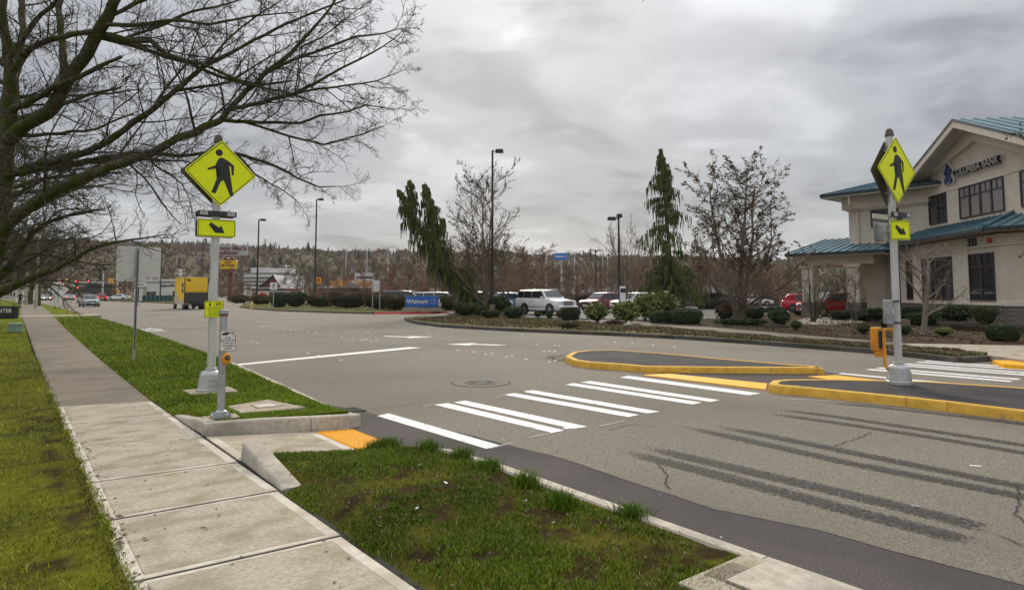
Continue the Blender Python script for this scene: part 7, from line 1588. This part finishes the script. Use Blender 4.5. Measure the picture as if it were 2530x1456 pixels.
# ------------------------------------------------------------------ shrubs and hedges
def shrub_mesh(seed, shape, n, leaf, m, core=True, stick=0, spread=1.0):
    """unit shrub: footprint -.5..+.5, height 1; leaves all through the outer shell, dark heart inside"""
    rg = np.random.default_rng(seed)
    u = rg.normal(size=(n, 3)); u /= np.linalg.norm(u, axis=1, keepdims=True); u[:, 2] = np.where(rg.random(n) < .82, np.abs(u[:, 2]), u[:, 2]*.8)
    if shape == 'box':
        s = 1/np.maximum(np.max(np.abs(u), axis=1), 1e-6); s = s*.78+.22*1.05; P_ = u*s[:, None]
    elif shape == 'flat': P_ = np.sign(u)*np.abs(u)**.5
    else: P_ = u.copy()
    nz = fbm(P_[:, 0]*2.2+P_[:, 2]*1.3+seed, P_[:, 1]*2.2-P_[:, 2]*1.7, seed, 3); lump = .80+.42*nz if shape == 'ball' else .94+.13*nz
    if shape == 'loose': lump = .55+.85*nz
    depth_ = 1-np.abs(rg.normal(0, .07 if shape in ('box', 'flat') else .15, n)); P_ = P_*(lump*depth_)[:, None]
    P_ = P_*np.array([.5, .5, .5])+np.array([0, 0, .5]); P_[:, 2] = np.maximum(P_[:, 2], .01)
    a = rg.normal(size=(n, 3))+u*.5; a[:, 2] += .25; a /= np.linalg.norm(a, axis=1, keepdims=True); b = np.cross(a, rg.normal(size=(n, 3))); b /= np.linalg.norm(b, axis=1, keepdims=True)
    L_ = leaf*rg.uniform(.6, 1.35, n); A = a*L_[:, None]; B = b*(L_*.38)[:, None]
    V = np.stack([P_, P_+A*.5+B, P_+A, P_+A*.5-B], 1).reshape(-1, 3); F = np.arange(4*n).reshape(n, 4)
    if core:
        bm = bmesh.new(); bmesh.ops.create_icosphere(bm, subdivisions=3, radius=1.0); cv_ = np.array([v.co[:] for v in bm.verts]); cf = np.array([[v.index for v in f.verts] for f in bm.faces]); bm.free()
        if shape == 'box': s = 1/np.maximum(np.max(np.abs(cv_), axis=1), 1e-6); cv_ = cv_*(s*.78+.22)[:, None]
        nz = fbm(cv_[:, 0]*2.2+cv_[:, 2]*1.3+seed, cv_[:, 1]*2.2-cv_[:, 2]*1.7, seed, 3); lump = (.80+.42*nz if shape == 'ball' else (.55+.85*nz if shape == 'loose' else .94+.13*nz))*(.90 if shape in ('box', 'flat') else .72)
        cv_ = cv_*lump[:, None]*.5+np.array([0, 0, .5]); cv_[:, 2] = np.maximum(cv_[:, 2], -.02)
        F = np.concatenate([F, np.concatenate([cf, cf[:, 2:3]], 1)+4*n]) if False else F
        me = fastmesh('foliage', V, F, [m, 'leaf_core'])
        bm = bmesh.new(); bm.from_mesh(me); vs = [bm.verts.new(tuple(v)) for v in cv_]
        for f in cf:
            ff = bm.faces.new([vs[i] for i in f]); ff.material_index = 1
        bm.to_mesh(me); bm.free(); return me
    return fastmesh('foliage', V, F, m)
SH = {}
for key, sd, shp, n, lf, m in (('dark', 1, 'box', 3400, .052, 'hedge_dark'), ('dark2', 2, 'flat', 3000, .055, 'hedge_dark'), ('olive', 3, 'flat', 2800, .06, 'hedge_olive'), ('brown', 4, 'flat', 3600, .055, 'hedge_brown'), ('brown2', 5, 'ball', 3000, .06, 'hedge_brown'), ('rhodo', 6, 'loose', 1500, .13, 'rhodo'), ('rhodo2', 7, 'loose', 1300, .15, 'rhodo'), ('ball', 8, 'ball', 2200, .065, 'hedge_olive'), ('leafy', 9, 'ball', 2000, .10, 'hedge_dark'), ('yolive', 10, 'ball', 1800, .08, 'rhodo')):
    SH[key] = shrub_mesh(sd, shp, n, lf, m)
def shrub(key, x, yb, wpx_, hpx, label, group, dp=None, zz=.0, D=None, name='shrub'):
    p = G(x, yb, zz) if D is None else base(x, D, zz); D = depth(p); k = D/1600; w_, h_ = wpx_*k, hpx*k; dd = dp if dp else min(w_, max(h_*1.1, .6))
    fw = Vector((math.sin(YAW), math.cos(YAW), 0)); p = p+fw*dd*.45
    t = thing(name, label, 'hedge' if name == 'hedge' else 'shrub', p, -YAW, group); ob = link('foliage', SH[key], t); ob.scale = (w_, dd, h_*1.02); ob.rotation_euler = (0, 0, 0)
    if key.startswith('rhodo') or key == 'ball':
        rg = random.Random(int(x)); S = []
        for i in range(5): S.append(((rg.uniform(-.06, .06), rg.uniform(-.06, .06), -.02), (rg.uniform(-.3, .3)*w_, rg.uniform(-.2, .2)*dd, h_*.6), .025, .012))
        link('stems', seg_mesh('stems', S, 5, 'bark'), t)
    return t
HG = 'clipped dark hedges'; RG_ = 'loose yellow-green rhododendrons'; BGp = 'brown hedges along the car park'; SG = 'small shrubs in the beds'
for a in (
    ('dark', 683, 760, 34, 34, 'dark clipped hedge block just right of the notice sign post, smaller of two', HG), ('dark2', 724, 760, 52, 37, 'dark rounded clipped hedge next to the smaller block by the notice sign', HG),
    ('brown2', 585, 752, 58, 24, 'scrubby brown-green bush at the corner behind the hydrant, left one', BGp), ('brown2', 640, 755, 66, 26, 'scrubby brown-green bush at the corner behind the hydrant, right one', BGp),
    ('brown', 790, 760, 82, 31, 'low brown hedge between the dark clipped hedges and the long brown one', BGp), ('brown', 856, 763, 100, 40, 'big rounded brown hedge left of the two-post sign', BGp), ('brown', 935, 765, 84, 37, 'brown hedge behind the two-post sign', BGp), ('brown', 976, 767, 54, 36, 'brown hedge touching the left end of the blue store sign', BGp),
    ('olive', 1108, 767, 44, 34, 'olive hedge block touching the right end of the blue store sign', HG),
    ('olive', 1150, 781, 62, 32, 'grey-green bush under the twin-topped cedar trunk, left one', SG), ('olive', 1188, 779, 40, 24, 'low bush under the twin-topped cedar trunk, right one', SG), ('leafy', 1232, 776, 60, 42, 'leafy dark bush at the foot of the tallest lamp post', SG), ('olive', 1212, 786, 48, 20, 'low clipped bush in front of the leafy one by the tallest lamp', SG), ('dark2', 1268, 788, 52, 28, 'clipped dark bush left of the off-road car front bed', HG), ('brown', 1278, 766, 60, 30, 'brown-topped hedge behind the tallest lamp, left of the off-road car', BGp),
    ('dark', 1410, 793, 48, 33, 'square clipped dark hedge in front of the off-road car bumper', HG), ('ball', 1330, 785, 22, 17, 'small round bush under the off-road car, left of three', SG), ('dark2', 1358, 787, 17, 20, 'small dark round bush under the off-road car, middle of three', SG), ('brown2', 1385, 787, 23, 20, 'small twiggy bush under the off-road car, right of three', SG),
    ('rhodo', 1478, 797, 60, 44, 'yellow-green rhododendron left of the lamp post with two box lamps', RG_), ('rhodo2', 1548, 798, 66, 48, 'yellow-green rhododendron right of the twin-lamp post', RG_), ('rhodo', 1640, 785, 92, 60, 'biggest yellow-green rhododendron under the weeping cedar', RG_), ('rhodo2', 1598, 792, 52, 60, 'yellow-green rhododendron left of the biggest one', RG_),
    ('dark', 1642, 800, 70, 30, 'left half of the long clipped dark hedge below the weeping cedar', HG), ('dark', 1702, 802, 72, 35, 'right half of the long clipped dark hedge below the weeping cedar', HG),
    ('brown2', 1800, 797, 48, 46, 'twiggy brown shrub against the pale forked trunk', SG), ('dark2', 1868, 790, 58, 31, 'clipped dark hedge right of the pale forked trunk', HG), ('dark2', 1920, 783, 44, 25, 'rounded dark hedge further right of the pale forked trunk', HG), ('leafy', 1934, 808, 48, 42, 'loose leafy shrub in the bed below the rounded dark hedge', SG), ('ball', 1973, 815, 28, 22, 'tiny shrub on a stem right of the loose leafy one', SG), ('dark2', 1985, 780, 46, 20, 'low dark hedge at the foot of the leaning bare tree, left part', HG), ('dark2', 2032, 779, 48, 20, 'low dark hedge at the foot of the leaning bare tree, right part', HG),
    ('dark2', 2090, 786, 60, 24, 'low dark hedge before the drive-through wall', HG, 1.0, 0, 39), ('dark', 2140, 785, 44, 24, 'low dark hedge before the plain bank panel', HG, 1.0, 0, 38), ('leafy', 2172, 770, 52, 32, 'leafy dark bush against the bank plinth left of the island signal', SG, 1.0, 0, 37), ('leafy', 2270, 776, 82, 40, 'big leafy bush against the bank right of the island signal', SG, 1.0, 0, 34.5), ('dark', 2287, 805, 70, 31, 'square clipped hedge in front of the pale-trunked tree', HG), ('leafy', 2374, 797, 92, 42, 'long leafy hedge under the double bank window', SG, .9, .24, 29.6), ('olive', 2450, 797, 52, 43, 'square olive hedge against the brick plinth', HG, .8, .24, 28.3), ('dark', 2494, 844, 74, 40, 'broad clipped bush nearest the right edge', HG), ('yolive', 2343, 832, 46, 22, 'small yellow-green bush in the mulch before the square hedge', SG), ('dark2', 2241, 828, 28, 23, 'small dark bush just right of the island signal pole', SG), ('ball', 2142, 826, 34, 25, 'small round bush left of the orange walk light', SG), ('ball', 2200, 812, 40, 24, 'small dark bush behind the orange walk light', SG),
    ('olive', 1345, 757, 130, 24, 'olive hedge along the car park island behind the off-road car', BGp), ('brown', 1440, 757, 120, 30, 'brown hedge along the car park island left of the maroon car', BGp), ('ball', 1448, 762, 40, 20, 'round bush on the car park island near the maroon car nose', SG), ('yolive', 1730, 763, 30, 17, 'small pale round bush on the car park island, left one', SG), ('dark2', 1758, 763, 34, 20, 'small dark round bush on the car park island, right one', SG),
    ('brown', 1790, 752, 90, 22, 'reddish brown hedge behind the forked trunk', BGp), ('brown', 1900, 752, 120, 28, 'reddish brown hedge left of the drive-through column', BGp), ('brown2', 1520, 803, 50, 12, 'low dry tuft by the far kerb below the rhododendrons', SG), ('brown2', 1408, 812, 60, 16, 'brownish dry clump on the far verge', SG), ('leafy', 1835, 806, 130, 18, 'low spreading groundcover at the foot of the pale forked trunk', SG)):
    shrub(*a, name='hedge' if a[6] in (HG, BGp) else 'shrub')
# boulders
for x, yb, w_, h_, lb in ((2020, 786, 24, 10, 'grey boulder in the gravel left of the leaning tree'), (2075, 790, 36, 14, 'larger boulder in the gravel by the drive-through'), (1708, 765, 36, 10, 'tan boulder on the car park island'), (1890, 768, 26, 8, 'flat boulder right of the pale forked trunk'), (1553, 805, 30, 8, 'pale stone slab beside the far pavement')):
    p = G(x, yb, 0); k = depth(p)/1600; bm = bmesh.new(); bmesh.ops.create_icosphere(bm, subdivisions=3, radius=.5)
    for v in bm.verts:
        s = .8+.5*float(fbm(v.co.x*2+x, v.co.y*2+v.co.z*1.5, 3, 3)); v.co *= s
    me = bpy.data.meshes.new('boulder'); bm.to_mesh(me); bm.free(); me.materials.append(MATS['boulder']); me.polygons.foreach_set('use_smooth', [True]*len(me.polygons))
    q = link('boulder', me, None, loc=p+Vector((0, 0, h_*k*.35)), rot=(0, 0, x), scale=(w_*k, w_*k*.7, h_*k*1.3)); tag(q, lb, 'boulder', 'boulders in the beds')

# ------------------------------------------------------------------ hill with bare woods and conifers
RP_ = [(-900, 592), (-300, 592), (0, 596), (200, 601), (330, 608), (400, 612), (470, 612), (560, 616), (640, 619), (700, 620), (760, 619), (830, 625), (900, 626), (1000, 629), (1200, 632), (1400, 636), (1600, 640), (2000, 645), (2600, 650), (3400, 655)]
def ridge(x):
    for a, b in zip(RP_, RP_[1:]):
        if x <= b[0]: return a[1]+(b[1]-a[1])*(x-a[0])/(b[0]-a[0])
    return RP_[-1][1]
def hill_pt(x, f):
    D = 250+f*560; s = f*f*(3-2*f); zr_ = wpx(ridge(x), 810)-2; z = zr_*s+8*math.sin(x*.006+f*7)*f*(1-f)-.3
    p = at(x, 700, D); return (p.x, p.y, z)
xs_ = list(range(-900, 3401, 60)); fs_ = [i/16 for i in range(17)]
V = [hill_pt(x, f) for f in fs_ for x in xs_]+[hill_pt(x, 1.0)[:2]+(-5,) for x in xs_]; nx = len(xs_)
V[-nx:] = [(v[0]*1.5, v[1]*1.5, -5) for v in V[-nx:]]
F = [(i*nx+j, i*nx+j+1, (i+1)*nx+j+1, (i+1)*nx+j) for i in range(len(fs_)) for j in range(nx-1)]
hl = link('hills', fastmesh('hills', V, F, 'hill', smooth=True)); hl['kind'] = 'structure'
rg = random.Random(91); V = []; F = []
def brush(p, h, w_):
    # a bare crown: a fan of fine upright blades round a stem
    for i in range(9):
        a = rg.uniform(0, 2*PI); r_ = w_*rg.uniform(.15, 1); c, s = math.cos(a), math.sin(a); z0 = h*rg.uniform(.0, .45); z1 = h*rg.uniform(.6, 1.0)*(1-.35*r_/w_); b = len(V); q = w_*.16
        V.extend([(p[0]-s*q+c*r_*.25, p[1]+c*q+s*r_*.25, p[2]+z0), (p[0]+s*q+c*r_*.25, p[1]-c*q+s*r_*.25, p[2]+z0*.9), (p[0]+c*r_+s*q*1.5, p[1]+s*r_-c*q*1.5, p[2]+(z0+z1)*.55), (p[0]+c*r_*.9, p[1]+s*r_*.9, p[2]+z1)]); F.append((b, b+1, b+2, b+3))
for i in range(8500):
    x = rg.uniform(-500, 2600); f = rg.random()**.75; p = hill_pt(x, f); h = rg.uniform(4, 8.5)*(.55+.9*float(vnoise(x*.02, f*9, 4))); brush((p[0], p[1], p[2]-.5), h, h*.42)
wd = link('woods', fastmesh('woods', V, F, 'wood_far')); tag(wd, 'bare brown winter woods covering the hillside', 'woods', kind='stuff')
def conifer_mesh(seed):
    rg2 = random.Random(seed); V = []; F = []
    for i in range(150):
        f = rg2.random()**.8; z = .08+.92*f; R_ = .27*(1-f)+.02; a = rg2.uniform(0, 2*PI); c, s = math.cos(a), math.sin(a); b = len(V); q = .05*(1-f)+.014; r_ = R_*rg2.uniform(.6, 1.15)
        V.extend([(-s*q, c*q, z+.05), (s*q, -c*q, z+.05), (c*r_+s*q, s*r_-c*q, z-.04), (c*r_-s*q, s*r_+c*q, z-.05)]); F.append((b, b+1, b+2, b+3))
    return fastmesh('crown', V, F, 'conifer')
CM = [conifer_mesh(s) for s in (1, 2, 3)]; TM = MB().tube([(0, 0, 0), (0, 0, .9)], [.03, .006], 5).mesh('trunk', 'bark')
cx = [(395, 20), (408, 18), (422, 26), (431, 22), (440, 16), (452, 17), (470, 14), (484, 20), (505, 24), (515, 20), (528, 15), (600, 16), (606, 13)]+[(620+rg.uniform(0, 640), rg.uniform(7, 19)) for _ in range(48)]+[(1280+rg.uniform(0, 720), rg.uniform(6, 13)) for _ in range(26)]+[(rg.uniform(150, 420), rg.uniform(8, 15)) for _ in range(18)]
for i, (x, hp_) in enumerate(cx):
    f = rg.uniform(.86, 1.0); p = hill_pt(x, f); h = hp_*1.2*810/1600
    zone = 'left of the pale signal pole' if x < 530 else 'right of the signal pole' if x < 640 else 'beside the lattice pylons' if x < 700 else 'over the red barn roof' if x < 790 else 'behind the pale twin-arm lamps' if x < 970 else 'behind the twin-topped cedar' if x < 1160 else 'by the tallest lamp post' if x < 1340 else 'around the far blue sign' if x < 1460 else 'near the dark twin-lamp post' if x < 1600 else 'right of the single cedar'
    plant_tree('conifer_tree', ('tall' if hp_ > 15 else 'middling' if hp_ > 11 else 'small')+' dark conifer on the distant ridge '+zone, 'tree', (p[0], p[1], p[2]-1), (TM, CM[i % 3]), rg.uniform(0, 6), (h*rg.uniform(.8, 1.2), h*rg.uniform(.8, 1.2), h), 'conifers along the ridge')
for i in range(44):
    x = rg.uniform(380, 1500); f = rg.uniform(.35, .85); p = hill_pt(x, f); h = rg.uniform(7, 13)
    zone = 'left of the pale signal pole' if x < 530 else 'right of the signal pole' if x < 640 else 'over the red barn roof' if x < 790 else 'behind the pale twin-arm lamps' if x < 970 else 'behind the twin-topped cedar' if x < 1160 else 'by the tallest lamp post'
    plant_tree('conifer_tree', ('tall' if h > 11 else 'middling' if h > 9 else 'small')+' dark conifer among bare woods, '+('high' if f > .6 else 'low')+' on the hillside, '+zone, 'tree', (p[0], p[1], p[2]-1), (TM, CM[i % 3]), rg.uniform(0, 6), (h*1.2, h*1.2, h), 'conifers on the hillside')
# houses and clearings on the hillside, lattice pylons on the ridge
for i, (x, y, w_) in enumerate(((480, 633, 18), (510, 634, 16), (700, 640, 12), (1030, 642, 16), (1120, 640, 12), (860, 655, 12), (1420, 652, 14), (615, 648, 10), (760, 650, 10), (800, 645, 12), (945, 652, 10), (985, 646, 10), (1085, 655, 12), (1365, 648, 10), (1500, 655, 12), (430, 645, 12))):
    f = .72; p = hill_pt(x, f); D = 250+f*560; k = D/1600; z = wpx(y, D); t = thing('house', ('pale', 'white', 'cream', 'grey', 'beige', 'light', 'small pale')[i % 7]+' house on the far hillside '+('left of the signal pole, left of two', 'left of the signal pole, right of two', 'above the barn roof', 'behind the weeping tree tops', 'behind the curly tree', 'above the orange cafe', 'right of the far blue store sign', 'above the yellow pole sign', 'left of the banner lamp post', 'right of the banner lamp post', 'behind the third twin-arm lamp', 'at the cedar top left', 'between the cedar and the tall lamp', 'left of the far blue store sign', 'by the kiosk lamp post', 'above the white shop')[i], 'house', (p[0], p[1], z-3), -YAW, 'houses on the far hillside')
    MB().box((0, 0, 2), (w_*k, 7, 5)).build('wall', 'bldg_white', t); MB().add([(-w_*k*.55, -4, 4.5), (w_*k*.55, -4, 4.5), (w_*k*.55, 4, 4.5), (-w_*k*.55, 4, 4.5), (-w_*k*.4, 0, 6.5), (w_*k*.4, 0, 6.5)], [(0, 1, 5, 4), (2, 3, 4, 5), (1, 2, 5), (3, 0, 4)]).build('roof', 'roof_grey', t)
def lattice(x, ytop, hpx, label):
    p = hill_pt(x, 1.0); D = 840; k = D/1600; top = wpx(ytop, D); t = thing('power_pylon', label, 'pylon', base(x, D, top-hpx*k*1.3), -YAW, 'lattice pylons on the ridge'); h = hpx*k*1.3; mb = MB(); a = h*.12
    for sx in (-1, 1):
        for sy in (-1, 1): mb.tube([(sx*a, sy*a, 0), (sx*a*.3, sy*a*.3, h*.75), (sx*a*.15, 0, h)], .16, 4)
    for i in range(5):
        z0, z1 = h*.15*i, h*.15*(i+1); w0, w1 = a*(1-.16*i*.9), a*(1-.16*(i+1)*.9); mb.tube([(-w0, 0, z0), (w1, 0, z1)], .11, 4); mb.tube([(w0, 0, z0), (-w1, 0, z1)], .11, 4)
    mb.build('mast', 'iron', t)
    for z in (.74, .88): MB().tube([(-h*.2, 0, h*z), (0, 0, h*z+.3), (h*.2, 0, h*z)], [.1, .2, .1], 4).build('crossarm', 'iron', t)
for x, yt, hp_, lb in ((500, 596, 22, 'lattice pylon on the ridge left of the signal pole'), (654, 588, 34, 'lattice pylon on the ridge, taller left one of a pair'), (680, 596, 26, 'lattice pylon on the ridge, lower right one of a pair'), (612, 598, 16, 'small lattice pylon on the ridge above the grey sign board')): lattice(x, yt, hp_, lb)

# ------------------------------------------------------------------ grass, litter
def blades(name, label, n, gen, h, w_, cols, seed, keep=None, d0=5.0):
    rg = np.random.default_rng(seed); X, Y, Z = gen(rg, n); dist = np.sqrt(X**2+Y**2)
    m = rg.random(len(X)) < np.minimum(1, (d0/np.maximum(dist, .5))**1.4)
    if keep is not None: m &= rg.random(len(X)) < keep(X, Y)
    X, Y, Z, dist = X[m], Y[m], Z[m], dist[m]; n = len(X)
    g = np.maximum(1, dist/7)**.75; tall = .55+.9*fbm(X*2.3, Y*2.3, seed, 3)
    H_ = h*rg.uniform(.5, 1.3, n)*tall*g**.4; W_ = w_*rg.uniform(.7, 1.3, n)*g; a = rg.uniform(0, 2*PI, n); ca, sa = np.cos(a), np.sin(a); ln = rg.uniform(.15, 1.1, n)*H_; b = a+rg.normal(0, .9, n)+PI/2; lx, ly = np.cos(b)*ln, np.sin(b)*ln
    P0 = np.stack([X-ca*W_/2, Y-sa*W_/2, Z], 1); P1 = np.stack([X+ca*W_/2, Y+sa*W_/2, Z], 1); P2 = np.stack([X+ca*W_*.35+lx*.4, Y+sa*W_*.35+ly*.4, Z+H_*.62], 1); P3 = np.stack([X-ca*W_*.35+lx*.4, Y-sa*W_*.35+ly*.4, Z+H_*.62], 1); P4 = np.stack([X+lx, Y+ly, Z+H_], 1)
    V = np.stack([P0, P1, P2, P3, P4], 1).reshape(-1, 3); o_ = np.arange(n)[:, None]*5
    F = np.concatenate([o_+np.array([[0, 1, 2]]), o_+np.array([[0, 2, 3]]), o_+np.array([[3, 2, 4]])], 0)
    c1, c2, c3 = [np.array(c) for c in cols]; f = np.clip(fbm(X*1.4, Y*1.4, seed+5, 4)*1.6-.3+rg.normal(0, .16, n), 0, 1)[:, None]; C = c1*(1-f)+c2*f
    dry = (rg.random(n) < .07)[:, None]; C = np.where(dry, c3, C)*rg.uniform(.75, 1.25, n)[:, None]
    me = fastmesh(name, V, F, 'blade', tint=np.repeat(C, 5, 0)); ob = link(name, me); tag(ob, label, 'grass', kind='stuff'); print(name, n); return ob
GC = ((.135, .162, .006), (.260, .285, .012), (.36, .30, .10))
def gen_left(rg, n): X = -8.5+9.4*rg.random(n)**.8; Y = 1.0+42*rg.random(n)**1.9; X = np.minimum(X, np.where(Y < 11.6, .62+.0092*Y, .73+.0105*(Y-11.6))+rg.normal(0, .022, n)); return X, Y, -.005+(fbm(X*3, Y*3, 3)-.5)*.035
blades('grass', 'short bright grass of the left lawn', 360000, gen_left, .028, .0065, GC, 101, lambda X, Y: 1-.93*soil_mask(X, Y, SOIL_L), 6)
def gen_edge(rg, n): Y = 1.0+12*rg.random(n); X = .60+.0092*Y+rg.normal(0, .03, n)-.015; return X, Y, X*0-.01
blades('grass', 'ragged grass edge hanging over the pavement', 5000, gen_edge, .03, .006, ((.09, .085, .02), (.19, .18, .02), (.25, .19, .09)), 102, None, 7)
def gen_verge(rg, n):
    Y = 8.42+44*rg.random(n)**2.0; lft = np.where(Y < 11.4, np.where(Y < 9.75, 2.09, 1.91), np.interp(Y, [11.4, 18.8, 37, 71], [1.92, 2.04, 2.5, 3.6])); kx = np.array([kerb_x(v) for v in Y])-.13; X = lft+(kx-lft)*rg.random(n); return X, Y, vz(X, Y)+(fbm(X*3, Y*3, 5)-.5)*.035
def clear(X, Y):
    m = 1-.8*soil_mask(X, Y, SOIL_V, 1, 5); 
    m = np.where((np.abs(X-LP.x) < .36) & (np.abs(Y-LP.y-.02) < .33), 0, m); m = np.where((X > 2.52) & (X < 3.38) & (Y > 8.88) & (Y < 9.72), 0, m); m = np.where((np.abs(X-PP.x) < .2) & (np.abs(Y-PP.y) < .15), 0, m); return m
blades('grass', 'green grass of the verge between pavement and road', 230000, gen_verge, .032, .0075, ((.100, .162, .006), (.200, .285, .011), (.32, .27, .10)), 103, clear, 9)
def gen_bed(rg, n):
    Y = 1.2+5.5*rg.random(n); X = 1.905+1.82*rg.random(n); r_ = np.where(Y > 5.1, 3.715-.10*(Y-5.1), 3.715); r_ = np.where(Y > 6.2, r_-(Y-6.2)*2.4, r_); l = np.where(Y < 5.45, 1.905, 2.19); ok = (X < r_) & (X > l); return X[ok], Y[ok], bz(X[ok], Y[ok])+(fbm(X[ok]*3, Y[ok]*3, 9)-.5)*.035
blades('grass', 'patchy dark green grass with bare soil in the corner bed', 190000, gen_bed, .024, .006, ((.066, .104, .008), (.145, .205, .013), (.30, .25, .12)), 104, lambda X, Y: (1-.96*soil_mask(X, Y, SOIL_B))*np.clip(.56+2.4*(fbm(X*2.6, Y*2.6, 77, 3)-.50), .08, 1), 5)
def gen_tuft(rg, n):
    cs = [(p.x, p.y) for p in (G(1210, 1160), G(1205, 1165), G(1300, 1205), G(960, 1105), G(1140, 1130), G(1390, 1262), G(1560, 1275), G(930, 1108), G(1060, 1115))]; i = rg.integers(0, len(cs), n); C = np.array(cs)[i]; X = C[:, 0]+rg.normal(0, .055, n); Y = C[:, 1]+rg.normal(0, .055, n); return X, Y, bz(X, Y)
blades('grass', 'taller grass tufts in the corner bed', 3600, gen_tuft, .10, .006, ((.055, .110, .008), (.11, .19, .012), (.28, .27, .07)), 105, None, 9)
def gen_far(rg, n):
    t = rg.random(n)*(len(fk)-3)+1; i = t.astype(int); f = t-i; A = np.array(fp); B = np.array([(p.x, p.y) for p in P(list(zip(np.linspace(1030, 2440, len(fk)), np.interp(np.linspace(1030, 2440, len(fk)), [1035, 1300, 1500, 1620, 1750, 1850, 2000, 2260, 2440], [779, 786, 797, 806, 817.5, 826, 838.5, 858.5, 868]))))])
    p = A[i]*(1-f)[:, None]+A[i+1]*f[:, None]; j = np.clip(((p[:, 0]*0)+i), 0, len(B)-2).astype(int); q = B[j]*(1-f)[:, None]+B[j+1]*f[:, None]; s = (.1+.85*rg.random(n))[:, None]; r_ = p*(1-s)+q*s; return r_[:, 0], r_[:, 1], r_[:, 0]*0-.01
blades('verge_plants', 'dry tangled ground plants and grass on the far verge', 52000, gen_far, .055, .02, ((.125, .090, .055), (.175, .150, .060), (.30, .24, .15)), 106, lambda X, Y: np.clip(.5+3.2*(fbm(X*1.1, Y*1.1, 31, 3)-.47), .08, 1), 40)
# fallen leaves and litter
V = []; F = []; rg = random.Random(5)
def flake(x, y, z, s, lift=.3):
    a = rg.uniform(0, 2*PI); c, sn = math.cos(a)*s, math.sin(a)*s; b = len(V); V.extend([(x-c, y-sn, z), (x-sn*.5, y+c*.5, z+s*lift*rg.random()), (x+c, y+sn, z+s*lift*rg.random()), (x+sn*.5, y-c*.5, z+s*.1)]); F.append((b, b+1, b+2, b+3))
for _ in range(120): flake(rg.uniform(.7, 1.9), rg.uniform(2.0, 11.5), .004, rg.uniform(.006, .022))
for _ in range(170): Y_ = rg.uniform(2.2, 11.5); flake(.64+.0092*Y_+abs(rg.gauss(0, .05)), Y_, .005, rg.uniform(.008, .03))
for _ in range(130): p = G(1385+rg.gauss(0, 26), 884+rg.gauss(0, 6), -.146); flake(p.x, p.y, -.146, rg.uniform(.03, .07))
for _ in range(160): p = G(1750+rg.gauss(0, 90), 921+rg.gauss(0, 3), -.13); flake(p.x, p.y, -.136, rg.uniform(.02, .04))
for _ in range(120): p = G(2425+rg.gauss(0, 28), 884+rg.gauss(0, 3), -.14); flake(p.x, p.y, -.12, rg.uniform(.03, .06))
for _ in range(260): flake(rg.uniform(1.95, 3.7), rg.uniform(2, 6.3), .045, rg.uniform(.01, .022), .8)
bw_ = xy(P(bedp)); nb = len(bw_)
def inside_bed(x, y):
    c = False
    for i in range(nb):
        (x1, y1), (x2, y2) = bw_[i], bw_[i-1]
        if (y1 > y) != (y2 > y) and x < (x2-x1)*(y-y1)/(y2-y1)+x1: c = not c
    return c
for _ in range(9000):
    x, y = rg.uniform(19, 40), rg.uniform(-1, 40)
    if inside_bed(x, y): flake(x, y, .015, rg.uniform(.04, .10), .7)
lt = link('leaf_litter', fastmesh('leaf_litter', V, F, 'leaf_litter')); tag(lt, 'scattered brown fallen leaves along the kerbs and pavement', 'fallen leaves', kind='stuff')
V = []; F = []
for x, y, z, s in [(1101, 1192, .05, .035), (1035, 1150, .04, .03), (1480, 1215, .05, .022), (1210, 1500, .05, .03), (1030, 1255, .05, .02), (1760, 1310, .06, .02)]+[(rg.uniform(800, 1800), rg.uniform(1150, 1440), .05, .012) for _ in range(12)]+[(1695, 829, 0, .07), (1440, 800, 0, .08), (2155, 836, 0, .07), (2210, 840, .02, .06), (2060, 835, .02, .05), (1245, 800, 0, .06)]:
    p = G(x, y, z); flake(p.x, p.y, z, s, .8)
lw = link('paper_litter', fastmesh('paper_litter', V, F, 'litter_white')); tag(lw, 'small white scraps of paper litter on the grass and far verge', 'litter', kind='stuff')

# thin winter haze over the valley
hz = MB().box((150, 800, 55), (3700, 2000, 124)).build('haze', 'asphalt'); hz['kind'] = 'stuff'; hz['label'] = 'thin pale winter haze in the air'
hm = bpy.data.materials.new('haze'); hm.use_nodes = True; hm.node_tree.nodes.remove(hm.node_tree.nodes['Principled BSDF'])
pv = hm.node_tree.nodes.new('ShaderNodeVolumePrincipled'); pv.inputs['Color'].default_value = (.9, .92, .96, 1); pv.inputs['Density'].default_value = .00012
hm.node_tree.links.new(pv.outputs[0], hm.node_tree.nodes['Material Output'].inputs['Volume']); hz.data.materials.clear(); hz.data.materials.append(hm)
